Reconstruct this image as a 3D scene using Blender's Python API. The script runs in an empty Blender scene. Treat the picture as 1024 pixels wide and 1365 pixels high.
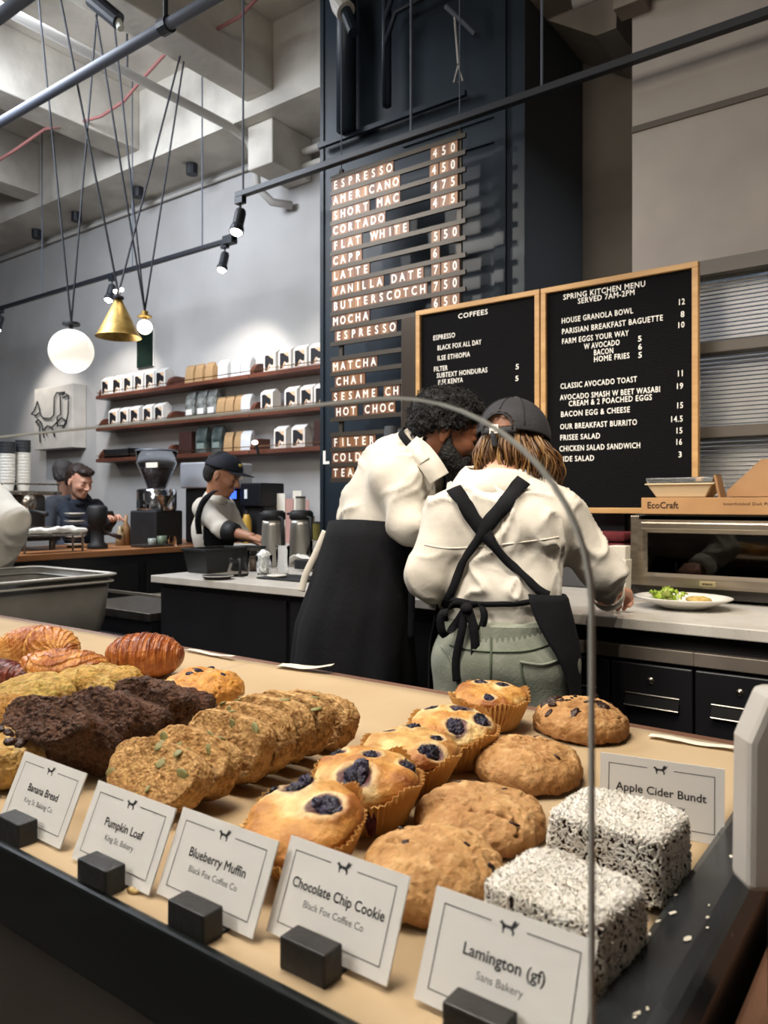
import bpy, bmesh, math, random
import numpy as np
from mathutils import Vector, Matrix, Euler
from mathutils.bvhtree import BVHTree

sc = bpy.context.scene
COL = sc.collection
PI = math.pi

# ------------------------------------------------------------------ camera
F = 1023.0; HZ = 670.0; CAMZ = 1.25
YAW = math.radians(36.5); SN = math.sin(YAW); CS = math.cos(YAW)
cam_d = bpy.data.cameras.new('camera'); cam = bpy.data.objects.new('camera', cam_d); COL.objects.link(cam)
cam.location = (0, 0, CAMZ); cam.rotation_euler = (PI/2, 0, YAW)
cam_d.sensor_fit = 'VERTICAL'; cam_d.sensor_height = 36.0; cam_d.sensor_width = 27.0
cam_d.lens = 36.0*F/1365.0
cam_d.shift_y = -(682.5-HZ)/1365.0
cam_d.clip_start = 0.02; cam_d.clip_end = 60
cam_d.dof.use_dof = True; cam_d.dof.focus_distance = 1.15; cam_d.dof.aperture_fstop = 11.0
sc.camera = cam

# ------------------------------------------------------------------ world, lights, exposure
sc.view_settings.view_transform = 'Standard'; sc.view_settings.look = 'None'
sc.view_settings.gamma = 1.0; sc.view_settings.exposure = 0.95
try: sc.view_settings.use_curve_mapping = False
except Exception: pass
world = bpy.data.worlds.new('world'); sc.world = world; world.use_nodes = True
world.node_tree.nodes['Background'].inputs[0].default_value = (0.62, 0.70, 0.85, 1)
world.node_tree.nodes['Background'].inputs[1].default_value = 0.2

def area(name, loc, size, power, color, target=None, sizey=None, spread=None):
    l = bpy.data.lights.new(name, 'AREA'); l.energy = power; l.color = color
    l.size = size
    if sizey: l.shape = 'RECTANGLE'; l.size_y = sizey
    if spread: l.spread = spread
    o = bpy.data.objects.new(name, l); COL.objects.link(o); o.location = loc
    if target is not None:
        o.rotation_euler = (Vector(target)-Vector(loc)).to_track_quat('-Z', 'Y').to_euler()
    return o
def spot(name, loc, target, power, color, ang=60, blend=0.6, r=0.04):
    l = bpy.data.lights.new(name, 'SPOT'); l.energy = power; l.color = color
    l.spot_size = math.radians(ang); l.spot_blend = blend; l.shadow_soft_size = r
    o = bpy.data.objects.new(name, l); COL.objects.link(o); o.location = loc
    o.rotation_euler = (Vector(target)-Vector(loc)).to_track_quat('-Z', 'Y').to_euler()
    return o
WARM = (1.0, 0.89, 0.75); NEUT = (1.0, 0.93, 0.84); COOL = (0.84, 0.90, 1.0)
# the lamps above the pastry case and the kitchen line (outside the frame), then soft fill for the shop
area('case_lamp', (-0.75, 0.75, 2.9), 0.5, 21, WARM, (-0.6, 0.7, 1.0), 0.9)
spot('kitchen_spot', (-0.2, 0.9, 3.2), (-1.0, 2.1, 1.1), 40, WARM, 65)
spot('kitchen_spot', (-2.2, 1.1, 3.2), (-1.5, 2.3, 1.2), 31, WARM, 65)
spot('board_spot', (-2.9, 1.5, 3.1), (-2.1, 3.1, 2.1), 55, NEUT, 60)
spot('oven_spot', (0.2, 1.6, 3.2), (-0.6, 2.6, 1.0), 60, WARM, 60)
area('shop_fill', (-4.8, 1.6, 4.1), 1.6, 125, COOL, (-5.0, 3.2, 1.0), 1.6)
area('shop_fill', (-1.6, -1.4, 3.4), 1.4, 48, NEUT, (-0.8, 1.0, 0.9), 1.4)  # added soft fill from the customer side, brightens cards and pastry fronts

# ------------------------------------------------------------------ place finder: pixel of the 1024x1365 photograph -> world point
def W(px, py, d):
    t = (px-512)/F
    return Vector((d*(-SN+CS*t), d*(CS+SN*t), CAMZ+d*(HZ-py)/F))
def onZ(px, py, z): return W(px, py, (CAMZ-z)*F/(py-HZ))
def onY(px, py, Y): return W(px, py, Y/(CS+SN*(px-512)/F))
def onX(px, py, X): return W(px, py, X/(-SN+CS*(px-512)/F))

# ------------------------------------------------------------------ noise (numpy, vectorised)
def _hash(ix, iy, iz, s):
    h = (ix.astype(np.uint32)*np.uint32(374761393) + iy.astype(np.uint32)*np.uint32(668265263)
         + iz.astype(np.uint32)*np.uint32(2147483647) + np.uint32(s*974711+12345))
    h = (h ^ (h >> np.uint32(13)))*np.uint32(1274126177)
    h = (h ^ (h >> np.uint32(16)))*np.uint32(2246822519)
    return ((h ^ (h >> np.uint32(15))) & np.uint32(0xffffff)).astype(np.float64)/float(0xffffff)
def vnoise(P, s=0):
    with np.errstate(over='ignore'):
        I = np.floor(P).astype(np.int64); f = P-I; u = f*f*f*(f*(f*6-15)+10)
        r = 0
        for dx in (0, 1):
            for dy in (0, 1):
                for dz in (0, 1):
                    w = (u[:,0] if dx else 1-u[:,0])*(u[:,1] if dy else 1-u[:,1])*(u[:,2] if dz else 1-u[:,2])
                    r = r + w*_hash(I[:,0]+dx, I[:,1]+dy, I[:,2]+dz, s)
    return r*2-1
def fbm(P, oct=4, s=0, gain=0.5):
    P = np.asarray(P, float); a = 1.0; r = 0; t = 0
    for k in range(oct):
        r = r + a*vnoise(P*(2.03**k)+17.3*k, s+k); t += a; a *= gain
    return r/t
def ridge(P, oct=3, s=0):
    P = np.asarray(P, float); a = 1.0; r = 0; t = 0
    for k in range(oct):
        r = r + a*(1-np.abs(vnoise(P*(2.03**k)+9.1*k, s+k))); t += a; a *= 0.5
    return r/t
def worley(P, s=0):
    P = np.asarray(P, float)
    with np.errstate(over='ignore'):
        I = np.floor(P).astype(np.int64); f1 = np.full(len(P), 9.0); f2 = f1.copy()
        for dx in (-1, 0, 1):
            for dy in (-1, 0, 1):
                for dz in (-1, 0, 1):
                    J = I+np.array([dx, dy, dz])
                    q = np.stack([_hash(J[:,0], J[:,1], J[:,2], s+k) for k in (0, 1, 2)], 1)+J
                    d = np.sqrt(((q-P)**2).sum(1))
                    f2 = np.where(d < f1, f1, np.minimum(f2, d)); f1 = np.minimum(f1, d)
    return f1, f2
def sstep(a, b, x):
    t = np.clip((x-a)/(b-a), 0, 1); return t*t*(3-2*t)

# ------------------------------------------------------------------ materials
MATS = {}
def srgb(c):
    if isinstance(c, str):
        c = c.lstrip('#'); c = tuple(int(c[i:i+2], 16)/255 for i in (0, 2, 4))
    return tuple(((x/12.92) if x <= 0.04045 else ((x+0.055)/1.055)**2.4) for x in c[:3])
def mat(name, col, rough=0.6, metal=0.0, spec=0.5, col2=None, vs=8.0, vdet=3.0, stretch=(1,1,1), bump=0.0, bs=40.0, bdet=3.0,
        attr=False, trans=0.0, emit=None, estr=0.0, alpha=1.0, sss=0.0, coat=0.0, ior=1.45, ramp=(0.35, 0.65), speck=None, rvar=0.0, aniso=0.0, sheen=0.0):
    """procedural principled material: two colours mixed by noise, noise bump, optional colour attribute of the mesh"""
    if name in MATS: return MATS[name]
    m = bpy.data.materials.new(name); MATS[name] = m; m.use_nodes = True
    nt = m.node_tree; N = nt.nodes; L = nt.links; b = N['Principled BSDF']
    c1 = srgb(col)
    b.inputs['Roughness'].default_value = rough; b.inputs['Metallic'].default_value = metal
    b.inputs['Specular IOR Level'].default_value = spec; b.inputs['IOR'].default_value = ior
    b.inputs['Transmission Weight'].default_value = trans; b.inputs['Alpha'].default_value = alpha
    b.inputs['Coat Weight'].default_value = coat; b.inputs['Coat Roughness'].default_value = 0.15
    if sheen: b.inputs['Sheen Weight'].default_value = sheen
    if aniso: b.inputs['Anisotropic'].default_value = aniso
    if sss:
        b.inputs['Subsurface Weight'].default_value = sss; b.inputs['Subsurface Radius'].default_value = (1, 0.4, 0.2); b.inputs['Subsurface Scale'].default_value = 0.01
    if emit is not None:
        b.inputs['Emission Color'].default_value = (*srgb(emit), 1); b.inputs['Emission Strength'].default_value = estr
    tc = N.new('ShaderNodeTexCoord'); mp = N.new('ShaderNodeMapping'); mp.inputs['Scale'].default_value = stretch
    L.new(tc.outputs['Object'], mp.inputs['Vector'])
    src = None
    if attr:
        a = N.new('ShaderNodeAttribute'); a.attribute_name = 'Col'; src = a.outputs['Color']
    if col2 is not None or attr:
        n = N.new('ShaderNodeTexNoise'); n.inputs['Scale'].default_value = vs; n.inputs['Detail'].default_value = vdet
        L.new(mp.outputs['Vector'], n.inputs['Vector'])
        r = N.new('ShaderNodeMapRange'); r.inputs['From Min'].default_value = ramp[0]; r.inputs['From Max'].default_value = ramp[1]
        L.new(n.outputs['Fac'], r.inputs['Value'])
        mx = N.new('ShaderNodeMix'); mx.data_type = 'RGBA'
        L.new(r.outputs['Result'], mx.inputs['Factor'])
        if attr:
            mx.blend_type = 'MULTIPLY'; L.new(src, mx.inputs[6]); mx.inputs[7].default_value = (*srgb(col2 or '#d8d8d8'), 1)
        else:
            mx.inputs[6].default_value = (*c1, 1); mx.inputs[7].default_value = (*srgb(col2), 1)
        src = mx.outputs[2]
        if rvar:
            rr = N.new('ShaderNodeMapRange'); rr.inputs['To Min'].default_value = max(0.02, rough-rvar); rr.inputs['To Max'].default_value = min(1, rough+rvar)
            L.new(n.outputs['Fac'], rr.inputs['Value']); L.new(rr.outputs['Result'], b.inputs['Roughness'])
    if speck is not None:      # sparse specks: (colour, scale, threshold)
        n2 = N.new('ShaderNodeTexNoise'); n2.inputs['Scale'].default_value = speck[1]; n2.inputs['Detail'].default_value = 2
        L.new(mp.outputs['Vector'], n2.inputs['Vector'])
        r2 = N.new('ShaderNodeMapRange'); r2.inputs['From Min'].default_value = speck[2]; r2.inputs['From Max'].default_value = speck[2]+0.03
        L.new(n2.outputs['Fac'], r2.inputs['Value'])
        mx2 = N.new('ShaderNodeMix'); mx2.data_type = 'RGBA'; L.new(r2.outputs['Result'], mx2.inputs['Factor'])
        if src is not None: L.new(src, mx2.inputs[6])
        else: mx2.inputs[6].default_value = (*c1, 1)
        mx2.inputs[7].default_value = (*srgb(speck[0]), 1); src = mx2.outputs[2]
    if src is not None: L.new(src, b.inputs['Base Color'])
    else: b.inputs['Base Color'].default_value = (*c1, 1)
    if bump:
        nb = N.new('ShaderNodeTexNoise'); nb.inputs['Scale'].default_value = bs; nb.inputs['Detail'].default_value = bdet
        L.new(mp.outputs['Vector'], nb.inputs['Vector'])
        bp = N.new('ShaderNodeBump'); bp.inputs['Strength'].default_value = bump; bp.inputs['Distance'].default_value = 0.01
        L.new(nb.outputs['Fac'], bp.inputs['Height']); L.new(bp.outputs['Normal'], b.inputs['Normal'])
    return m
def wood(name, c1, c2, axis='X', scale=6.0, rough=0.45, bump=0.1, coat=0.0):
    if name in MATS: return MATS[name]
    st = {'X': (0.12, 1, 1), 'Y': (1, 0.12, 1), 'Z': (1, 1, 0.12)}[axis]
    return mat(name, c1, rough=rough, col2=c2, vs=scale*4, vdet=6, stretch=st, bump=bump, bs=scale*14, ramp=(0.3, 0.7), coat=coat)

# ------------------------------------------------------------------ mesh builder
class MB:
    def __init__(s): s.v = []; s.f = []; s.m = []
    def add(s, vs, fs, mi=0):
        o = len(s.v); s.v += [tuple(p) for p in vs]; s.f += [tuple(i+o for i in f) for f in fs]; s.m += [mi]*len(fs); return s
    def box(s, lo, hi, mi=0, M=None):
        x0, y0, z0 = lo; x1, y1, z1 = hi
        v = [Vector(p) for p in ((x0,y0,z0),(x1,y0,z0),(x1,y1,z0),(x0,y1,z0),(x0,y0,z1),(x1,y0,z1),(x1,y1,z1),(x0,y1,z1))]
        if M is not None: v = [M @ p for p in v]
        return s.add(v, [(0,3,2,1),(4,5,6,7),(0,1,5,4),(1,2,6,5),(2,3,7,6),(3,0,4,7)], mi)
    def frust(s, lo, hi, ins, mi=0, M=None):
        """box whose bottom is inset by ins on every side"""
        x0, y0, z0 = lo; x1, y1, z1 = hi
        v = [Vector(p) for p in ((x0+ins,y0+ins,z0),(x1-ins,y0+ins,z0),(x1-ins,y1-ins,z0),(x0+ins,y1-ins,z0),(x0,y0,z1),(x1,y0,z1),(x1,y1,z1),(x0,y1,z1))]
        if M is not None: v = [M @ p for p in v]
        return s.add(v, [(0,3,2,1),(4,5,6,7),(0,1,5,4),(1,2,6,5),(2,3,7,6),(3,0,4,7)], mi)
    def tube(s, pts, r, seg=8, mi=0, cap=True):
        pts = [Vector(p) for p in pts]; n = len(pts)
        rs = r if isinstance(r, (list, tuple)) else [r]*n
        rings = []; up = None
        for i, p in enumerate(pts):
            t = (pts[min(i+1, n-1)]-pts[max(i-1, 0)]).normalized()
            if up is None:
                up = Vector((0, 0, 1)) if abs(t.z) < 0.9 else Vector((1, 0, 0))
            a = t.cross(up)
            if a.length < 1e-6: a = t.orthogonal()
            a.normalize(); b = a.cross(t).normalized(); up = b
            rings.append([p+(a*math.cos(2*PI*k/seg)+b*math.sin(2*PI*k/seg))*rs[i] for k in range(seg)])
        v = [q for rg in rings for q in rg]; f = []
        for i in range(n-1):
            for k in range(seg):
                f.append((i*seg+k, i*seg+(k+1) % seg, (i+1)*seg+(k+1) % seg, (i+1)*seg+k))
        if cap:
            f.append(tuple(range(seg))[::-1]); f.append(tuple((n-1)*seg+k for k in range(seg)))
        return s.add(v, f, mi)
    def lathe(s, prof, org=(0,0,0), seg=24, mi=0, M=None, sx=1.0, sy=1.0, cap=False):
        o = Vector(org); v = []; f = []; n = len(prof)
        for (r, z) in prof:
            for k in range(seg):
                p = Vector((r*math.cos(2*PI*k/seg)*sx, r*math.sin(2*PI*k/seg)*sy, z))
                v.append((M @ p if M is not None else p)+o)
        for i in range(n-1):
            for k in range(seg):
                f.append((i*seg+k, i*seg+(k+1) % seg, (i+1)*seg+(k+1) % seg, (i+1)*seg+k))
        if cap:
            f.append(tuple(range(seg))[::-1]); f.append(tuple((n-1)*seg+k for k in range(seg)))
        return s.add(v, f, mi)
    def sphere(s, c, r, seg=16, rings=10, mi=0, sc_=(1,1,1)):
        prof = [(max(1e-5, math.sin(PI*i/rings))*r, -math.cos(PI*i/rings)*r) for i in range(rings+1)]
        o = Vector(c); v = []; f = []
        for (rr, z) in prof:
            for k in range(seg):
                v.append(o+Vector((rr*math.cos(2*PI*k/seg)*sc_[0], rr*math.sin(2*PI*k/seg)*sc_[1], z*sc_[2])))
        for i in range(rings):
            for k in range(seg):
                f.append((i*seg+k, i*seg+(k+1) % seg, (i+1)*seg+(k+1) % seg, (i+1)*seg+k))
        return s.add(v, f, mi)
    def prism(s, poly, y0, y1, mi=0, M=None):
        """polygon in the XZ plane extruded along Y"""
        n = len(poly); v = [Vector((x, y0, z)) for x, z in poly]+[Vector((x, y1, z)) for x, z in poly]
        if M is not None: v = [M @ p for p in v]
        f = [tuple(range(n)), tuple(range(2*n-1, n-1, -1))]+[(i, i+n, (i+1) % n+n, (i+1) % n) for i in range(n)]
        return s.add(v, f, mi)
    def grid(s, P, nu, nv, mi=0, closed_u=False):
        f = []
        for j in range(nv-1):
            for i in range(nu if closed_u else nu-1):
                f.append((j*nu+i, j*nu+(i+1) % nu, (j+1)*nu+(i+1) % nu, (j+1)*nu+i))
        return s.add(P, f, mi)
    def mesh(s, name, mats, smooth=False, cols=None):
        me = bpy.data.meshes.new(name); me.from_pydata([tuple(p) for p in s.v], [], s.f)
        for m in (mats if isinstance(mats, (list, tuple)) else [mats]): me.materials.append(m)
        if any(s.m): me.polygons.foreach_set('material_index', s.m)
        if smooth: me.polygons.foreach_set('use_smooth', [True]*len(me.polygons))
        me.validate(); me.update(); return me
    def build(s, name, mats, parent=None, smooth=False, bev=0.0, seg=2, auto=None):
        return link(name, s.mesh(name, mats, smooth), parent, bev, seg, auto)

def link(name, me, parent=None, bev=0.0, seg=2, auto=None):
    o = bpy.data.objects.new(name, me); COL.objects.link(o)
    if parent is not None: o.parent = parent
    if bev:
        m = o.modifiers.new('bevel', 'BEVEL'); m.width = bev; m.segments = seg; m.limit_method = 'ANGLE'; m.angle_limit = math.radians(40)
        try: m.harden_normals = False
        except Exception: pass
    return o
def recalc(me):
    bm = bmesh.new(); bm.from_mesh(me); bmesh.ops.recalc_face_normals(bm, faces=bm.faces); bm.to_mesh(me); bm.free(); return me
def np_mesh(name, V, Fc, mats, smooth=True, cols=None, midx=None):
    """mesh from arrays; Fc is (n,3) or (n,4)"""
    me = bpy.data.meshes.new(name); V = np.asarray(V, np.float32); Fc = np.asarray(Fc, np.int32)
    n, k = Fc.shape
    me.vertices.add(len(V)); me.vertices.foreach_set('co', V.ravel())
    me.loops.add(n*k); me.loops.foreach_set('vertex_index', Fc.ravel())
    me.polygons.add(n); me.polygons.foreach_set('loop_start', np.arange(n, dtype=np.int32)*k)
    try: me.polygons.foreach_set('loop_total', np.full(n, k, np.int32))
    except Exception: pass
    if smooth: me.polygons.foreach_set('use_smooth', np.ones(n, bool))
    for m in (mats if isinstance(mats, (list, tuple)) else [mats]): me.materials.append(m)
    if midx is not None: me.polygons.foreach_set('material_index', np.asarray(midx, np.int32))
    me.update(calc_edges=True); me.validate()
    if cols is not None:
        a = me.color_attributes.new('Col', 'FLOAT_COLOR', 'POINT')
        c = np.ones((len(V), 4), np.float32); c[:, :3] = cols; a.data.foreach_set('color', c.ravel())
    return me
def thing(name, label, cat, loc=(0,0,0), rz=0.0, group=None):
    o = bpy.data.objects.new(name, None); COL.objects.link(o); o.location = loc; o.rotation_euler = (0, 0, rz)
    o.empty_display_size = 0.05
    o['label'] = label; o['category'] = cat
    if group: o['group'] = group
    return o
def tag(o, label, cat, group=None, kind=None):
    o['label'] = label; o['category'] = cat
    if group: o['group'] = group
    if kind: o['kind'] = kind
    return o
def struct(o): o['kind'] = 'structure'; return o
CH = {}
def dup(root, loc=None, rz=None, label=None, group=None):
    kids = [o for o in root.children]
    r = root.copy(); COL.objects.link(r)
    if loc is not None: r.location = loc
    if rz is not None: r.rotation_euler = (0, 0, rz)
    if label: r['label'] = label
    if group: r['group'] = group
    def rec(a, b):
        for ch in a.children:
            c = ch.copy(); COL.objects.link(c); c.parent = b
            rec(ch, c)
    rec(root, r)
    return r
def vnormals(V, Fc):
    """area weighted vertex normals"""
    V = np.asarray(V); n = np.zeros_like(V)
    a = V[Fc[:, 0]]; b = V[Fc[:, 1]]; c = V[Fc[:, 2]]; fn = np.cross(b-a, c-a)
    if Fc.shape[1] == 4:
        d = V[Fc[:, 3]]; fn = np.cross(c-a, d-b)
    for k in range(Fc.shape[1]): np.add.at(n, Fc[:, k], fn)
    l = np.linalg.norm(n, axis=1); l[l == 0] = 1
    return n/l[:, None]
def uvsphere(nu, nv):
    """unit sphere verts (theta rings) and quads, +Z up; returns V, F"""
    V = []; 
    th = np.linspace(0.0001, PI-0.0001, nv); ph = np.linspace(0, 2*PI, nu, endpoint=False)
    T, Ph = np.meshgrid(th, ph, indexing='ij')
    V = np.stack([np.sin(T)*np.cos(Ph), np.sin(T)*np.sin(Ph), np.cos(T)], -1).reshape(-1, 3)
    i, j = np.meshgrid(np.arange(nv-1), np.arange(nu), indexing='ij'); i = i.ravel(); j = j.ravel(); j2 = (j+1) % nu
    Fc = np.stack([i*nu+j, (i+1)*nu+j, (i+1)*nu+j2, i*nu+j2], 1)
    return V, Fc

# ------------------------------------------------------------------ implicit surfaces (smooth union of limbs and lobes), meshed by surface nets
def cap(a, b, ra, rb=None, k=0.02):  return ('c', np.array(a, float), np.array(b, float), float(ra), float(ra if rb is None else rb), k)
def ell(c, r, rot=None, k=0.02, sub=False):
    R = np.array(rot.to_3x3()) if rot is not None else np.eye(3)
    return ('e', np.array(c, float), np.array(r, float), R, sub, k)
def sdf_mesh(prims, res):
    lo = np.full(3, 1e9); hi = -lo; bb = []
    for p in prims:
        if p[0] == 'c':
            m = max(p[3], p[4]); l = np.minimum(p[1], p[2])-m; h = np.maximum(p[1], p[2])+m
        else:
            m = np.abs(p[3]) @ p[2]; l = p[1]-m; h = p[1]+m
        bb.append((l, h)); lo = np.minimum(lo, l); hi = np.maximum(hi, h)
    lo -= 3*res; hi += 3*res
    n = np.ceil((hi-lo)/res).astype(int)+1
    G = np.full(n, 1.0, np.float32)
    ax = [lo[i]+res*np.arange(n[i]) for i in range(3)]
    for p, (l, h) in zip(prims, bb):
        k = p[5]; mg = k*1.2+2.5*res
        a = np.maximum(0, np.floor((l-mg-lo)/res).astype(int)); b = np.minimum(n, np.ceil((h+mg-lo)/res).astype(int)+1)
        X = ax[0][a[0]:b[0], None, None]; Y = ax[1][None, a[1]:b[1], None]; Z = ax[2][None, None, a[2]:b[2]]
        if p[0] == 'c':
            A, B, ra, rb = p[1:5]; d = B-A; L2 = max(1e-9, (d*d).sum())
            t = np.clip(((X-A[0])*d[0]+(Y-A[1])*d[1]+(Z-A[2])*d[2])/L2, 0, 1)
            D = np.sqrt((X-A[0]-t*d[0])**2+(Y-A[1]-t*d[1])**2+(Z-A[2]-t*d[2])**2)-(ra+(rb-ra)*t)
        else:
            c, r, R = p[1:4]; dx = X-c[0]; dy = Y-c[1]; dz = Z-c[2]
            u = (R[0,0]*dx+R[1,0]*dy+R[2,0]*dz); v = (R[0,1]*dx+R[1,1]*dy+R[2,1]*dz); w = (R[0,2]*dx+R[1,2]*dy+R[2,2]*dz)
            k0 = np.sqrt((u/r[0])**2+(v/r[1])**2+(w/r[2])**2); k1 = np.sqrt((u/r[0]**2)**2+(v/r[1]**2)**2+(w/r[2]**2)**2)
            D = k0*(k0-1)/np.maximum(k1, 1e-6)
        S = (slice(a[0], b[0]), slice(a[1], b[1]), slice(a[2], b[2])); g = G[S]; D = D.astype(np.float32)
        if p[0] == 'e' and p[4]:
            D = -D; hh = np.clip(0.5+0.5*(D-g)/k, 0, 1); G[S] = g*(1-hh)+D*hh+k*hh*(1-hh)
        else:
            G[S] = _smin(g, D, k)
    return nets(G, lo, res)
def _smin(a, b, k):
    h = np.maximum(k-np.abs(a-b), 0)/k
    return np.minimum(a, b)-h*h*k*0.25
def nets(G, lo, res):
    n = np.array(G.shape); s = G < 0
    c = s[:-1,:-1,:-1].astype(np.int8)
    cnt = np.zeros(n-1, np.int8)
    for dx in (0,1):
        for dy in (0,1):
            for dz in (0,1):
                cnt += s[dx:n[0]-1+dx, dy:n[1]-1+dy, dz:n[2]-1+dz]
    act = (cnt > 0) & (cnt < 8)
    idx = np.full(n-1, -1, np.int64); ii = np.argwhere(act); idx[act] = np.arange(len(ii))
    P = np.zeros((len(ii), 3)); C = np.zeros(len(ii))
    corners = [(0,0,0),(1,0,0),(0,1,0),(1,1,0),(0,0,1),(1,0,1),(0,1,1),(1,1,1)]
    vals = [G[ii[:,0]+x, ii[:,1]+y, ii[:,2]+z] for x, y, z in corners]
    for i in range(8):
        for b in (1, 2, 4):
            j = i | b
            if j == i: continue
            va, vb = vals[i], vals[j]; m = (va < 0) != (vb < 0)
            t = np.where(m, va/np.where(m, va-vb, 1), 0)
            pa = np.array(corners[i]); pb = np.array(corners[j])
            P += np.where(m[:, None], pa+(pb-pa)*t[:, None], 0); C += m
    V = lo+res*(ii+P/C[:, None])
    Q = []
    for axn in range(3):
        o = [0, 0, 0]; o[axn] = 1
        a = s[tuple(slice(1, n[k]-1) for k in range(3))] if False else None
        sl0 = [slice(1, n[k]-1) for k in range(3)]; sl0[axn] = slice(0, n[axn]-1)
        sl1 = list(sl0); sl1[axn] = slice(1, n[axn])
        s0 = s[tuple(sl0)]; s1 = s[tuple(sl1)]
        e = np.argwhere(s0 != s1); fl = s0[tuple(e.T)]
        base = e.copy()
        for k in range(3):
            if k != axn: base[:, k] += 1
        b_, c_ = [(1, 2), (2, 0), (0, 1)][axn]
        def at(db, dc):
            q = base.copy(); q[:, b_] -= db; q[:, c_] -= dc
            return idx[q[:,0], q[:,1], q[:,2]]
        q = np.stack([at(1,1), at(0,1), at(0,0), at(1,0)], 1)
        q[~fl] = q[~fl][:, ::-1]
        Q.append(q)
    Q = np.concatenate(Q); Q = Q[(Q >= 0).all(1)]
    return V, Q
def relax(V, Q, it=2, lam=0.5):
    V = V.copy()
    E = np.concatenate([Q[:, [0,1]], Q[:, [1,2]], Q[:, [2,3]], Q[:, [3,0]]])
    deg = np.zeros(len(V)); np.add.at(deg, E[:,0], 1); np.add.at(deg, E[:,1], 1); deg[deg == 0] = 1
    for _ in range(it):
        a = np.zeros_like(V); np.add.at(a, E[:,0], V[E[:,1]]); np.add.at(a, E[:,1], V[E[:,0]])
        V += lam*(a/deg[:, None]-V)
    return V
def displace(V, Q, d): return V+vnormals(V, Q)*d[:, None]

# ------------------------------------------------------------------ lettering
GL = {}
def text_mesh(txt, size=1.0, bold=0.0, depth=0.0, align='LEFT', sx=1.0, res=2, spacing=1.0):
    key = (txt, size, bold, depth, align, sx, res, spacing)
    if key in GL: return GL[key]
    cu = bpy.data.curves.new('t', 'FONT'); cu.body = txt; cu.size = size; cu.extrude = depth
    cu.align_x = align; cu.resolution_u = res; cu.space_character = spacing
    o = bpy.data.objects.new('t', cu); COL.objects.link(o); bpy.context.view_layer.update()
    dg = bpy.context.evaluated_depsgraph_get(); me = bpy.data.meshes.new_from_object(o.evaluated_get(dg))
    v = [(p.co.x*sx, p.co.y, p.co.z) for p in me.vertices]; f = [tuple(p.vertices) for p in me.polygons]
    if bold:                                # heavier strokes: the same glyph shifted by the stroke gain
        v0, f0, n0 = v, f, len(v); v = []; f = []
        for k, (dx, dy) in enumerate(((-bold, 0), (bold, 0), (0, -bold), (0, bold))):
            v += [(x+dx, y+dy, z+3e-5*k) for x, y, z in v0]; f += [tuple(i+k*n0 for i in q) for q in f0]
    bpy.data.objects.remove(o); bpy.data.curves.remove(cu); bpy.data.meshes.remove(me)
    GL[key] = (v, f); return GL[key]
def add_text(mb, txt, M, mi=0, **kw):
    v, f = text_mesh(txt, **kw)
    if v: mb.add([M @ Vector(p) for p in v], f, mi)
    return mb
def text_w(txt, **kw):
    v, f = text_mesh(txt, **kw); return max([p[0] for p in v] or [0])
def fit_text(mb, txt, M, width, mi=0, **kw):
    """squeeze a string to a given width"""
    w = text_w(txt, **kw); s = width/w if w else 1
    return add_text(mb, txt, M @ Matrix.Diagonal((s, 1, 1, 1)), mi, **kw)
# local text frame (x right, y up, z out) to a wall facing -Y
def wallM(x, y, z): return Matrix.Translation((x, y, z)) @ Matrix.Rotation(PI/2, 4, 'X')
# ================================================================== THE ROOM
m_plaster = mat('plaster_grey', '#b4b3b1', rough=0.85, col2='#a8a6a4', vs=1.5, bump=0.15, bs=60)
m_plaster_w = mat('plaster_warm', '#a8a096', rough=0.8, col2='#98908a', vs=2.0, bump=0.2, bs=25)
m_ceil = mat('painted_concrete', '#cfcabf', rough=0.85, col2='#b4afa6', vs=2.2, vdet=5, bump=0.35, bs=14, ramp=(0.4, 0.62))
m_navy = mat('navy_paint', '#1b242c', rough=0.42, spec=0.3, col2='#1f2a34', vs=2, bump=0.08, bs=6)
m_navy_side = mat('navy_paint_side_lightened', '#3c3f42', rough=0.7)  # pillar side: lighter grey than the front, light put into the colour
m_black = mat('black_metal', '#15161a', rough=0.45, metal=0.3)
m_blackm = mat('black_matte', '#111113', rough=0.6, col2='#18181a', vs=12)
m_track = mat('track_black', '#1b1e24', rough=0.5)
m_pipe = mat('grey_pipe', '#565c68', rough=0.6)
m_white_pipe = mat('white_painted_pipe', '#b9b6b0', rough=0.6)
m_steel = mat('brushed_steel', '#b3aca2', rough=0.28, metal=1.0, col2='#8d877e', vs=60, stretch=(0.05, 1, 1), bump=0.03, bs=200, rvar=0.06)
m_steel_d = mat('dull_steel', '#6d6861', rough=0.38, metal=0.9, col2='#57534d', vs=20)
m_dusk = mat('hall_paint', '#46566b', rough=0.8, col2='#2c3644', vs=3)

def sbox(name, lo, hi, m, parent=None, bev=0.0):
    o = MB().box(lo, hi).build(name, m, parent, bev=bev)
    return struct(o) if parent is None else o
m_floor = mat('dark_floor', '#2b2723', rough=0.5, col2='#37322c', vs=5, bump=0.1, bs=30)
sbox('floor', (-12, -3, -0.1), (4, 8, 0), m_floor)
wb = sbox('wall_back', (-12, 4.6, 0), (-1.9, 4.75, 4.8), m_plaster)
sbox('wall_far', (-12.15, -3, 0), (-12, 8, 4.8), m_plaster)
pil = sbox('wall_pillar', (-2.871, 3.28, 0), (-1.6, 3.96, 4.8), m_navy)
pm = MB()
pm.box((-2.871, 3.272, 0), (-2.846, 3.28, 4.8)).box((-1.76, 3.265, 0), (-1.7, 3.28, 4.8)).box((-1.66, 3.26, 0), (-1.6, 3.28, 4.8))
pm.box((-2.30, 3.268, 3.1), (-1.76, 3.28, 3.13)).box((-2.75, 3.268, 2.98), (-1.76, 3.28, 3.0))
pm.build('pilaster_trim', m_navy, pil)
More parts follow.
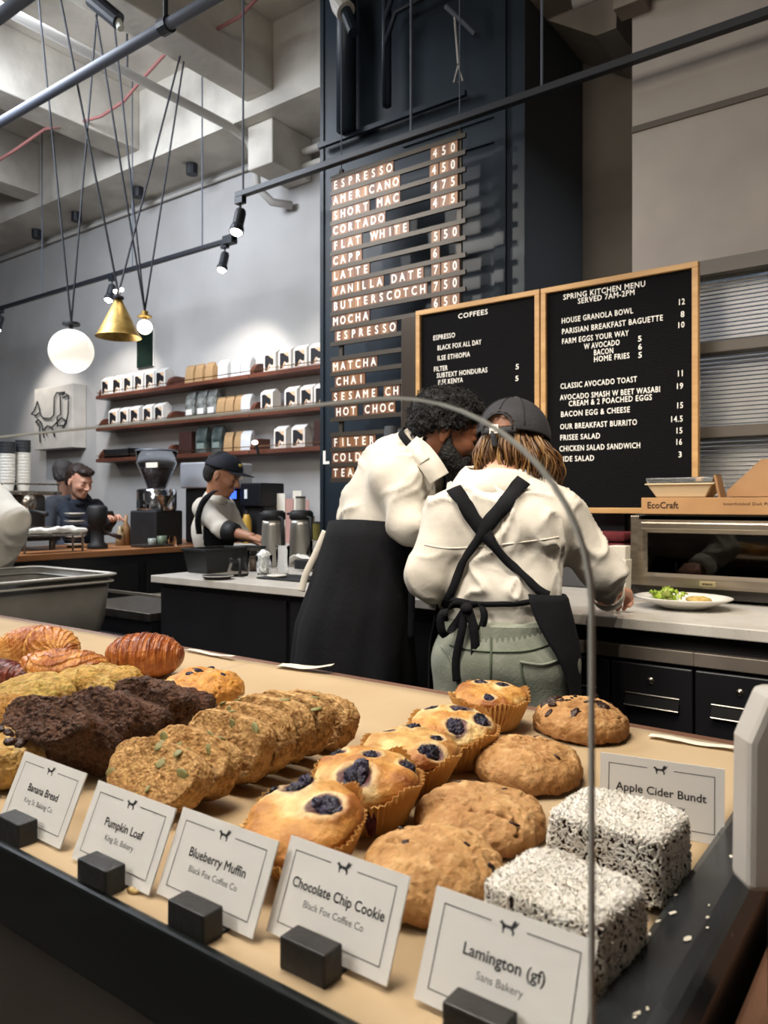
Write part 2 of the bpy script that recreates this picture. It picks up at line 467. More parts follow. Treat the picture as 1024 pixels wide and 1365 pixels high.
MB().box((-1.6, 3.262, 0), (-1.598, 3.955, 4.8)).build('pilaster_side', m_navy_side, pil)
for a, b, r in (((-2.62, 3.2, 3.25), (-2.62, 3.2, 4.8), 0.055), ((-2.35, 3.2, 3.3), (-2.35, 3.2, 4.8), 0.025)):
    MB().tube([a, b], r, 12).build('riser_pipe', m_navy, pil, smooth=True)
for z0 in (3.75, 3.88, 4.0):
    MB().tube([(-2.35, 3.18, 3.3), (-2.35, 3.18, z0-0.15), (-2.28, 3.18, z0), (-1.9, 3.18, z0+0.02)], 0.014, 8).build('conduit', m_navy, pil, smooth=True)
MB().box((-2.85, 3.225, 3.23), (-1.9, 3.25, 3.255)).build('cross_rail', m_navy, pil)
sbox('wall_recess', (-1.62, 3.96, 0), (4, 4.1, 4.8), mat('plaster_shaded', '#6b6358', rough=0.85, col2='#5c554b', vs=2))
sbox('wall_right', (4, -3, 0), (4.15, 8, 4.8), m_plaster_w)
sbox('wall_front', (-12, -3.15, 0), (4, -3, 4.8), m_plaster)
# the kitchen wall with its window: built round the opening
X0 = -1.055; WZ0, WZ1 = 1.20, 2.17; WX1 = 0.75
wk = MB().box((X0, 3.14, WZ1), (4, 3.26, 4.8)).box((-1.25, 3.14, 0), (4, 3.26, WZ0)).box((WX1, 3.14, WZ0), (4, 3.26, WZ1))
wk = struct(wk.build('wall_kitchen', m_plaster_w))
MB().box((X0, 3.132, 2.765), (4, 3.14, 2.79)).build('reveal_line', mat('reveal', '#5f5850', rough=0.8), wk)
wf = mat('window_frame_brown', '#5a534b', rough=0.5)
win = struct(MB().box((-1.25, 3.10, WZ1-0.045), (WX1, 3.2, WZ1+0.01)).box((-1.25, 3.1, WZ0), (WX1, 3.2, WZ0+0.04)).box((-1.25, 3.1, WZ0), (-1.21, 3.2, WZ1)).box((WX1-.04, 3.1, WZ0), (WX1, 3.2, WZ1)).build('window_1', wf))
for z in (1.845, 1.52):
    MB().box((-1.21, 3.105, z-0.022), (WX1-.04, 3.19, z+0.022)).build('glazing_bar', wf, win, bev=0.003)
MB().box((-1.21, 3.15, WZ0+.04), (WX1-.04, 3.154, WZ1-.045)).build('window_pane', mat('clear_pane', '#ffffff', rough=0.03, trans=1.0, ior=1.1), win)
bl = MB()
z = WZ1-0.06; k = 0
while z > WZ0+0.05:
    M = Matrix.Translation((0, 3.205, z)) @ Matrix.Rotation(math.radians(40), 4, 'X')
    bl.box((-1.2, -0.011, -0.0007), (WX1-.05, 0.011, 0.0007), 0, M); z -= 0.0165; k += 1
o = bl.build('blind_slats', mat('blind_white', '#e2dfd8', rough=0.5), win); o['kind'] = 'stuff'
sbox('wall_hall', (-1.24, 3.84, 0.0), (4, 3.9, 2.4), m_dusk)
area('hall_lamp', (-0.3, 3.5, 2.9), 0.6, 7, COOL, (-0.4, 3.5, 1.0), 0.3)

# ---- ceiling: slab, girder along the back wall, cross beams
ceil = sbox('ceiling', (-12, -3, 4.78), (4, 8, 4.9), m_ceil)
MB().box((-12, 4.05, 4.16), (-2.871, 4.6, 4.78)).build('ceiling_girder', m_ceil, ceil)
for xb in (-10.55, -8.95, -7.35, -5.75, -4.15, -2.55, -0.95, 0.65):
    MB().box((xb-0.14, -3, 4.28), (xb+0.14, 4.05, 4.78)).build('ceiling_beam', m_ceil, ceil, bev=0.01)
MB().box((-12, 1.2, 4.3), (4, 1.5, 4.78)).build('ceiling_beam', m_ceil, ceil, bev=0.01)
# soffit with pipes over the kitchen wall
m_soff = mat('soffit_paint', '#8a8277', rough=0.85, col2='#6f685f', vs=3, bump=0.3, bs=10)
sf = struct(MB().box((-1.6, 3.3, 3.62), (4, 3.96, 4.78)).prism([(-1.6, 3.62), (-1.35, 3.45), (-1.25, 3.45), (-1.25, 3.62)], 3.5, 3.95).build('trim_1', m_soff))
MB().tube([(-1.25, 3.0, 3.30), (4, 3.0, 3.30)], 0.022, 10).build('painted_pipe', m_soff, sf, smooth=True)
MB().tube([(-1.5, 3.25, 4.0), (-1.35, 3.2, 3.72), (-1.1, 3.12, 3.62), (-0.6, 3.12, 3.68), (1, 3.12, 3.72)], 0.03, 10).build('painted_pipe', m_soff, sf, smooth=True)
MB().tube([(-1.3, 3.25, 4.1), (-1.15, 3.18, 3.9), (-0.9, 3.12, 3.82), (1, 3.12, 3.86)], 0.025, 10).build('painted_pipe', m_soff, sf, smooth=True)
MB().box((-1.1, 3.04, 3.24), (-0.98, 3.14, 3.34)).build('junction_box', m_soff, sf, bev=0.004)
# conduit line along the top of the back wall, with small black fittings under the girder
cn = MB().tube([(-12, 4.57, 4.10), (-4.62, 4.57, 4.10)], 0.018, 8).build('wall_conduit', m_white_pipe, None, smooth=True)
tag(cn, 'thin white conduit running along the top of the grey wall', 'pipe')
for i, (px, py) in enumerate(((256, 222), (184, 253), (102, 286), (49, 309))):
    p = onZ(px, py, 4.14)
    f = MB().lathe([(0.0, -0.09), (0.05, -0.09), (0.05, 0.0), (0.0, 0.0)], (0, 0, 0), 12).build('ceiling_sensor', m_track, None, smooth=False)
    f.location = (p.x, min(p.y, 4.4), 4.16)
    tag(f, ['small black fitting under the girder, nearest to the white pipe elbow', 'small black fitting under the girder, second from the white pipe elbow',
            'small black fitting under the girder, third from the white pipe elbow', 'small black fitting under the girder, farthest left'][i], 'fitting', 'black fittings under the girder')

# ================================================================== PIPES, TRACKS AND LAMPS OVERHEAD
def pxl(*a): return [onZ(x, y, z) for x, y, z in a]
t = thing('water_pipe', 'white painted pipe crossing under the ceiling and elbowing down the back wall', 'pipe', (0, 0, 0))
MB().tube([(-4.43, -2.5, 4.12), (-4.43, 4.0, 4.12), (-4.43, 4.2, 4.09), (-4.43, 4.26, 4.0), (-4.43, 4.3, 3.75), (-4.42, 4.45, 3.68), (-4.3, 4.56, 3.66)], 0.032, 12).build('pipe_run', m_white_pipe, t, smooth=True)
for y in (1.9, 3.1):
    MB().tube([(-4.43, y, 4.78), (-4.43, y, 4.12)], 0.008, 6).build('hanger', m_track, t)
o = MB().box((-4.385, 4.15, 3.82), (-4.12, 4.598, 4.158)).build('duct_box', m_ceil, None, bev=0.01); tag(o, 'pale painted box at the top of the wall beside the pipe elbow', 'box')
for i, zz in enumerate((4.02, 3.9)):
    o = MB().tube([(-4.12, 4.5, zz), (-2.9, 4.5, zz)], 0.03, 10).build('wall_pipe', m_ceil, None, smooth=True)
    tag(o, ['upper of two pale pipes between the painted box and the dark pillar', 'lower of two pale pipes between the painted box and the dark pillar'][i], 'pipe', 'pipes beside the pillar')
# two grey pipes along X that carry the pendants
for i, (yy, zz, r, lb) in enumerate(((2.35, 3.55, 0.028, 'long grey blue pipe crossing the upper left above the lamp cords'), (1.9, 3.63, 0.032, 'grey blue pipe cutting the top left corner'))):
    t = thing('ceiling_pipe', lb, 'pipe', (0, 0, 0), 0, 'grey pipes under the ceiling')
    MB().tube([(-12, yy, zz), (3.9, yy, zz)] if i == 0 else [(-12, yy, zz), (-2.25, yy, zz)], r, 12).build('pipe_run', m_pipe, t, smooth=True)
    for x in (-3.05, -4.9, -6.6):
        MB().tube([(x, yy, 4.78), (x, yy, zz)], 0.012, 6).build('hanger_rod', m_track, t)
        MB().tube([(x-0.03, yy, zz), (x+0.03, yy, zz)], r+0.012, 12).build('pipe_clamp', m_track, t)
red = mat('red_cable', '#94605c', rough=0.7)
pts = [W(-20, 225, 6.4), W(20, 200, 6.3), W(60, 172, 6.2), W(100, 165, 6.2), W(135, 155, 6.1), W(165, 135, 6.0), W(190, 105, 5.8), W(222, 70, 5.6), W(265, 52, 5.4), W(320, 22, 5.0), W(350, -10, 4.8)]
t = thing('sprinkler_line', 'red sagging cable strung from hooks below the ceiling', 'cable', (0, 0, 0))
MB().tube(pts, 0.012, 8).build('cable_run', red, t, smooth=True)
for p in (pts[2], pts[7]):
    MB().tube([p, (p.x, p.y, min(4.78, p.z+0.5))], 0.005, 6).build('hook', m_track, t)

def track(nm, lb, x0, x1, y, z, hang):
    t = thing(nm, lb, 'track', (0, 0, 0), 0, 'black lighting tracks')
    MB().box((x0, y-0.018, z-0.016), (x1, y+0.018, z+0.016)).build('rail', m_track, t, bev=0.003)
    MB().box((x1-0.1, y-0.03, z-0.03), (x1, y+0.03, z+0.03)).build('end_cap', m_track, t)
    for x in hang:
        MB().tube([(x, y, z), (x, y, 4.78)], 0.006, 6).build('drop_wire', m_pipe, t)
    return t
TY1, TZ1 = 3.9, CAMZ+1.95
track('lighting_track', 'black lighting track running left across the grey wall', -11, onZ(312, 318, TZ1).x, TY1, TZ1, (-4.62, -5.5, -6.9))
TY2, TZ2 = 3.0, 2.988
ax2 = onY(316, 265, TY2).x
track('lighting_track', 'black lighting track crossing in front of the pillar to the top right corner', ax2, 3.5, TY2, TZ2, (ax2+0.05, -2.06, -1.39))
lens_m = mat('lamp_glow', '#ffffff', emit='#fff4e0', estr=28)
def spotlamp(px, py, X, Y, Z, label, aim=(0.1, -0.35), lit=True):
    t = thing('track_spotlight', label, 'spotlight', (X, Y, Z-0.016), 0, 'track spotlights')
    MB().box((-0.03, -0.018, -0.035), (0.03, 0.018, 0.0)).tube([(0, 0, -0.03), (0, 0, -0.08)], 0.007, 6).build('adapter', m_track, t)
    R = Matrix.Translation((0, 0, -0.09)) @ Vector((0, 0, -1)).rotation_difference(Vector((aim[0], aim[1], -1)).normalized()).to_matrix().to_4x4()
    h = MB(); h.lathe([(0.0, 0.02), (0.028, 0.02), (0.032, 0.0), (0.032, -0.08), (0.040, -0.10), (0.040, -0.13), (0.034, -0.13), (0.032, -0.115)], (0, 0, 0), 16)
    h.v = [tuple(R @ Vector(p)) for p in h.v]; h.build('lamp_head', m_track, t, smooth=False)
    if lit:
        g = MB(); g.lathe([(0.0, -0.142), (0.022, -0.138), (0.034, -0.125)], (0, 0, 0), 16); g.v = [tuple(R @ Vector(p)) for p in g.v]; g.build('lamp_lens', lens_m, t, smooth=True)
    return t
spotlamp(0, 0, onZ(326, 262, TZ2).x, TY2, TZ2, 'lit black spotlight at the end of the upper track, beside the pillar')
spotlamp(0, 0, onZ(300, 322, TZ1).x, TY1, TZ1, 'lit black spotlight at the right end of the long wall track')
spotlamp(0, 0, onZ(147, 366, TZ1).x, TY1, TZ1, 'lit black spotlight just left of the brass cone lamp')
spotlamp(0, 0, onZ(-3, 410, TZ1).x, TY1, TZ1, 'lit black spotlight cut off at the left edge of the photo')
spot('track_beam', (-4.5, 3.9, 3.0), (-4.9, 4.6, 1.9), 26, NEUT, 85)
spot('track_beam', (-6.2, 3.9, 3.0), (-6.6, 4.6, 1.9), 26, NEUT, 85)
spot('track_beam', (-3.6, 3.6, 3.0), (-3.7, 4.6, 1.9), 18, NEUT, 85)
spot('track_beam', (-7.9, 3.9, 3.0), (-7.8, 4.6, 1.9), 24, NEUT, 85)
# black camera or speaker tube near the top edge
p0, p1 = W(122, -2, 4.2), W(158, 28, 4.2)
t = thing('track_spotlight', 'unlit black cylinder lamp at the top edge, left of the bright lamp', 'spotlight', tuple(p1))
MB().tube([p0-p1, (0, 0, 0)], 0.045, 14).build('lamp_head', m_track, t)
MB().tube([(0, 0, 0), (0.02, -0.0, -0.05)], 0.02, 8).build('lens_tip', mat('pale_glass', '#c9c9c0', rough=0.2), t)
# the bright lamp at the top edge of the picture
p = W(270, -14, 4.0); t = thing('track_spotlight', 'glaring lamp at the top edge of the photo', 'spotlight', tuple(p))
MB().lathe([(0, 0.1), (0.05, 0.1), (0.06, 0.0), (0.05, -0.0)], (0, 0, 0), 16).build('lamp_head', m_track, t)
MB().lathe([(0, 0.0), (0.05, 0.002)], (0, 0, -0.002), 16).build('lamp_lens', lens_m, t)
# white cap on a pipe and thin rods in front of the pillar top
t = thing('pipe_fitting', 'pale capped pipe end hanging before the top of the dark pillar', 'pipe', tuple(W(455, 8, 3.8)))
MB().tube([(-0.06, 0, 0.2), (0, 0, 0), (0.03, 0, -0.04)], 0.05, 14).build('cap', m_white_pipe, t)
MB().tube([(0.02, 0, -0.02), (0.08, 0, -0.16)], 0.03, 12).build('pipe_stub', m_navy, t)
a, b = W(594, 8, 3.7), W(633, 45, 3.7)
t = thing('turnbuckle_bar', 'short slanted grey rod with a hanging loop before the pillar', 'rod', tuple(a))
MB().tube([(0, 0, 0), b-a], 0.012, 8).build('rod', m_pipe, t)
MB().tube([W(606, 22, 3.7)-a, W(611, 85, 3.7)-a], 0.005, 6).tube([W(611, 87, 3.7)-a, W(605, 110, 3.7)-a, W(617, 108, 3.7)-a, W(611, 87, 3.7)-a], 0.004, 6).build('hook_wire', m_white_pipe, t)

# ---- pendant lamps, cords spreading up
brass = mat('aged_brass', '#b79a58', rough=0.48, metal=0.85, col2='#9a7c40', vs=30)
cordm = mat('lamp_cord', '#23262d', rough=0.7)
def cords(t, base, tops):
    for tp in tops:
        MB().tube([base-Vector(t.location), tp-Vector(t.location)], 0.0065, 6).build('cord', cordm, t)
c = W(95, 468, 4.6)
t = thing('globe_pendant', 'large glowing white globe pendant on two black cords', 'pendant lamp', tuple(c), 0, 'pendant lamps')
MB().sphere((0, 0, 0), 0.13, 32, 20).build('globe', mat('opal_glass', '#b9b9b4', rough=0.3, emit='#fff6e6', estr=0.42), t, smooth=True)
MB().lathe([(0, 0.012), (0.05, 0.012), (0.052, 0.0), (0.05, -0.004), (0.012, -0.004), (0.012, -0.03), (0.03, -0.035)], (0, 0, 0.158), 20).build('cap', m_track, t)
cords(t, c+Vector((0, 0, 0.165)), [W(50, -15, 4.5), W(132, -15, 4.7)])
c = W(158, 448, 4.3)
t = thing('cone_pendant', 'brass cone pendant lamp hanging right of the glowing globe', 'pendant lamp', tuple(c), 0, 'pendant lamps')
MB().lathe([(0.126, -0.006), (0.112, 0.012), (0.018, 0.205), (0.0, 0.21)], (0, 0, 0), 40).lathe([(0.124, -0.006), (0.109, 0.011), (0.016, 0.2)], (0, 0, 0), 40).build('shade', brass, t, smooth=True)
MB().lathe([(0, 0.035), (0.012, 0.03), (0.012, 0.0), (0.03, 0.0), (0.03, -0.012), (0, -0.012)], (0, 0, 0.22), 16).build('cap', m_track, t)
for s in (-1, 1): MB().sphere((0.03*s, 0, 0.255), 0.01, 10, 8).build('bulb', lens_m, t, smooth=True)
cords(t, c+Vector((0, 0, 0.24)), [W(78, -15, 4.2), W(240, 75, 4.9)])
c = W(193, 436, 4.9)
t = thing('small_globe_pendant', 'small bright globe pendant with a brass disc, behind the cone lamp', 'pendant lamp', tuple(c), 0, 'pendant lamps')
MB().sphere((0, 0, 0), 0.046, 20, 14).build('globe', mat('opal_bright', '#ffffff', emit='#fff6e4', estr=4), t, smooth=True)
MB().lathe([(0, 0.06), (0.022, 0.055), (0.022, 0.03), (0.045, 0.026), (0.045, 0.018), (0.012, 0.018), (0.012, 0)], (0, 0, 0.045), 20).build('cap', brass, t)
cords(t, c+Vector((0, 0, 0.1)), [W(128, 20, 4.6), W(150, 10, 4.9), W(245, 82, 5.2)])
l = bpy.data.lights.new('globe_light', 'POINT'); l.energy = 9; l.color = NEUT; l.shadow_soft_size = 0.14
lo = bpy.data.objects.new('globe_light', l); COL.objects.link(lo); lo.location = W(95, 500, 4.6)

# ---- dark green wall plate behind the small lamp
a = onY(183, 441, 4.58); b = onY(203, 488, 4.58)
t = thing('wall_plate', 'tall dark green glossy plate on the wall above the coffee shelves', 'wall plate', (a.x, 4.6, b.z))
MB().box((0, -0.03, 0), (b.x-a.x, 0, a.z-b.z)).build('plate', mat('green_gloss', '#18241f', rough=0.15), t, bev=0.008)
MB().box((-0.012, -0.012, -0.0), (0, 0, a.z-b.z)).box((b.x-a.x, -0.012, 0), (b.x-a.x+0.012, 0, a.z-b.z)).build('edge_strip', mat('white_edge', '#dedcd6', rough=0.4), t)

# ---- canvas with the wire fox
cx0, cx1, cz0, cz1 = -8.02, -7.27, 1.82, 2.48
t = thing('fox_canvas', 'square pale canvas on the wall with a fox drawn in bent wire', 'wall art', ((cx0+cx1)/2, 4.445, cz0))
MB().box((cx0-(cx0+cx1)/2, 0.0, 0), (cx1-(cx0+cx1)/2, 0.15, cz1-cz0)).build('canvas', mat('canvas_pale', '#bcb8b1', rough=0.8, col2='#b0aca5', vs=6), t, bev=0.006)
def foxpt(x, y):
    q = onY(40+x/5.12, 340+y/5.12, 4.43); return (q.x-(cx0+cx1)/2, -0.015, q.z-cz0)
for pl in ([(10,1085),(25,1068),(38,1040),(50,1000),(62,1045),(70,1085),(90,1112),(140,1115),(163,1090),(165,975),(182,940),(235,935)],
           [(235,935),(205,955),(210,1085),(185,1105),(188,1170)], [(10,1085),(40,1095),(62,1075)],
           [(40,1140),(55,1120),(75,1140),(60,1155),(40,1140)], [(62,1150),(70,1280)], [(75,1140),(95,1245)], [(95,1190),(120,1165),(150,1175),(175,1150),(215,1110),(240,1125),(235,1160),(200,1165)],
           [(150,1175),(168,1240),(160,1200)], [(250,950),(262,960),(260,1080),(245,1150),(225,1175)], [(225,975),(262,955)], [(95,1190),(115,1225)]):
    MB().tube([foxpt(*p) for p in pl], 0.0075, 6).build('wire_line', m_track, t, smooth=True)

# ================================================================== COFFEE SHELVES AND BAGS
shw = wood('shelf_wood', '#6b4032', '#4f2d22', 'X', 5, rough=0.4)
SHX = (-6.77, -5.69, -4.61, -3.53); SHZ = (2.30, 1.985, 1.68); SY0, SY1 = 4.38, 4.6
rown = ('top', 'middle', 'bottom'); coln = ('left end of the', 'middle of the', 'right end of the')
proto = None
for r, z in enumerate(SHZ):
    for c_ in range(3):
        lb = '%s red-brown wall shelf unit, at the %s row, with rounded end brackets' % (rown[r], coln[c_][:-4])
        lb = 'red-brown wall shelf unit with rounded ends, %s %s row' % (('left', 'middle', 'right')[c_], rown[r])
        if proto is None:
            t = thing('wall_shelf', lb, 'shelf', (SHX[c_], SY1, z), 0, 'red-brown wall shelves'); proto = t
            wdt = 1.075
            MB().box((0, -0.22, -0.035), (wdt, 0, 0)).build('shelf_board', shw, t, bev=0.004)
            for x in (0.0, wdt-0.02):
                pr = [(-0.0, 0), (-0.0, 0.10)]+[(-0.10-0.09*math.sin(a_), 0.10*math.cos(a_)) for a_ in np.linspace(0, PI/2, 8)]+[(-0.2, 0)]
                e = MB(); n_ = len(pr)
                vs_ = [(x, y, zz) for y, zz in pr]+[(x+0.02, y, zz) for y, zz in pr]
                e.add(vs_, [tuple(range(n_)), tuple(range(2*n_-1, n_-1, -1))]+[(i, i+n_, (i+1) % n_+n_, (i+1) % n_) for i in range(n_)])
                recalc(e.build('end_bracket', shw, t).data)
            MB().tube([(0, -0.205, 0.028), (wdt, -0.205, 0.028)], 0.004, 6).build('guard_rod', mat('rod_copper', '#a98566', rough=0.3, metal=1), t)
        else:
            dup(proto, (SHX[c_], SY1, z), None, lb)
bagw = mat('bag_white', '#dcdad6', rough=0.6, bump=0.3, bs=30); bagk = mat('bag_kraft', '#a58660', rough=0.7, bump=0.4, bs=30)
bags = mat('bag_silver', '#c9ccd0', rough=0.4, bump=0.7, bs=18); bagd = mat('bag_dark', '#23302f', rough=0.35, bump=0.5, bs=20, col2='#59605e', vs=14)
bagg = mat('bag_clear', '#8d9290', rough=0.3, col2='#4b4a46', vs=18, bump=0.4, bs=25); bagbr = mat('box_brown', '#3a2420', rough=0.5)
inkb = mat('print_black', '#15151a', rough=0.6); inkt = mat('print_tan', '#d2b293', rough=0.6); inkg = mat('print_sage', '#77857f', rough=0.6)
def bag_mesh(w, h, d, m, top=0.55, seed=0):
    rnd = random.Random(seed); rings = []
    for z, sx, sy in ((0, 1, 1), (h*0.08, 1.02, 1.03), (h*0.55, 1.0, 0.98), (h*0.8, 0.98, 0.8), (h*0.93, 0.96, 0.45*top/0.55), (h, 0.95, 0.22*top/0.55)):
        for x, y in ((-w/2, -d/2), (0, -d/2*1.03), (w/2, -d/2), (w/2, 0), (w/2, d/2), (0, d/2), (-w/2, d/2), (-w/2, 0)):
            rings.append((x*sx+rnd.uniform(-1, 1)*0.0025, y*sy+rnd.uniform(-1, 1)*0.0025-(0 if z < h*0.6 else (1-sy)*d*0.0), z+rnd.uniform(-1, 1)*0.002))
    b = MB(); b.add(rings, [(i*8+k, i*8+(k+1) % 8, (i+1)*8+(k+1) % 8, (i+1)*8+k) for i in range(5) for k in range(8)]+[tuple(range(7, -1, -1)), tuple(range(40, 48))])
    return b
def art_bag():
    t = thing('coffee_bag', 'x', 'coffee bag', (0, 0, 0))
    # box-shaped retail bag with a printed front
    b = MB().box((-0.068, -0.05, 0), (0.068, 0.05, 0.155)); b.add([(-0.068, -0.05, 0.155), (0.068, -0.05, 0.155), (0.068, 0.05, 0.155), (-0.068, 0.05, 0.155), (-0.066, -0.006, 0.185), (0.066, -0.006, 0.185), (0.066, 0.006, 0.185), (-0.066, 0.006, 0.185)],
        [(0, 1, 5, 4), (1, 2, 6, 5), (2, 3, 7, 6), (3, 0, 4, 7), (4, 5, 6, 7)])
    b.build('bag_body', bagw, t, bev=0.003)
    y = -0.0515
    def flat(poly, m, nm, dy=0.0):
        v = [(x, y-dy, z) for x, z in poly]; MB().add(v, [tuple(range(len(v)))]).build(nm, m, t)
    flat([(-0.052, 0.015), (0.052, 0.015), (0.052, 0.14), (-0.052, 0.14)], inkt, 'print_panel')
    flat([(-0.05, 0.017), (-0.022, 0.018), (-0.012, 0.05), (0.004, 0.07), (0.03, 0.052), (0.05, 0.06), (0.05, 0.1), (0.026, 0.112), (-0.012, 0.139), (-0.05, 0.139)], inkb, 'fox_print', 0.0008)
    flat([(-0.005, 0.017), (0.045, 0.017), (0.04, 0.045), (0.012, 0.06)], bagw, 'print_flash', 0.0008)
    flat([(0.0, 0.03), (0.022, 0.03), (0.01, 0.052)], inkb, 'print_mark', 0.0016)
    return t
protos = {}
protos['a'] = art_bag()
def simple_bag(kind):
    w, h, d, m, nm = {'k': (0.10, 0.165, 0.07, bagk, 'kraft_bag'), 's': (0.112, 0.165, 0.08, bags, 'foil_bag'), 'd': (0.13, 0.23, 0.08, bagd, 'dark_bag'),
                      'g': (0.115, 0.24, 0.08, bagg, 'bean_bag'), 'b': (0.16, 0.2, 0.1, bagbr, 'brown_box')}[kind]
    t = thing(nm, 'x', 'coffee bag' if kind != 'b' else 'box', (0, 0, 0))
    if kind == 'b': MB().box((-w/2, -d/2, 0), (w/2, d/2, h)).build('box_body', m, t, bev=0.004)
    else:
        bag_mesh(w, h, d, m, seed=ord(kind)).build('bag_body', m, t, bev=0.004)
        MB().box((-w*0.46, -0.012, h-0.012), (w*0.46, 0.012, h+0.004)).build('folded_top', m, t, bev=0.002)
    if kind in 'dg':
        MB().box((-w*0.35, -d/2-0.004, 0.04), (w*0.35, -d/2-0.002, 0.09)).build('bag_label', inkg if kind == 'd' else bagw, t)
    return t
for k_ in 'ksdgb': protos[k_] = simple_bag(k_)
kindname = {'a': 'white coffee bag with a black fox print', 'k': 'brown kraft paper coffee bag', 's': 'silver white foil coffee bag', 'd': 'tall dark green coffee bag', 'g': 'tall grey see-through bag of beans', 'b': 'dark brown carton'}
ordw = ['first', 'second', 'third', 'fourth', 'fifth', 'sixth', 'seventh', 'eighth']
layout = {0: [[('a', (102,145)), ('a', (148,192)), ('a', (194,234)), ('a', (236,280)), ('a', (282,322)), ('a', (325,365))],
              [('k', (435,470)), ('k', (472,510)), ('k', (512,553)), ('s', (560,618)), ('s', (620,664)), ('s', (668,728))],
              [('a', (757,812)), ('a', (818,872)), ('a', (878,934)), ('a', (940,1000))]],
          1: [[('a', (135,175)), ('a', (180,216)), ('a', (222,260)), ('a', (272,315)), ('a', (318,360))],
              [('g', (435,478)), ('g', (485,520)), ('g', (526,562)), ('k', (565,592)), ('k', (597,630)), ('k', (634,668)), ('s', (672,730))],
              [('a', (745,800)), ('a', (843,896)), ('a', (905,960)), ('a', (966,1015))]],
          2: [[], [('b', (415,470)), ('d', (478,525)), ('d', (540,590)), ('k', (592,627)), ('k', (630,672)), ('s', (678,735))],
              [('a', (795,858)), ('a', (868,928)), ('b', (962,1020))]]}
used = set()
for r in range(3):
    for c_ in range(3):
        cnt = {}
        for kd, (xa, xb) in layout[r][c_]:
            X = onY(100+(xa+xb)/2/3.012, 500, 4.43).x
            cnt[kd] = cnt.get(kd, 0)+1
            X = min(max(X, SHX[c_]+0.1), SHX[c_+1]-0.105)
            lb = '%s, %s from left, %s shelf, %s unit' % (kindname[kd], ordw[cnt[kd]-1], rown[r], ('left', 'middle', 'right')[c_])
            p = protos[kd]; rz = random.Random(r*9+c_+cnt[kd]).uniform(-0.06, 0.06)
            yb = 4.475 if kd != 'a' else 4.47
            if kd not in used:
                used.add(kd); p.location = (X, yb, SHZ[r]); p['label'] = lb; p['group'] = 'coffee bags on the wall shelves'; p.rotation_euler = (0, 0, rz)
            else: dup(p, (X, yb, SHZ[r]), rz, lb, 'coffee bags on the wall shelves')
p = onY(148, 600, 4.47)
t = thing('black_crate', 'low black open crate alone at the left end of the bottom shelf', 'crate', (SHX[0]+0.3, 4.48, SHZ[2]))
MB().box((-0.2, -0.07, 0), (0.2, 0.07, 0.015)).box((-0.2, -0.07, 0), (0.2, -0.06, 0.085)).box((-0.2, 0.06, 0), (0.2, 0.07, 0.085)).box((-0.2, -0.07, 0), (-0.19, 0.07, 0.085)).box((0.19, -0.07, 0), (0.2, 0.07, 0.085)).build('crate_body', m_blackm, t)
MB().box((-0.21, -0.08, 0.075), (-0.19, 0.08, 0.09)).box((0.19, -0.08, 0.075), (0.21, 0.08, 0.09)).build('rim', m_black, t)
# sensor puck on the bottom shelf rail
t = thing('shelf_spotlight', 'tiny lit spotlight clipped below the bottom shelf above the capped barista', 'spotlight', tuple(onY(341, 590, 4.3)))
MB().tube([(0, 0.03, -0.09), (0, 0, 0.0)], 0.012, 8).build('stem', m_track, t)
MB().sphere((0, -0.01, 0), 0.022, 12, 8, 0, (1.3, 1, 0.8)).build('lamp_lens', mat('small_glow', '#ffffff', emit='#fff4dc', estr=3), t, smooth=True)
# ================================================================== LETTER RAIL MENU
t = thing('letter_rail_menu', 'tall hanging drinks menu of dark rails holding wooden letter tiles', 'menu board', (-2.2, 3.05, 1.3))
O = Vector(t.location)
railm = mat('rail_bronze', '#3a342c', rough=0.5, metal=0.3); tilem = None
rows = ['ESPRESSO', 'AMERICANO', 'SHORT MAC', 'CORTADO', 'FLAT WHITE', 'CAPP', 'LATTE', 'VANILLA DATE', 'BUTTERSCOTCH', 'MOCHA', 'ESPRESSO', None, 'MATCHA', 'CHAI', 'SESAME CH', 'HOT CHOC', None, 'FILTER', 'COLD', 'TEA']
prices = {0: '450', 1: '4 50', 2: '475', 3: '475', 5: '5 50', 6: '6', 7: '7 50', 8: '7 50', 9: '6 50'}
tile_w = 0.0492; tile_h = 0.056; PITCH = 0.0784; ZTOP = CAMZ+1.645
tcols = ['#7a4f33', '#8a5c3b', '#986a44', '#6c4530', '#a3744e', '#84583d']
tms = [wood('tile_wood_%d' % i, c, '#%02x%02x%02x' % tuple(int(int(c[j:j+2], 16)*0.82) for j in (1, 3, 5)), 'Z', 30, rough=0.5) for i, c in enumerate(tcols)]
white_ink = mat('letter_white', '#f3efe6', rough=0.6)
tile_me = [MB().box((-tile_w/2+0.0004, -0.004, -tile_h/2), (tile_w/2-0.0004, 0.004, tile_h/2)).mesh('letter_tile', m_) for m_ in tms]
let_me = {}
rail_me = MB().box((-0.405, -0.008, -0.011), (0.405, 0.006, 0.011)).mesh('rail', railm)
rnd = random.Random(4)
def tile(ch, x, z):
    o = bpy.data.objects.new('letter_tile', rnd.choice(tile_me)); COL.objects.link(o); o.parent = t
    o.location = (x-O.x, 0.0, z-O.z); o.rotation_euler = (0, rnd.uniform(-0.02, 0.02), 0)
    if ch not in let_me:
        v, f = text_mesh(ch, size=0.058, bold=0.0012, align='CENTER', sx=0.80, res=3)
        let_me[ch] = MB().add([(p[0], -0.0046-p[2], p[1]-0.0205) for p in v], f).mesh('letter', white_ink)
    l = bpy.data.objects.new('letter', let_me[ch]); COL.objects.link(l); l.parent = o
XL = -2.59
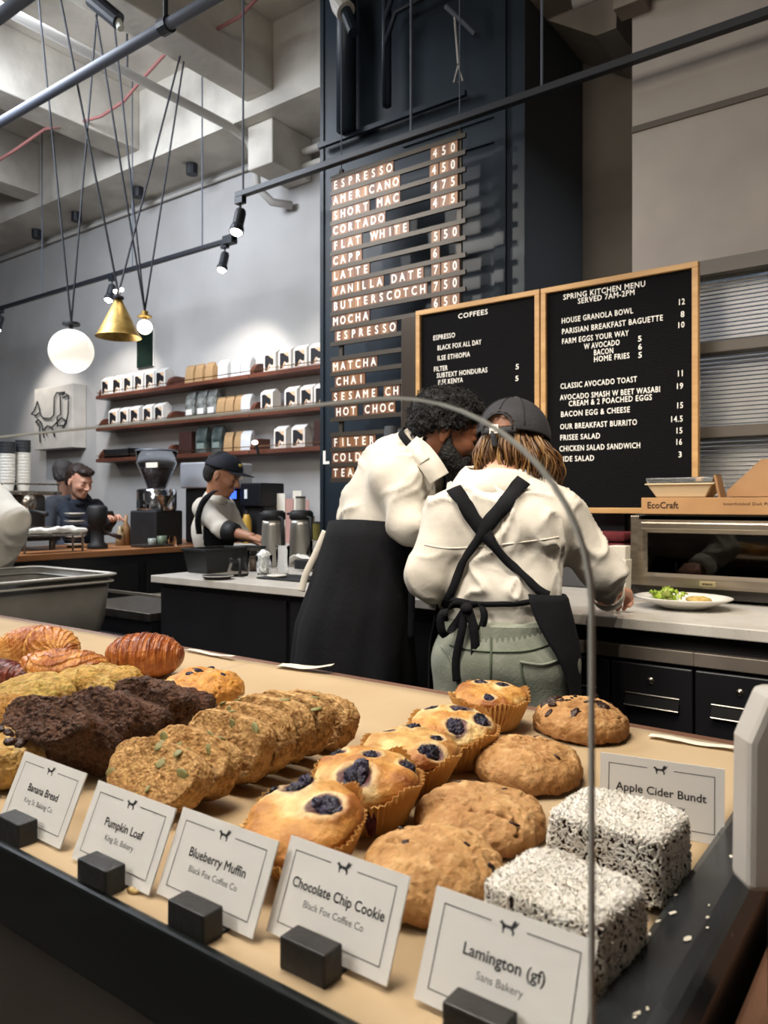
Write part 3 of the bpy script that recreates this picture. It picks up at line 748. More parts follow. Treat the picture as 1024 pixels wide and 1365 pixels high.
for i, rw in enumerate(rows):
    z = ZTOP-PITCH*i
    o = bpy.data.objects.new('rail', rail_me); COL.objects.link(o); o.parent = t; o.location = (-2.194-O.x, 0, z+PITCH/2-O.z)
    if rw:
        x = XL+tile_w/2+(0.02 if i in (10, 13, 15) else 0.0)
        for ch in rw:
            if ch == ' ': x += tile_w*(0.8 if i not in (4,) else 1.1); continue
            tile(ch, x, z); x += tile_w*(0.78 if ch == 'I' else 1.0)
    if i in prices:
        p = prices[i]; n = len(p); 
        if i == 6: tile('6', -1.955, z); continue
        xx = -1.822-tile_w/2 if i > 4 else -1.832-tile_w/2
        for ch in reversed(p):
            if ch != ' ': tile(ch, xx, z); xx -= tile_w
            else: xx -= tile_w*0.12
o = bpy.data.objects.new('rail', rail_me); COL.objects.link(o); o.parent = t; o.location = (-2.194-O.x, 0, ZTOP-PITCH*19.5-O.z)
for x in (-2.54, -1.83):
    MB().box((x-O.x-0.012, 0.006, ZTOP-PITCH*19.5-O.z), (x-O.x+0.012, 0.02, ZTOP+PITCH-O.z)).build('upright', railm, t)
for x in (-2.54, -1.83):
    MB().tube([(x-O.x, 0.012, ZTOP+PITCH-O.z), (x-O.x, 0.012, TZ2-O.z+0.9)], 0.003, 6).build('hanging_wire', m_pipe, t)
spot('rail_lamp', (-3.35, 1.9, 3.35), (-2.2, 3.1, 2.2), 26, NEUT, 42, 0.5, 0.015)

zl = ZTOP-PITCH*18-O.z; MB().add([(-2.655-O.x, 0, zl+0.038), (-2.655-O.x, 0, zl-0.032), (-2.612-O.x, 0, zl-0.032), (-2.612-O.x, 0, zl-0.018), (-2.638-O.x, 0, zl-0.018), (-2.638-O.x, 0, zl+0.038)], [(0, 1, 2, 3, 4, 5)]).build('loose_letter', white_ink, t)
# ---- steel panel between the rail menu and the letter boards
o = MB().box((-2.108, 2.985, 0.92), (-1.985, 3.0, CAMZ+0.88)).build('partition', mat('bronze_panel', '#4a433d', rough=0.3, metal=0.5), None, bev=0.003)
tag(o, 'narrow shiny bronze panel standing left of the coffees board', 'panel')

# ================================================================== FELT LETTER BOARDS
feltm = mat('black_felt', '#101012', rough=0.95, spec=0.2, bump=0.4, bs=400)
frw = wood('frame_oak', '#c49a64', '#ad8451', 'X', 8, rough=0.5)
def board(x0, x1, label, lines):
    z0, z1, y = CAMZ-0.042, CAMZ+0.884, 2.95
    t = thing('letter_board', label, 'letter board', ((x0+x1)/2, y, z0)); cx = (x0+x1)/2
    fw = 0.022
    MB().box((x0+fw-cx, 0.0, fw), (x1-fw-cx, 0.012, z1-z0-fw)).build('felt', feltm, t)
    g = MB()
    zz = fw+0.008
    while zz < z1-z0-fw:
        g.box((x0+fw-cx, -0.0016, zz), (x1-fw-cx, 0.0, zz+0.0045)); zz += 0.0085
    o = g.build('felt_grooves', feltm, t); o['kind'] = 'stuff'
    for lo, hi, nm in (((x0-cx, -0.016, 0), (x1-cx, 0.016, fw), 'frame_rail'), ((x0-cx, -0.016, z1-z0-fw), (x1-cx, 0.016, z1-z0), 'frame_rail'),
                       ((x0-cx, -0.016, fw), (x0+fw-cx, 0.016, z1-z0-fw), 'frame_stile'), ((x1-fw-cx, -0.016, fw), (x1-cx, 0.016, z1-z0-fw), 'frame_stile')):
        MB().box(lo, hi).build(nm, frw, t, bev=0.002)
    for txt, xa, ya, xb in lines:
        a = onY(540+xa/2.116, 340+ya/2.116, y); b = onY(540+xb/2.116, 340+ya/2.116, y)
        mb = MB(); H = 0.023
        fit_text(mb, txt, wallM(0, -0.0022, 0), b.x-a.x, size=H*1.36, bold=0.0003, spacing=1.12, res=2, depth=0.0006)
        o = mb.build('letter_line', white_ink, t); o.location = (a.x-cx, 0, a.z-H/2-z0)
    return t
board(-1.990, -1.372, 'left oak framed black letter board headed COFFEES', [
    ('COFFEES', 150, 173, 234), ('ESPRESSO', 80, 234, 142), ('BLACK FOX ALL DAY', 92, 262, 216), ('ILSE ETHIOPIA', 92, 291, 184), ('FILTER', 82, 322, 121),
    ('SUBTEXT HONDURAS', 90, 340, 233), ('5', 312, 315, 322), ('ILSE KENYA', 94, 359, 164), ('5', 311, 348, 321)])
board(-1.366, -0.745, 'right oak framed black letter board with the spring kitchen menu', [
    ('SPRING KITCHEN MENU', 447, 119, 678), ('SERVED 7AM-2PM', 488, 130, 648), ('HOUSE GRANOLA BOWL', 442, 186, 644), ('12', 770, 133, 790),
    ('PARISIAN BREAKFAST BAGUETTE', 443, 216, 728), ('8', 778, 167, 789), ('FARM EGGS YOUR WAY', 443, 244, 632), ('10', 768, 198, 789),
    ('W AVOCADO', 506, 258, 606), ('5', 657, 236, 668), ('BACON', 533, 275, 588), ('6', 658, 259, 669), ('HOME FRIES', 533, 294, 634), ('5', 658, 282, 669),
    ('CLASSIC AVOCADO TOAST', 439, 370, 655), ('11', 767, 334, 784), ('AVOCADO SMASH W BEET WASABI', 438, 402, 720), ('19', 764, 370, 785),
    ('CREAM & 2 POACHED EGGS', 462, 419, 697), ('BACON EGG & CHEESE', 440, 449, 635), ('15', 765, 424, 785), ('OUR BREAKFAST BURRITO', 438, 484, 655),
    ('14.5', 748, 463, 784), ('FRISEE SALAD', 438, 515, 551), ('15', 763, 495, 783), ('CHICKEN SALAD SANDWICH', 436, 546, 664), ('16', 763, 527, 782),
    ('SIDE SALAD', 438, 575, 534), ('3', 771, 562, 781)])
for x in (-1.85, -1.5, -1.25, -0.9):
    pass
# ================================================================== KITCHEN COUNTER
CT = 0.92
quartz = mat('white_quartz', '#c9c5bd', rough=0.35, col2='#bcb8b0', vs=12, speck=('#8f8b84', 260, 0.68))
o = MB().box((-2.93, 2.175, CT-0.032), (1.2, 3.13, CT)).build('worktop', quartz, None, bev=0.003)
tag(o, 'long white stone worktop of the kitchen counter', 'worktop')
cabm = mat('cabinet_black', '#17171a', rough=0.35, col2='#1c1c1f', vs=4)
def fridge(x0, n, label):
    w = 0.235; t = thing('drawer_refrigerator', label, 'refrigerator', (x0, 2.2, 0), 0, 'under counter drawer units'); W_ = w*n
    MB().box((0, 0.03, 0.08), (W_, 0.85, CT-0.034)).build('body', cabm, t)
    MB().box((0, 0.0, CAMZ-0.45), (W_, 0.03, CAMZ-0.412)).build('steel_strip', mat('strip_steel', '#8c8379', rough=0.45, metal=0.45, col2='#7c7369', vs=8), t, bev=0.002)
    for x in (0.06, W_-0.06):
        for y in (0.1, 0.75): MB().tube([(x, y, 0), (x, y, 0.08)], 0.02, 10).build('foot', m_steel_d, t)
    for k in range(n):
        for z0, z1 in ((0.47, CAMZ-0.46), (0.11, 0.46)):
            d = MB().box((k*w+0.003, -0.0, z0), ((k+1)*w-0.003, 0.03, z1)).build('drawer', cabm, t, bev=0.004)
            hx = k*w+w*0.52; hz = z1-0.105
            MB().add([(hx-0.075, -0.001, hz+0.018), (hx+0.075, -0.001, hz+0.018), (hx+0.075, -0.014, hz-0.014), (hx-0.075, -0.014, hz-0.014), (hx-0.075, -0.001, hz-0.02), (hx+0.075, -0.001, hz-0.02)],
                     [(0, 3, 2, 1), (3, 4, 5, 2), (0, 4, 3), (1, 2, 5)]).build('handle', mat('handle_black', '#060607', rough=0.6, spec=0.2), d)
            MB().tube([(hx-0.075, -0.015, hz-0.014), (hx+0.075, -0.015, hz-0.014)], 0.0022, 6).tube([(hx-0.075, -0.003, hz+0.019), (hx+0.075, -0.003, hz+0.019)], 0.0018, 6).build('handle_edge', m_steel, d)['kind'] = 'stuff'
            if z0 > 0.4:
                MB().lathe([(0, 0.006), (0.007, 0.005), (0.0105, 0.0)], (0, 0, 0), 16, M=Matrix.Rotation(PI/2, 4, 'X')).build('lock', m_steel, d, smooth=True).location = (k*w+w*0.5, 0, z1-0.045)
    return t
fridge(-1.275, 3, 'black drawer refrigerator under the white counter behind the standing baristas')
fridge(-0.57, 4, 'black drawer refrigerator with steel strip and round locks below the toaster oven')
for i, (a, b) in enumerate(((-2.90, -2.1), (-2.095, -1.28))):
    t = thing('base_cabinet', ['black base cabinet under the left end of the white counter', 'black base cabinet behind the man in the long apron'][i], 'cabinet', (a, 2.2, 0), 0, 'black base cabinets')
    MB().box((0, 0.02, 0), (b-a, 0.9, CT-0.034)).build('body', cabm, t)
    MB().box((0.01, 0, 0.1), (b-a-0.01, 0.02, CT-0.06)).build('front_panel', cabm, t, bev=0.003)

# ---- toaster oven
OZ = CT+0.012; oy = 2.64
a = onY(838, 700, oy); OW = 0.53
t = thing('toaster_oven', 'brushed steel toaster oven with glass door on the white counter', 'oven', (a.x, oy, CT))
m_ov = mat('oven_steel', '#b9ad9c', rough=0.3, metal=0.95, col2='#9c9284', vs=50, stretch=(0.05, 1, 1), rvar=0.05)
dark = mat('oven_dark', '#1b1a19', rough=0.5)
H0, H1 = 0.055, 0.29
MB().box((0.0, 0.035, 0.012), (OW, 0.06, 0.055)).box((0, 0.05, 0.03), (0.006, 0.40, 0.29)).box((OW-0.006, 0.05, 0.03), (OW, 0.40, 0.29)).box((0, 0.05, 0.284), (OW, 0.4, 0.29)).box((0, 0.39, 0.03), (OW, 0.4, 0.29)).box((0, 0.05, 0.03), (OW, 0.4, 0.045)).build('body', mat('oven_body', '#4a4743', rough=0.45, metal=0.6), t)['kind'] = 'stuff'
for x in (0.04, OW-0.04):
    for y in (0.07, 0.37): MB().tube([(x, y, 0), (x, y, 0.03)], 0.012, 10).build('foot', m_blackm, t)
MB().box((0, 0.02, 0.046), (0.03, 0.05, 0.285)).build('side_trim', m_ov, t, bev=0.003)
MB().box((OW-0.03, 0.02, 0.046), (OW, 0.05, 0.285)).build('side_trim', m_ov, t, bev=0.003)
# door: ring of steel round the glass, bevelled inwards
d = MB(); ox0, ox1, oz0, oz1 = 0.032, OW-0.032, 0.048, 0.272; ix0, ix1, iz0, iz1 = 0.062, OW-0.075, 0.092, 0.228; g = 0.012
d.add([(ox0, 0, oz0), (ox1, 0, oz0), (ox1, 0, oz1), (ox0, 0, oz1), (ix0-g, 0, iz0-g), (ix1+g, 0, iz0-g), (ix1+g, 0, iz1+g), (ix0-g, 0, iz1+g),
       (ix0, 0.01, iz0), (ix1, 0.01, iz0), (ix1, 0.01, iz1), (ix0, 0.01, iz1), (ox0, 0.03, oz0), (ox1, 0.03, oz0), (ox1, 0.03, oz1), (ox0, 0.03, oz1)],
      [(0,1,5,4),(1,2,6,5),(2,3,7,6),(3,0,4,7),(4,5,9,8),(5,6,10,9),(6,7,11,10),(7,4,8,11),(0,12,13,1),(1,13,14,2),(2,14,15,3),(3,15,12,0)])
door = d.build('door', m_ov, t)
MB().box((ix0-0.002, 0.011, iz0-0.002), (ix1+0.002, 0.014, iz1+0.002)).build('door_glass', mat('oven_glass', '#57534e', rough=0.04, trans=1.0, ior=1.5), door)
MB().box((0.006, 0.06, 0.045), (OW-0.006, 0.385, 0.05)).box((0.006, 0.38, 0.045), (OW-0.006, 0.385, 0.28)).build('cavity', dark, t)['kind'] = 'stuff'
hh = MB().box((0.055, -0.042, 0.240), (0.46, -0.028, 0.266)).build('handle', m_ov, door, bev=0.005)
MB().box((0.062, -0.03, 0.246), (0.08, 0, 0.262)).build('handle_mount', m_ov, door); MB().box((0.43, -0.03, 0.246), (0.47, 0, 0.262)).build('handle_mount', m_ov, door, bev=0.003)
for z, nm in ((0.178, 'wire_rack'), (0.125, 'wire_rack')):
    r = MB()
    r.tube([(ix0-0.02, 0.07, z), (ix1+0.02, 0.07, z)], 0.0022, 6)
    for k in range(24): x = ix0-0.01+k*0.0175; r.tube([(x, 0.07, z+0.002), (x, 0.36, z+0.002)], 0.0012, 5)
    r.build(nm, m_steel, t)['kind'] = 'stuff'
lb = MB().box((0.235, -0.002, 0.055), (0.285, 0, 0.072)).build('badge', mat('badge_gold', '#a89a72', rough=0.4, metal=0.4), t, bev=0.001)
mb = MB()
for k, w_ in enumerate((0.004, 0.003, 0.0045, 0.003, 0.004, 0.0025)): mb.box((0.244+0.0056*k, -0.0028, 0.0605), (0.244+0.0056*k+w_, -0.002, 0.0662))
o = mb.build('badge_marks', dark, lb); o['kind'] = 'stuff'
# ---- on top of the oven
kraft = mat('kraft_board', '#b98e60', rough=0.75, col2='#a98055', vs=5, bump=0.06, bs=120)
kx = onY(855, 660, 2.66).x
t = thing('kraft_carton', 'long flat printed kraft carton lying on top of the toaster oven', 'box', (kx, 2.66, CT+0.291))
MB().box((0, 0, 0), (0.56, 0.27, 0.056)).build('carton_body', kraft, t, bev=0.002)
mb = MB(); fit_text(mb, "EcoCraft", wallM(0.02, -0.0012, 0.02), 0.105, size=0.031, bold=0.0006); mb.build('carton_lettering', mat('ink_brown', '#3d2a1a', rough=0.8), t)
mb = MB(); fit_text(mb, "Interfolded Deli Papers", wallM(0.265, -0.0012, 0.031), 0.17, size=0.0125); mb.build('carton_small_print', MATS['ink_brown'], t)
z = CT+0.291+0.057
fx0 = onY(863, 640, 2.70).x; fx1 = onY(948, 640, 2.70).x
t = thing('takeout_tray', 'pale fibre takeout tray with a clear lid on the kraft carton', 'food container', ((fx0+fx1)/2, 2.78, z))
w = (fx1-fx0)/2*1.03
b = MB(); b.frust((-w, -0.075, 0), (w, 0.075, 0.045), 0.018); b.v = [(x*(0.9 if zz < 0.01 else 1), y, zz) for x, y, zz in b.v]
b.build('tray_base', mat('fibre', '#cfc0a0', rough=0.8), t, bev=0.004)
MB().box((-w-0.006, -0.081, 0.043), (w+0.006, 0.081, 0.048)).build('tray_rim', MATS['fibre'], t, bev=0.002)
MB().frust((-w, -0.075, 0.068), (w, 0.075, 0.048), -0.004).build('clear_lid', mat('clear_plastic', '#e8ecee', rough=0.08, trans=0.9, ior=1.3), t, bev=0.004)
t = thing('folded_carton', 'open kraft box with slanting folded flap above the toaster oven', 'box', (onY(968, 640, 2.72).x, 2.74, z))
kb = mat('kraft_darker', '#a27c55', rough=0.8, col2='#8f6c49', vs=5)
MB().prism([(-0.02, 0.0), (-0.035, 0.075), (-0.028, 0.075), (-0.012, 0.0)], -0.04, 0.04).build('side_flap', kb, t)
MB().prism([(0, 0), (0.4, 0), (0.4, 0.13), (0.1, 0.125), (0.09, 0.115), (0.0, 0.02)], -0.01, -0.006, 0, Matrix.Rotation(math.radians(-12), 4, 'X')).build('front_flap', kb, t)
MB().prism([(0.01, 0), (0.4, 0), (0.4, 0.05), (0.04, 0.05)], 0.01, 0.16).build('box_body', kb, t, bev=0.002)

# ---- big plate with salad and sandwich
P_ = onZ(911, 811, CT)
cer = mat('white_ceramic', '#e9e6de', rough=0.18, coat=0.3)
t = thing('dinner_plate', 'large white oval plate holding salad and a muffin in front of the oven', 'plate', (P_.x, P_.y, CT))
R_ = 0.118
MB().lathe([(0, 0.004), (0.055, 0.003), (0.06, 0.0), (0.068, 0.003), (0.10, 0.016), (0.142, 0.034), (0.145, 0.037), (0.14, 0.038), (0.10, 0.022), (0.075, 0.011), (0, 0.009)], (0, 0, 0), 56, sx=1.0, sy=0.85).build('plate_body', cer, t, smooth=True)
t.rotation_euler[2] = 0.15
# salad: crumpled leaves
rnd = random.Random(5)
lfm = [mat('leaf_lime', '#b6c94a', rough=0.5, col2='#8fae32', vs=30), mat('leaf_green', '#8aa833', rough=0.5, col2='#cdd67a', vs=25)]
t = thing('salad_pile', 'pile of frilly lime green lettuce on the left of the white plate', 'salad', (P_.x-0.045, P_.y-0.01, CT+0.016))
for k in range(34):
    n = 7; V_ = []; c = Vector((rnd.gauss(0, 0.019), rnd.gauss(0, 0.017), abs(rnd.gauss(0.012, 0.010)))); E = Euler((rnd.uniform(-1, 1), rnd.uniform(-1, 1), rnd.uniform(0, 6))).to_matrix(); ph = rnd.uniform(0, 6)
    for j in range(n):
        for i in range(n):
            u = i/(n-1)-0.5; v = j/(n-1)-0.5; r = math.hypot(u, v)
            V_.append(c+E @ Vector((u*0.028, v*0.024, 0.007*math.sin(u*14+ph)*r*1.6+0.006*math.cos(v*15+ph)*r*1.6)))
    V_ = [Vector((p.x, p.y, max(0.0, p.z))) for p in V_]
    o = MB().grid(V_, n, n).build('lettuce_leaf', lfm[k % 2], t, smooth=True)
t = thing('open_sandwich', 'toasted bun with green filling on the right of the white plate', 'sandwich', (P_.x+0.045, P_.y+0.005, CT+0.011))
V, Q = sdf_mesh([ell((0, 0, 0.018), (0.038, 0.032, 0.012), k=0.01)], 0.0025); V = displace(V, Q, fbm(V*90, 3)*0.0022)
link('bun_top', np_mesh('bun_top', V, Q, mat('bun_toast', '#c9b26a', rough=0.7, col2='#a9863f', vs=50, bump=0.3, bs=150)), t)
V, Q = sdf_mesh([ell((0, 0, 0.006), (0.044, 0.037, 0.007), k=0.01)], 0.0025); V = displace(V, Q, fbm(V*140, 3, 5)*0.006); V[:, 2] = np.maximum(V[:, 2], 0.0)
link('green_filling', np_mesh('green_filling', V, Q, lfm[0]), t)

# ---- white folded cartons beside the oven, red cloth
t = thing('paper_sleeve_stack', 'stack of tall white paper cartons left of the oven beside the hand', 'carton', (onY(818, 780, 2.50).x, 2.56, CT))
pw = mat('paper_white', '#ded8ca', rough=0.8)
MB().frust((-0.032, -0.03, 0), (0.032, 0.03, 0.14), 0.004).build('carton_lower', pw, t, bev=0.003)
MB().frust((-0.029, -0.027, 0.10), (0.029, 0.027, 0.185), 0.003).build('carton_upper', pw, t, bev=0.003)
t = thing('red_cloth_stack', 'folded red cloths stacked behind the white cartons below the board', 'cloth', (-1.10, 2.95, CT+0.141))
o = MB().box((-1.24, 2.84, CT+0.001), (-0.97, 3.05, CT+0.14)).build('grey_storage_box', mat('box_grey', '#4a4a4c', rough=0.6), None, bev=0.006); tag(o, 'grey storage box under the red cloths behind the white cartons', 'box')
for k in range(2):
    MB().box((-0.12, -0.09, k*0.04), (0.11, 0.09, k*0.04+0.036)).build('folded_cloth', mat('red_cloth', '#6e1f24', rough=0.9, col2='#531419', vs=10), t, bev=0.012)
for k in range(1):
    o = MB().box((-1.24, 3.06, CT), (-1.06, 3.10, 1.245)).build('slatted_panel', mat('dark_louvre', '#33343a', rough=0.5), None); tag(o, 'dark upright panel under the menu board behind the red cloths', 'panel')

# ================================================================== LEFT END OF THE WHITE COUNTER
glass = mat('clear_glass', '#ffffff', rough=0.02, trans=1.0, ior=1.12)
binm = mat('bin_black', '#1f2122', rough=0.5)
def bus_bin(x, y, w, d, h, label):
    t = thing('black_bin', label, 'bin', (x, y, CT+0.001), 0, 'black plastic bins')
    b = MB(); r = 0.02
    # open tub: outer and inner walls
    def ring(w_, d_, z): return [(-w_, -d_, z), (w_, -d_, z), (w_, d_, z), (-w_, d_, z)]
    vs = ring(w*0.42, d*0.42, 0)+ring(w*0.5, d*0.5, h)+ring(w*0.48, d*0.48, h)+ring(w*0.41, d*0.41, 0.005)
    f = [(3, 2, 1, 0)]+[(i, (i+1) % 4, (i+1) % 4+4, i+4) for i in range(4)]+[(i+4, (i+1) % 4+4, (i+1) % 4+8, i+8) for i in range(4)]+[(i+8, (i+1) % 4+8, (i+1) % 4+12, i+12) for i in range(4)]+[(12, 13, 14, 15)]
    b.add(vs, f); b.build('tub', binm, t, bev=0.006)
    rm = MB(); vs = ring(w*0.53, d*0.53, h-0.012)+ring(w*0.53, d*0.53, h)+ring(w*0.47, d*0.47, h)+ring(w*0.47, d*0.47, h-0.012)
    rm.add(vs, [(i+4*j, (i+1) % 4+4*j, (i+1) % 4+4*((j+1) % 4), i+4*((j+1) % 4)) for i in range(4) for j in range(4)]); rm.build('rim', binm, t, bev=0.002)
    return t
bus_bin(-2.83, 2.47, 0.165, 0.26, 0.115, 'near black plastic bin at the left end of the white counter')
bus_bin(-2.86, 2.70, 0.13, 0.13, 0.11, 'black plastic bin behind the glass jar, just in front of the capped barista')
def place(px, py, z=CT): p = onZ(px, py, z); return (p.x, p.y, z+0.0008)
def carafe(loc, label):
    t = thing('thermal_carafe', label, 'carafe', loc, 0, 'steel thermal carafes')
    MB().lathe([(0, 0), (0.066, 0), (0.07, 0.006), (0.07, 0.03), (0.058, 0.21), (0.056, 0.24), (0.0, 0.24)], (0, 0, 0), 28).build('flask', mat('flask_steel', '#c6c3bc', rough=0.33, metal=0.75, col2='#a19e97', vs=14, stretch=(1, 1, 0.05)), t, smooth=True)
    MB().lathe([(0.057, 0.238), (0.064, 0.245), (0.064, 0.275), (0.05, 0.288), (0, 0.29)], (0, 0, 0), 28).build('lid', m_blackm, t, smooth=True)
    MB().tube([(0.055, -0.02, 0.255), (0.1, -0.035, 0.25), (0.105, -0.037, 0.12), (0.064, -0.02, 0.06)], 0.009, 8).build('handle', m_blackm, t, smooth=True)
    MB().box((-0.09, -0.02, 0.262), (-0.05, 0.02, 0.276)).build('spout', m_blackm, t, bev=0.004)
    return t
c1 = (-2.84, 2.87, CT+0.0008); carafe(c1, 'left of two steel thermal carafes with black lids on the counter')
c2 = place(390, 752); carafe((-2.80, 3.04, c2[2]), 'right of two steel thermal carafes with black lids on the counter')
def glass_cup(px, py, r, h, label, nm='glass_tumbler', cat='glass', m=None, grp=None, fill=None):
    t = thing(nm, label, cat, place(px, py), 0, grp)
    MB().lathe([(0, 0), (r*0.82, 0), (r, h), (r*0.94, h), (r*0.76, 0.006), (0, 0.006)], (0, 0, 0), 20).build('cup_body', m or glass, t, smooth=True)
    if fill: MB().lathe([(0, 0.007), (r*0.75, 0.007), (r*0.85, h*0.6), (0, h*0.6)], (0, 0, 0), 16).build('contents', fill, t, smooth=True)
    return t
glass_cup(377, 768, 0.032, 0.135, 'tall clear ribbed tumbler in front of the carafes')
coffee = mat('coffee_liquid', '#2a1408', rough=0.1); ice = mat('ice_white', '#dfe3e2', rough=0.3, bump=1.0, bs=60)
t = glass_cup(327, 757, 0.034, 0.10, 'clear glass jar with dark rim beside the black bins', 'glass_jar', 'jar', fill=mat('tea_brown', '#4a3a2c', rough=0.3)); t.location = (-2.70, 2.60, CT+0.0008)
MB().lathe([(0.028, 0.1), (0.036, 0.1), (0.036, 0.112), (0.028, 0.112)], (0, 0, 0), 20).build('jar_rim', m_steel_d, t)
t = thing('coffee_server', 'glass coffee server with black collar and handle near the counter edge', 'coffee pot', place(317, 768))
MB().lathe([(0, 0), (0.045, 0), (0.05, 0.01), (0.034, 0.06), (0.03, 0.075), (0.034, 0.085)], (0, 0, 0), 20).build('pot_body', glass, t, smooth=True)
MB().lathe([(0.034, 0.06), (0.037, 0.06), (0.037, 0.078), (0.034, 0.078)], (0, 0, 0), 20).build('collar', m_blackm, t)
MB().tube([(0.03, -0.02, 0.075), (0.055, -0.035, 0.075), (0.058, -0.04, 0.02), (0.045, -0.03, 0.012)], 0.007, 8).build('handle', m_blackm, t, smooth=True)
t = thing('dark_plate', 'small dark plate with a pale rim left of the coffee server', 'plate', place(290, 772))
MB().lathe([(0, 0), (0.05, 0), (0.066, 0.012), (0.068, 0.014), (0.064, 0.014), (0.048, 0.005), (0, 0.004)], (0, 0, 0), 30).build('plate_body', m_blackm, t, smooth=True)
MB().lathe([(0.065, 0.0142), (0.0685, 0.0142), (0.0685, 0.0162), (0.065, 0.0162)], (0, 0, 0), 30).build('plate_rim', cer, t, smooth=True)
t = thing('water_glass', 'clear glass full of crushed ice in front of the left carafe', 'glass', place(352, 766))
MB().lathe([(0, 0), (0.032, 0), (0.04, 0.09), (0.038, 0.09), (0.029, 0.006), (0, 0.006)], (0, 0, 0), 20).build('cup_body', glass, t, smooth=True)
V, Q = sdf_mesh([cap((0, 0, 0.025), (0, 0, 0.08), 0.024, 0.032, 0.01)], 0.004); V = displace(V, Q, fbm(V*90, 2)*0.006)
link('ice', np_mesh('ice', V, Q, ice, smooth=False), t)
glass_cup(336, 753, 0.03, 0.075, 'short glass with dark coffee behind the ice glass', fill=coffee)
glass_cup(424, 762, 0.04, 0.15, 'tall faceted clear glass beside the apron of the bending man', 'glass_pitcher', 'glass')
glass_cup(440, 757, 0.036, 0.14, 'clear glass partly behind the elbow of the bending man', 'glass_pitcher', 'glass')
t = thing('bar_mat', 'black rubber mat on the white counter beside the bending man', 'mat', place(388, 772))
MB().box((-0.13, -0.08, 0), (0.15, 0.1, 0.008)).build('mat_body', m_blackm, t, bev=0.003)
t = thing('tea_saucer', 'small white saucer on the black mat', 'saucer', (place(369, 772)[0], place(369, 772)[1], CT+0.0095))
MB().lathe([(0, 0), (0.03, 0), (0.045, 0.008), (0.043, 0.01), (0.028, 0.004), (0, 0.003)], (0, 0, 0), 24).build('saucer_body', cer, t, smooth=True)
t = thing('black_cup_tray', 'small black round tray with a folded white cloth on the mat', 'tray', (place(409, 761)[0], place(409, 761)[1], CT+0.0095))
MB().box((-0.045, -0.04, 0), (0.045, 0.04, 0.045)).build('tray_body', m_blackm, t, bev=0.004)
t = thing('bar_towel', 'crumpled white towel hanging over the black caddy on the mat', 'towel', (place(404, 757)[0], place(404, 757)[1]-0.03, CT+0.058))
V = []
for j in range(12):
    for i in range(16):
        u = i/15; v = j/11; V.append((-0.075+0.14*u, -0.02+0.05*v, 0.012*math.sin(PI*u*1.3)+0.004*math.sin(v*9+u*7)-max(0, 0.45-u)*0.07))
MB().grid(V, 16, 12).build('towel_cloth', mat('towel_white', '#d8d6cf', rough=0.95), t, smooth=True).modifiers.new('s', 'SOLIDIFY').thickness = 0.004
# behind the carafes: dispenser, yellow bottle, papers, jars
def item(nm, label, cat, px, py, grp=None, dz=0): p = place(px, py); return thing(nm, label, cat, (p[0], p[1], p[2]+dz), 0, grp)
SH_Y = 3.12
o = MB().box((-4.395, 3.98, 0.90), (-2.9, 4.58, 0.94)).build('back_counter', quartz, None, bev=0.003); tag(o, 'back counter against the wall below the right end of the coffee shelves', 'worktop')
t = thing('back_cabinet', 'dark cabinet under the back counter by the wall', 'cabinet', (-4.15, 4.0, 0)); MB().box((0, 0, 0), (1.24, 0.56, 0.899)).build('body', cabm, t)
def onback(px, dy=0.0): Y = 4.2+dy; return (onY(px, 700, Y).x, Y, 0.9408)
t = thing('black_dispenser', 'square black drinks dispenser behind the steel carafes', 'dispenser', onback(350, 0.05))
MB().box((-0.12, -0.1, 0), (0.12, 0.12, 0.28)).build('body', m_blackm, t, bev=0.008)
MB().box((-0.10, -0.14, 0.28), (0.12, 0.12, 0.46)).build('head', m_black, t, bev=0.01)
MB().box((-0.05, -0.145, 0.34), (-0.02, -0.139, 0.41)).build('display', mat('display_white', '#d8dde0', rough=0.4), t)
t = thing('mustard_bottle', 'yellow bottle standing between the barista and the carafes', 'bottle', onback(329, -0.12))
MB().lathe([(0, 0), (0.035, 0), (0.037, 0.01), (0.037, 0.17), (0.026, 0.2), (0.02, 0.22), (0, 0.22)], (0, 0, 0), 16).build('bottle_body', mat('mustard', '#b8923a', rough=0.4), t, smooth=True)
MB().lathe([(0, 0.25), (0.016, 0.25), (0.02, 0.218)], (0, 0, 0), 12).build('bottle_cap', m_blackm, t)
for i, (px, h, r, c, lb) in enumerate(((413, 0.2, 0.035, '#6b5a3a', 'brown jar of tea on the back counter near the pillar'), (401, 0.34, 0.035, '#b3aea2', 'pale tall canister on the back counter behind the right carafe'), (422, 0.16, 0.033, '#6f6836', 'olive jar on the back counter right by the pillar'))):
    t = thing('canister', lb, 'jar', onback(px, -0.1), 0, 'jars on the back counter')
    MB().lathe([(0, 0), (r, 0), (r, h), (0, h)], (0, 0, 0), 18).build('jar_body', mat('jar_%d' % i, c, rough=0.3), t, smooth=False)
    MB().lathe([(r*1.03, h), (r*1.03, h+0.015), (0, h+0.016)], (0, 0, 0), 18).build('jar_lid', m_steel_d, t)
t = thing('paper_menus', 'upright white and pink papers behind the carafe lids', 'papers', onback(386, 0.1))
for k, (x, h) in enumerate(((-0.08, 0.38), (0.0, 0.34), (0.08, 0.40), (0.15, 0.33))):
    MB().box((x-0.045, -0.003+0.006*k-0.01, 0), (x+0.045, 0.006*k-0.01, h)).build('paper_sheet', [pw, mat('paper_pink', '#b58d84', rough=0.8)][k % 2], t)

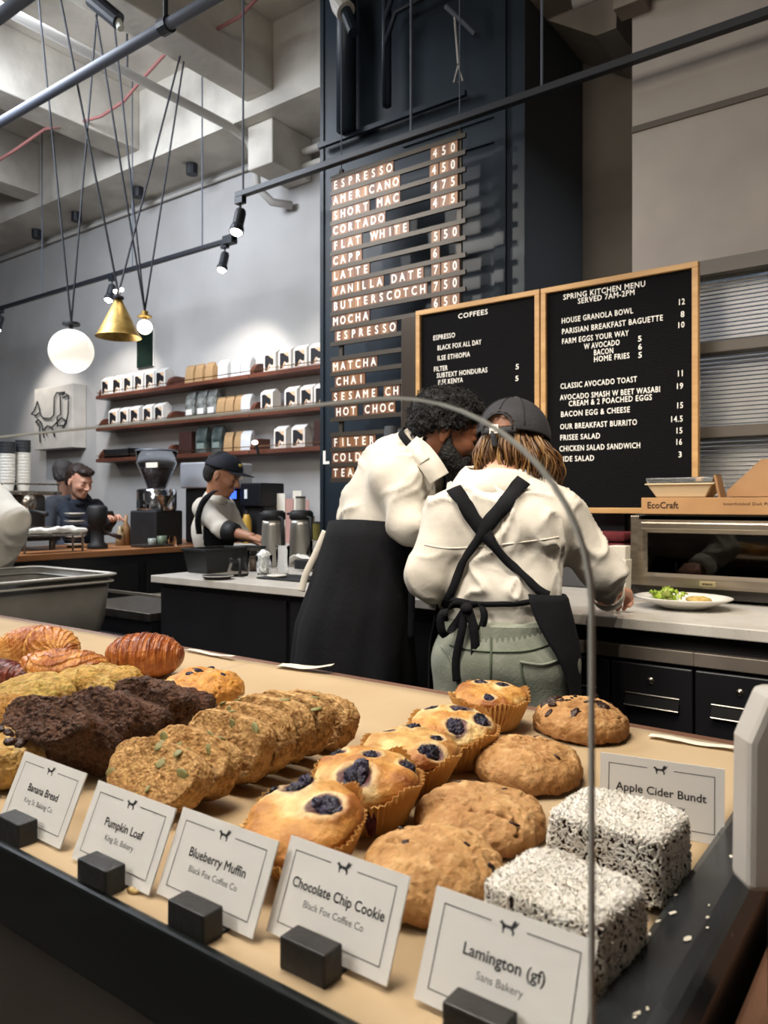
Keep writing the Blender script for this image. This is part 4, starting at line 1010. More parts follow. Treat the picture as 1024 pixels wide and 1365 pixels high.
# ================================================================== GREY STEEL TUB, LEFT
tubm = mat('tub_steel', '#83817b', rough=0.4, metal=0.25, col2='#716f69', vs=6)
t = thing('steel_tub', 'deep grey steel tub with a double rolled rim at the left edge', 'tub', (-3.13, 1.27, 0.64))
def rrect(w, d, r, z, n=6):
    out = []
    for cx_, cy_, a0 in ((w-r, d-r, 0), (-w+r, d-r, 90), (-w+r, -d+r, 180), (w-r, -d+r, 270)):
        for k in range(n+1):
            a_ = math.radians(a0+90*k/n); out.append((cx_+r*math.cos(a_), cy_+r*math.sin(a_), z))
    return out
def loft(rings, name, m, parent, bottom=True, smooth=True):
    b = MB(); n = len(rings[0]); v = [p for rg in rings for p in rg]
    f = [(i*n+k, i*n+(k+1) % n, (i+1)*n+(k+1) % n, (i+1)*n+k) for i in range(len(rings)-1) for k in range(n)]
    if bottom: f.append(tuple(range(n))[::-1])
    if bottom == 2: f.append(tuple((len(rings)-1)*n+k for k in range(n)))
    return b.add(v, f).build(name, m, parent, smooth=smooth)
tw, td, th = 0.32, 0.66, 0.31
loft([rrect(tw*0.80, td*0.86, 0.05, 0.0), rrect(tw*0.88, td*0.93, 0.08, 0.03), rrect(tw*0.93, td*0.965, 0.07, 0.12), rrect(tw*0.97, td*0.985, 0.06, th),
      rrect(tw*0.95, td*0.975, 0.06, th), rrect(tw*0.90, td*0.95, 0.06, 0.12), rrect(tw*0.83, td*0.90, 0.06, 0.03)], 'tub_body', tubm, t)
o = loft([rrect(tw*0.83, td*0.9, 0.06, 0.0302), rrect(tw*0.3, td*0.3, 0.06, 0.0301)], 'tub_floor', tubm, t, bottom=2)
for z_, s_ in ((th, 1.0), (th-0.028, 0.985)):
    loft([rrect(tw*s_, td*s_, 0.06, z_-0.006), rrect(tw*s_+0.012, td*s_+0.012, 0.07, z_-0.002), rrect(tw*s_+0.012, td*s_+0.012, 0.07, z_+0.004), rrect(tw*s_-0.004, td*s_-0.004, 0.06, z_+0.007), rrect(tw*s_-0.02, td*s_-0.02, 0.055, z_+0.002)], 'rolled_rim', mat('rim_steel', '#cfcdc6', rough=0.35, metal=0.5), t, bottom=False)
t = thing('low_cabinet', 'black low cabinet carrying the grey steel tub', 'cabinet', (-3.15, 1.3, 0))
MB().box((-0.32, -0.9, 0), (0.36, 0.85, 0.639)).build('body', cabm, t, bev=0.005)
t = thing('ice_well', 'dark counter section with a steel ledge between the tub and white counter', 'counter', (-3.28, 2.62, 0))
MB().box((-0.33, -0.42, 0), (0.32, 0.25, 0.70)).build('body', cabm, t, bev=0.004)
MB().box((-0.33, -0.43, 0.70), (0.325, 0.25, 0.74)).build('steel_ledge', m_steel_d, t, bev=0.004)
MB().tube([(-0.3, -0.3, 0.8), (0.3, -0.3, 0.8)], 0.008, 8).build('rail_bar', m_steel, t)
MB().tube([(-0.3, -0.3, 0.74), (-0.3, -0.3, 0.8)], 0.006, 8).build('rail_post', m_steel, t)
MB().tube([(0.3, -0.3, 0.74), (0.3, -0.3, 0.8)], 0.006, 8).build('rail_post', m_steel, t)

# ================================================================== WOOD TOPPED ESPRESSO BAR
BX, BT = -4.4, 0.94
barw = wood('bar_wood', '#a9744a', '#8a5a36', 'Y', 5, rough=0.4)
o = MB().box((BX-0.85, 1.3, BT-0.04), (BX, 4.3, BT)).build('wooden_worktop', barw, None, bev=0.004); tag(o, 'brown wooden top of the espresso bar on the left', 'worktop')
t = thing('espresso_bar', 'black body of the espresso bar below its wooden top', 'counter', (BX-0.4, 2.8, 0))
MB().box((-0.32, -1.45, 0), (0.36, 1.45, BT-0.041)).build('body', cabm, t)
for y in (-1.0, -0.05, 0.9):
    MB().box((0.36, y-0.44, 0.1), (0.375, y+0.44, BT-0.1)).build('front_panel', m_blackm, t, bev=0.003)
def onbar(px, py, z=BT): p = onZ(px, py, z); return (max(min(p.x, BX-0.06), BX-0.7), p.y, z+0.0008)
# grinder with hopper
gx = onX(209, 700, BX-0.28)
t = thing('coffee_grinder', 'tall grinder with clear bean hopper and polished steel body left of the barista', 'coffee grinder', (gx.x, gx.y, BT+0.0008), 0.2); t.scale = (0.95, 0.95, 0.9)
MB().box((-0.13, -0.15, 0), (0.13, 0.15, 0.28)).build('body', m_blackm, t, bev=0.012)
MB().lathe([(0, 0.28), (0.145, 0.28), (0.15, 0.30), (0.15, 0.44), (0.14, 0.455), (0, 0.455)], (0, 0, 0), 30).build('steel_drum', mat('chrome', '#c9ced6', rough=0.12, metal=1.0), t, smooth=True)
MB().lathe([(0.06, 0.455), (0.075, 0.47), (0.15, 0.66), (0.155, 0.76), (0.15, 0.76), (0.145, 0.66), (0.07, 0.475)], (0, 0, 0), 30).build('hopper', mat('smoke_plastic', '#f2f5fa', rough=0.03, trans=1.0, ior=1.12), t, smooth=True)
MB().lathe([(0, 0.47), (0.065, 0.475), (0.125, 0.62), (0, 0.66)], (0, 0, 0), 24).build('coffee_beans', mat('beans', '#2e1a12', rough=0.5, bump=1, bs=90), t, smooth=True)
MB().lathe([(0, 0.775), (0.14, 0.775), (0.16, 0.77), (0.16, 0.755), (0, 0.755)], (0, 0, 0), 30).build('hopper_lid', mat('lid_smoke', '#596069', rough=0.3), t, smooth=True)
lbx = MB()
MB().box((0.04, -0.162, 0.62), (0.15, -0.155, 0.66)).build('paper_label', pw, t)
MB().lathe([(0.07, 0.0), (0.02, -0.09), (0.02, -0.12), (0.0, -0.12)], (0.17, -0.1, 0.40), 18).build('dosing_funnel', m_steel, t, smooth=True)
t = thing('coffee_grinder', 'silver machine with printed label behind the capped barista', 'coffee machine', (BX-0.3, gx.y+0.55, BT+0.0008), 0.1)
MB().box((-0.13, -0.17, 0.0), (0.18, 0.2, 0.42)).build('body', m_blackm, t, bev=0.01)
MB().box((-0.16, -0.2, 0.42), (0.22, 0.22, 0.62)).build('head', mat('silver_plastic', '#b9bcc2', rough=0.35, metal=0.4), t, bev=0.012)
MB().box((0.2205, -0.12, 0.49), (0.2215, 0.1, 0.54)).build('machine_label', pw, t)
MB().box((0.18, -0.05, 0.34), (0.19, 0.06, 0.4)).build('display', mat('display_blue', '#3a62ff', emit='#3a62ff', estr=1.2), t)
# espresso machine in front (left) : group heads toward the barista side
t = thing('espresso_machine', 'low chrome and black espresso machine with cup rail at the left', 'espresso machine', (BX-0.53, 2.45, BT+0.0008))
MB().box((-0.28, -0.45, 0.06), (0.16, 0.38, 0.12)).build('drip_base', m_black, t, bev=0.006)
MB().box((0.0, -0.43, 0.12), (0.22, 0.36, 0.15)).build('drip_tray', m_steel, t, bev=0.004)
MB().box((-0.28, -0.45, 0.12), (-0.02, 0.38, 0.36)).build('boiler_body', mat('chrome_dark', '#6f6d6b', rough=0.2, metal=0.9), t, bev=0.02)
MB().box((-0.3, -0.47, 0.36), (0.14, 0.4, 0.385)).build('cup_shelf', m_steel, t, bev=0.006)
for y in (-0.25, 0.18):
    g = MB().lathe([(0, 0.36), (0.055, 0.36), (0.06, 0.30), (0.045, 0.25), (0, 0.25)], (0.09, y, 0), 18).build('group_head', m_steel, t, smooth=True)
    MB().tube([(0.1, y, 0.262), (0.2, y, 0.25), (0.33, y, 0.235)], [0.012, 0.012, 0.016], 10).build('portafilter_handle', m_blackm, g, smooth=True)
for x in (-0.25, 0.12):
    for y in (-0.4, 0.34): MB().tube([(x, y, 0), (x, y, 0.06)], 0.02, 10).build('foot', m_steel_d, t)
MB().tube([(0.16, -0.38, 0.35), (0.2, -0.38, 0.2), (0.22, -0.36, 0.14)], 0.006, 8).build('steam_wand', m_steel, t, smooth=True)
MB().tube([(0.13, -0.46, 0.43), (0.13, 0.39, 0.43)], 0.006, 8).build('guard_rail', m_steel, t)
for y in (-0.45, 0, 0.38): MB().tube([(0.13, y, 0.385), (0.13, y, 0.43)], 0.005, 8).build('rail_post', m_steel, t)
# paper cup towers on the machine
cupw = mat('cup_white', '#e2e2de', rough=0.6); cupd = mat('cup_dark', '#34383e', rough=0.6)
def cup_tower(px, py_top, py_bot, x_world, n, m, label, m2=None, r=0.045, nd=0):
    a = onX(px, py_top, x_world); b = onX(px, py_bot, x_world); b.z = BT+0.3865; h = a.z-b.z; st = h/(n+3)
    t = thing('cup_stack', label, 'cup stack', (x_world, a.y, b.z), 0, 'towers of nested paper cups')
    for k in range(n):
        MB().lathe([(0, 0.002), (r*0.72, 0), (r*0.97, st*4), (r*1.03, st*4), (r*1.03, st*4+0.005), (r*0.93, st*4)], (0, 0, k*st), 18).build('paper_cup', m2 if (m2 and k >= n-nd) else m, t, smooth=False)
    return t
cup_tower(10, 590, 664, BX-0.60, 13, cupw, 'white cup tower topped with dark cups at the left edge', cupd, 0.048, 4)
cup_tower(31, 588, 664, BX-0.60, 13, cupw, 'tall white cup tower topped with dark grey cups, second from left', cupd, 0.048, 4)
cup_tower(18, 636, 664, BX-0.75, 4, cupd, 'short stack of dark cups behind the white towers', None, 0.05)
# milk pitchers, towels, knock box, cups along the bar
t = thing('saucer_rack', 'steel shelf of stacked saucers and folded white towels on the machine', 'shelf', (BX-0.1, onX(62, 715, BX-0.12).y, BT+0.0008))
MB().box((-0.07, -0.2, 0.10), (0.07, 0.22, 0.112)).build('rack_plate', m_steel, t, bev=0.003)
for x in (-0.055, 0.055):
    for y in (-0.18, 0.2): MB().tube([(x, y, 0), (x, y, 0.10)], 0.007, 8).build('rack_leg', m_steel, t)
tb = t.location
t = thing('bar_towel', 'folded white towel lying on the steel rack of the espresso bar', 'towel', (tb.x, tb.y+0.05, tb.z+0.1135))
V, Q = sdf_mesh([cap((0, -0.18, 0.018), (0, 0.2, 0.018), 0.017, 0.017, 0.02), cap((-0.04, -0.1, 0.02), (-0.03, 0.15, 0.02), 0.018, 0.02, 0.02), cap((0.02, 0.0, 0.03), (-0.02, 0.12, 0.03), 0.016, 0.014, 0.02)], 0.006)
V = displace(V, Q, fbm(V*25, 3)*0.01); V[:, 2] = np.maximum(V[:, 2], 0.0)
link('towel_cloth', np_mesh('towel_cloth', V, Q, MATS['towel_white']), t)
t = thing('tamper_stand', 'black cylinder grinder motor with a handle beside the customer', 'coffee grinder', (BX-0.2, 2.99, BT+0.0008)); t.scale = (0.74, 0.74, 0.88)
MB().lathe([(0, 0), (0.09, 0), (0.09, 0.03), (0.06, 0.05), (0.055, 0.17), (0.085, 0.19), (0.09, 0.31), (0.07, 0.33), (0, 0.335)], (0, 0, 0), 24).build('body', m_blackm, t, smooth=True)
MB().tube([(0.05, 0.03, 0.13), (0.17, 0.13, 0.085)], [0.012, 0.02], 10).build('handle', mat('handle_brown', '#2f2120', rough=0.4), t, smooth=True)
t = thing('steel_tray', 'flat steel tray on the wooden bar between the grinders', 'tray', onbar(186, 735))
t.location = (BX-0.11, 3.36, BT+0.0008)
MB().box((-0.08, -0.12, 0), (0.08, 0.12, 0.018)).build('tray_body', m_steel_d, t, bev=0.004)
def small_cup(px, py, m, r, h, lb, grp=None):
    q_ = onX(px, 720, BX-0.075); t = thing('bar_cup', lb, 'cup', (BX-0.075, q_.y, BT+0.0008), 0, grp); MB().lathe([(0, 0), (r*0.8, 0), (r, h), (r*0.92, h), (r*0.7, 0.006), (0, 0.006)], (0, 0, 0), 18).build('cup_body', m, t, smooth=True)
small_cup(216, 729, mat('cup_sage', '#5f6b58', rough=0.4), 0.035, 0.075, 'green ceramic cup on the bar below the tall grinder')
small_cup(230, 727, glass, 0.035, 0.07, 'clear glass beside the green cup on the bar')
small_cup(203, 728, mat('cup_grey', '#8d938c', rough=0.4), 0.03, 0.06, 'pale grey cup left of the green cup on the bar')
for k, (px, c, h) in enumerate(((168, '#8d6a45', 0.22), (177, '#cbb894', 0.16), (160, '#9e8a68', 0.14))):
    t = thing('syrup_bottle', ['tall wooden pepper mill behind the phone of the customer', 'cream coloured bottle right of the pepper mill', 'small tan bottle left of the pepper mill'][k], 'bottle', (BX-0.42, onX(px, 700, BX-0.42).y, BT+0.0008), 0, 'bottles on the bar')
    MB().lathe([(0, 0), (0.03, 0), (0.03, h*0.6), (0.012, h*0.75), (0.014, h), (0, h)], (0, 0, 0), 14).build('bottle_body', mat('bot_%d' % k, c, rough=0.4), t, smooth=True)
# white saucer stacks by the machine
p = onX(68, 700, BX-0.2)
t = thing('saucer_stack', 'stack of white rimmed dark saucers left of the customer', 'saucer stack', (BX-0.44, 2.97, BT+0.0008))
for k in range(9): MB().lathe([(0, 0), (0.03, 0), (0.07, 0.016), (0.068, 0.019), (0, 0.006)], (0, 0, 0.012+0.026*k), 20).build('saucer', [cer, m_blackm][k % 2], t, smooth=True)
MB().lathe([(0, 0), (0.05, 0), (0.05, 0.012), (0, 0.012)], (0, 0, 0), 20).build('stand', m_blackm, t)

# dark cup towers on the counter behind the bending man
for i, (X_, Y_, n_) in enumerate(((-2.03, 2.80, 26), (-1.93, 2.76, 25))):
    t = thing('cup_stack', ['dark grey cup tower behind the shoulder of the bending man, the left one', 'dark grey cup tower behind the bending man, touching the bronze panel side'][i], 'cup stack', (X_, Y_, CT+0.0008), 0, 'towers of nested paper cups')
    for k in range(n_):
        MB().lathe([(0, 0.11), (0.030, 0.11), (0.043, 0.004), (0.045, 0.004), (0.045, 0.0), (0.041, 0.0)], (0, 0, k*0.0225), 18).build('paper_cup', cupd, t)
# ================================================================== PASTRY CASE
TZ = 0.96; GY = 0.318
paper = mat('kraft_paper', '#bda684', rough=0.75, col2='#b29a77', vs=4, bump=0.08, bs=40)
wdark = wood('case_wood', '#5e4334', '#46301f', 'Y', 6, rough=0.45)
case = thing('pastry_case', 'dark pastry display case with a paper lined top shelf', 'display case', (-1.4, 0.6, 0))
cx_ = Vector((1.4, -0.6, 0))
def cb(lo, hi, nm, m, bev=0.0, **k):
    lo = Vector(lo)+cx_; hi = Vector(hi)+cx_; return MB().box(lo, hi).build(nm, m, case, bev=bev)
cb((-2.3, 0.326, 0.93), (-0.155, 0.985, 0.9585), 'shelf_board', wdark)
cb((-2.3, 0.985, 0.90), (-0.10, 1.005, 0.9605), 'back_ledge', wood('ledge_wood', '#7a5644', '#5d3f31', 'X', 6), 0.003)
cb((-2.3, 0.3225, 0.90), (-0.12, 0.331, 0.966), 'front_lip', mat('lip_black', '#0f1413', rough=0.25), 0.003)
cb((-2.3, 0.345, 0.30), (-0.16, 0.36, 0.898), 'lower_back_panel', mat('lower_dark', '#3b342f', rough=0.4, col2='#2b2522', vs=3))
cb((-2.3, 0.93, 0.0), (-0.12, 0.985, 0.90), 'rear_panel', cabm)
cb((-2.3, 0.36, 0.28), (-0.12, 0.93, 0.30), 'lower_shelf', wdark)
cb((-2.3, 0.325, 0.0), (-0.12, 0.93, 0.28), 'plinth', cabm)
cb((-0.158, 0.3225, 0.0), (-0.115, 1.0, 0.90), 'side_panel', m_blackm)
# black painted end rail with chipped paint
rim = loft([[(x+1.4, y-0.6, z) for x, z in ((-0.158, 0.955), (-0.158, 0.974), (-0.154, 0.978), (-0.128, 0.979), (-0.118, 0.974), (-0.112, 0.962), (-0.112, 0.90), (-0.158, 0.90))] for y in (0.3225, 0.5, 0.7, 1.0)],
           'end_rail', mat('chipped_black', '#24272a', rough=0.22, col2='#2e3236', vs=12, speck=('#c9c5b8', 34, 0.73), coat=0.4), case, bottom=2, smooth=False)
rim.modifiers.new('b', 'BEVEL').width = 0.003
# paint chips
rnd = random.Random(8); ch = MB()
for k in range(26):
    x = -0.153+rnd.random()**1.2*0.03; y = rnd.uniform(0.36, 0.9); n = 6; r = rnd.uniform(0.0008, 0.0028); e_ = rnd.uniform(-1, 1)
    ch.add([(x+1.4+r*rnd.uniform(0.4, 1)*(math.cos(a*PI/3)+e_*math.sin(a*PI/3)), y-0.6+r*2.2*rnd.uniform(0.3, 1)*math.sin(a*PI/3), 0.9796 if x < -0.13 else 0.9793) for a in range(n)], [tuple(range(n))])
ch.build('paint_chips', mat('chip_cream', '#cfc9b8', rough=0.7), case)['kind'] = 'stuff'
# kraft paper liners, slightly wavy sheets with torn white edge strips
def sheet(x0, x1, y0, y1, z, seed, lbl, m=paper, nm='kraft_sheet', amp=0.0012, th=0.0004, n=(60, 24)):
    xs = np.linspace(x0, x1, n[0]); ys = np.linspace(y0, y1, n[1]); X, Y = np.meshgrid(xs, ys); P = np.stack([X.ravel(), Y.ravel(), np.zeros(X.size)], 1)
    P[:, 2] = (fbm(P*np.array([6, 9, 1])+seed, 3, seed)*0.5+0.5)*amp*2
    c = np.array([(x0+x1)/2, (y0+y1)/2, 0]); b = MB().grid((P-c).tolist(), n[0], n[1])
    o = b.build(nm, m, None, smooth=True); o.location = (c[0], c[1], z); tag(o, lbl, 'paper')
    s = o.modifiers.new('s', 'SOLIDIFY'); s.thickness = th; s.offset = 0
    return o
sheet(-2.28, -0.95, 0.334, 0.984, TZ-0.0012, 1, 'brown kraft sheet lining the left of the pastry shelf')
sheet(-1.02, -0.159, 0.334, 0.984, TZ-0.0004, 2, 'brown kraft sheet under the muffins and cookies')
strip_m = mat('strip_white', '#e0d9c8', rough=0.7)
def strip(pa, pb, w, curl, lb, seed=0):
    a = onZ(*pa, TZ+0.002); b = onZ(*pb, TZ+0.002); d = (b-a); L_ = d.length; n = Vector((-d.y, d.x, 0)).normalized(); V = []
    rnd = random.Random(seed)
    for i in range(14):
        u = i/13
        for j in range(4):
            v = j/3-0.5; edge = rnd.uniform(-0.0012, 0.0012) if j in (0, 3) else 0
            V.append(d*u+n*(v*w*(1-0.5*abs(u-0.5))+edge)+Vector((0, 0, 0.002+curl*(u**3)*0.6+curl*0.3*abs(v)+0.001*math.sin(u*8))))
    o = MB().grid(V, 4, 14).build('paper_strip', strip_m, None, smooth=True); o.location = a; tag(o, lb, 'paper strip', 'torn white paper strips')
    o.modifiers.new('s', 'SOLIDIFY').thickness = 0.0005
strip((250, 867), (312, 879), 0.014, 0.004, 'torn white paper strip behind the croissants', 1)
strip((372, 889), (442, 897), 0.028, 0.014, 'curled torn white paper strip at the shelf edge behind the pumpkin loaf', 2)
strip((866, 982), (984, 1001), 0.016, 0.001, 'flat white paper strip behind the apple cider bundt card', 3)
o = MB().sphere((0, 0, 0), 1, 10, 6, 0, (0.0065, 0.0045, 0.0022)).build('pumpkin_seed', mat('seed_gold', '#a68a4e', rough=0.4), None, smooth=True)
o.location = onZ(180, 1191, TZ)+Vector((0, 0, 0.0028)); tag(o, 'single fallen pumpkin seed beside the pumpkin loaf card block', 'seed')

# ---- the glass front: flat pane with one rounded upper corner, polished edge
def glass_outline():
    xr = -0.124; zt = CAMZ+0.054; r = 0.115; pts = [(-2.3, 0.55), (xr, 0.55)]
    for k in range(15):
        a = PI/2*k/14; pts.append((xr-r+r*math.cos(a), zt-r*0.85+r*0.85*math.sin(a)))
    pts.append((-2.3, zt)); return pts
gp = glass_outline()
t = thing('glass_screen', 'clear glass screen with one rounded corner in front of the pastries', 'glass screen', (-1.5, GY, 0.55))
MB().prism([(x+1.5, z-0.55) for x, z in gp], -0.002, 0.002).build('glass_pane', mat('screen_glass', '#ffffff', rough=0.0, trans=1.0, ior=1.06), t)
recalc(t.children[0].data)
e = gp[1:]
ed = MB()
ev = [(x+1.5, z-0.55) for x, z in e]
for i in range(len(ev)-1):
    pass
ring = []
n_ = len(ev)
for i, (x, z) in enumerate(ev):
    a = Vector(ev[max(0, i-1)]); b = Vector(ev[min(n_-1, i+1)]); d = (b-a).normalized(); nx, nz = d.y, -d.x
    for s_, yy in ((0.0004, -0.0021), (0.0004, 0.0021), (-0.0010, 0.0022), (-0.0010, -0.0022)): ring.append((x+nx*s_, yy, z+nz*s_))
ed.add(ring, [(i*4+k, i*4+(k+1) % 4, (i+1)*4+(k+1) % 4, (i+1)*4+k) for i in range(n_-1) for k in range(4)]).build('polished_edge', mat('glass_edge', '#bdbfba', rough=0.35, trans=0.2, ior=1.4), t)
# lower pane
MB().box((-0.8, -0.003, -0.52), (1.376, 0.003, -0.004)).build('lower_pane', mat('tinted_glass', '#c2c6c4', rough=0.02, trans=1.0, ior=1.3), t)

# ---- right hand wood counter and the pale terminal
o = MB().box((-0.105, -0.6, 0.90), (1.2, 0.93, 0.94)).build('side_counter', wood('walnut_top', '#6f4f3c', '#47301f', 'Y', 14, rough=0.45), None, bev=0.004)
tag(o, 'brown wooden counter top right of the pastry case', 'worktop')
t = thing('side_cabinet', 'dark cabinet below the brown counter at lower right', 'cabinet', (-0.09, -0.5, 0)); MB().box((0, 0, 0), (1.2, 1.38, 0.899)).build('body', cabm, t)
p = W(985, 1200, 0.46)
t = thing('card_terminal', 'pale grey upright device edge at the right side of the photo', 'terminal', (-0.0, 0.50, 0.9405))
a = W(988, 1180, 0.46); b = W(990, 985, 0.46)
t.location = (a.x, a.y, 0.9405); t.rotation_euler = (0, 0, YAW)
MB().prism([(0.0, a.z-0.9405), (0.10, a.z-0.9405), (0.12, b.z-0.9405+0.03), (0.014, b.z-0.9405+0.03), (0.001, b.z-0.9405)], -0.01, 0.015).build('body', mat('terminal_grey', '#b4b1ab', rough=0.45), t, bev=0.004)
MB().box((0.022, 0.004, 0), (0.07, 0.012, a.z-0.9405)).build('stand', m_blackm, t)

# ---- name cards
cardm = mat('card_white', '#dddcd8', rough=0.45); inkc = mat('card_ink', '#2b2c2e', rough=0.6); inkg2 = mat('card_grey', '#5b5c5e', rough=0.6)
blockm = mat('block_black', '#1d1c1b', rough=0.45, col2='#262524', vs=60, bump=0.1, bs=120)
foxpoly = [(-1.0, 0.1), (-0.72, 0.42), (-0.62, 0.22), (-0.35, 0.05), (0.2, 0.05), (0.35, 0.5), (0.45, 0.72), (0.62, 0.72), (0.7, 0.5), (0.95, 0.75), (0.85, 0.35), (0.6, -0.05), (0.45, -0.2), (0.62, -0.6), (0.5, -0.9), (0.38, -0.88), (0.42, -0.6), (0.2, -0.3), (-0.3, -0.28), (-0.45, -0.55), (-0.4, -0.9), (-0.55, -0.9), (-0.62, -0.5), (-0.7, -0.1), (-0.85, 0.0)]
def tri_fan(poly):
    from mathutils.geometry import tessellate_polygon
    return [tuple(f) for f in tessellate_polygon([[Vector((x, y, 0)) for x, y in poly]])]
def card(name, sub, bl, br, tl, label, blk=True, tilt=None, w=None, h=0.0605, boldsub=False, z=TZ+0.004, ang=None, fs=0.0088, standlab=None):
    A = onZ(*bl, z); B = onZ(*br, z); w = w or (B-A).length; rz = math.atan2(B.y-A.y, B.x-A.x) if ang is None else ang
    t = thing('name_card', label, 'card', tuple(A), rz, 'pastry name cards')
    tl_ = math.radians(tilt if tilt is not None else 24)
    R = Matrix.Rotation(PI/2-tl_, 4, 'X')
    b = MB(); b.box((0, 0, -0.0006), (w, h, 0.0006)); b.v = [tuple(R @ Vector(p)) for p in b.v]; cd = b.build('card_sheet', cardm, t)
    ln = MB(); m = 0.0075; lw = 0.0006; zz = 0.0008; cxm = w/2
    for x0, y0, x1, y1 in ((m, m, w-m, m+lw), (m, m, m+lw, h-m), (w-m-lw, m, w-m, h-m), (m, h-m-lw, cxm-0.011, h-m), (cxm+0.011, h-m-lw, w-m, h-m)):
        ln.add([R @ Vector(q) for q in ((x0, y0, zz), (x1, y0, zz), (x1, y1, zz), (x0, y1, zz))], [(0, 1, 2, 3)])
    o = ln.build('border_line', inkc, t); o['kind'] = 'stuff'
    fx = MB().add([R @ Vector((cxm+0.0062*x, h-m+0.0048*y, zz)) for x, y in foxpoly], tri_fan(foxpoly)); fx.build('fox_emblem', inkc, t)
    tw_ = text_w(name, size=fs, bold=0.00016); s_ = min(1.0, (w-2*m-0.008)/tw_)
    mb = MB(); add_text(mb, name, R @ Matrix.Translation((cxm-tw_*s_/2, h*0.52, zz)) @ Matrix.Diagonal((s_, 1, 1, 1)), size=fs, bold=0.00016, res=3); mb.build('card_title', inkc, t)
    fs2 = fs*0.68; tw_ = text_w(sub, size=fs2)
    mb = MB(); add_text(mb, sub, R @ Matrix.Translation((cxm-tw_/2, h*0.36, zz)), size=fs2, res=3); mb.build('card_subtitle', inkg2 if not boldsub else inkc, t)
    return t, w, rz
def block(px, py, label, rz, z=TZ+0.0005):
    p = onZ(px, py, z)
    t = thing('card_holder', label, 'card holder', (p.x, p.y, z), rz, 'black card holder blocks')
    MB().box((-0.0185, -0.0085, 0), (0.0185, 0.0085, 0.0205)).build('block', blockm, t, bev=0.0012)
    MB().box((-0.0165, 0.0085, 0), (0.0165, 0.020, 0.0022)).build('slot_foot', blockm, t)
    return t
for nm, sub, bl, br, tl, lb, hp, hl in (
    ('Banana Bread', 'King St. Baking Co.', (0, 1092), (79, 1130), (38, 997), 'Banana Bread name card, leftmost of the white cards', (24, 1120), 'black card holder block below the Banana Bread card'),
    ('Pumpkin Loaf', 'King St. Bakery', (97, 1143), (208, 1191), (123, 1038), 'Pumpkin Loaf name card in front of the pumpkin slices', (136, 1183), 'black card holder block below the Pumpkin Loaf card'),
    ('Blueberry Muffin', 'Black Fox Coffee Co', (210, 1190), (350, 1252), (245, 1078), 'Blueberry Muffin name card in front of the pumpkin loaf and first muffin', (261, 1243), 'black card holder block below the Blueberry Muffin card'),
    ('Chocolate Chip Cookie', 'Black Fox Coffee Co', (356, 1240), (520, 1311), (392, 1110), 'Chocolate Chip Cookie name card in front of the muffins and first cookie', (415, 1296), 'black card holder block below the Chocolate Chip Cookie card'),
    ('Lamington (gf)', 'Sans Bakery', (553, 1330), (775, 1432), (587, 1188), 'Lamington name card in front of the coconut squares', (640, 1392), 'black card holder block below the Lamington card')):
    t, w, rz = card(nm, sub, bl, br, tl, lb, w=0.100, ang=-0.0)
    block(hp[0], hp[1], hl, 0.0)
# the far card, turned toward the customer
A = onZ(800, 1098, TZ+0.001); 
t, w, rz = card('Apple Cider Bundt', 'King St. Bakery', (799, 1098), (966, 1128), None, 'Apple Cider Bundt name card standing upright behind the lamingtons', tilt=6, boldsub=True, fs=0.0098, z=TZ+0.001, h=0.063)

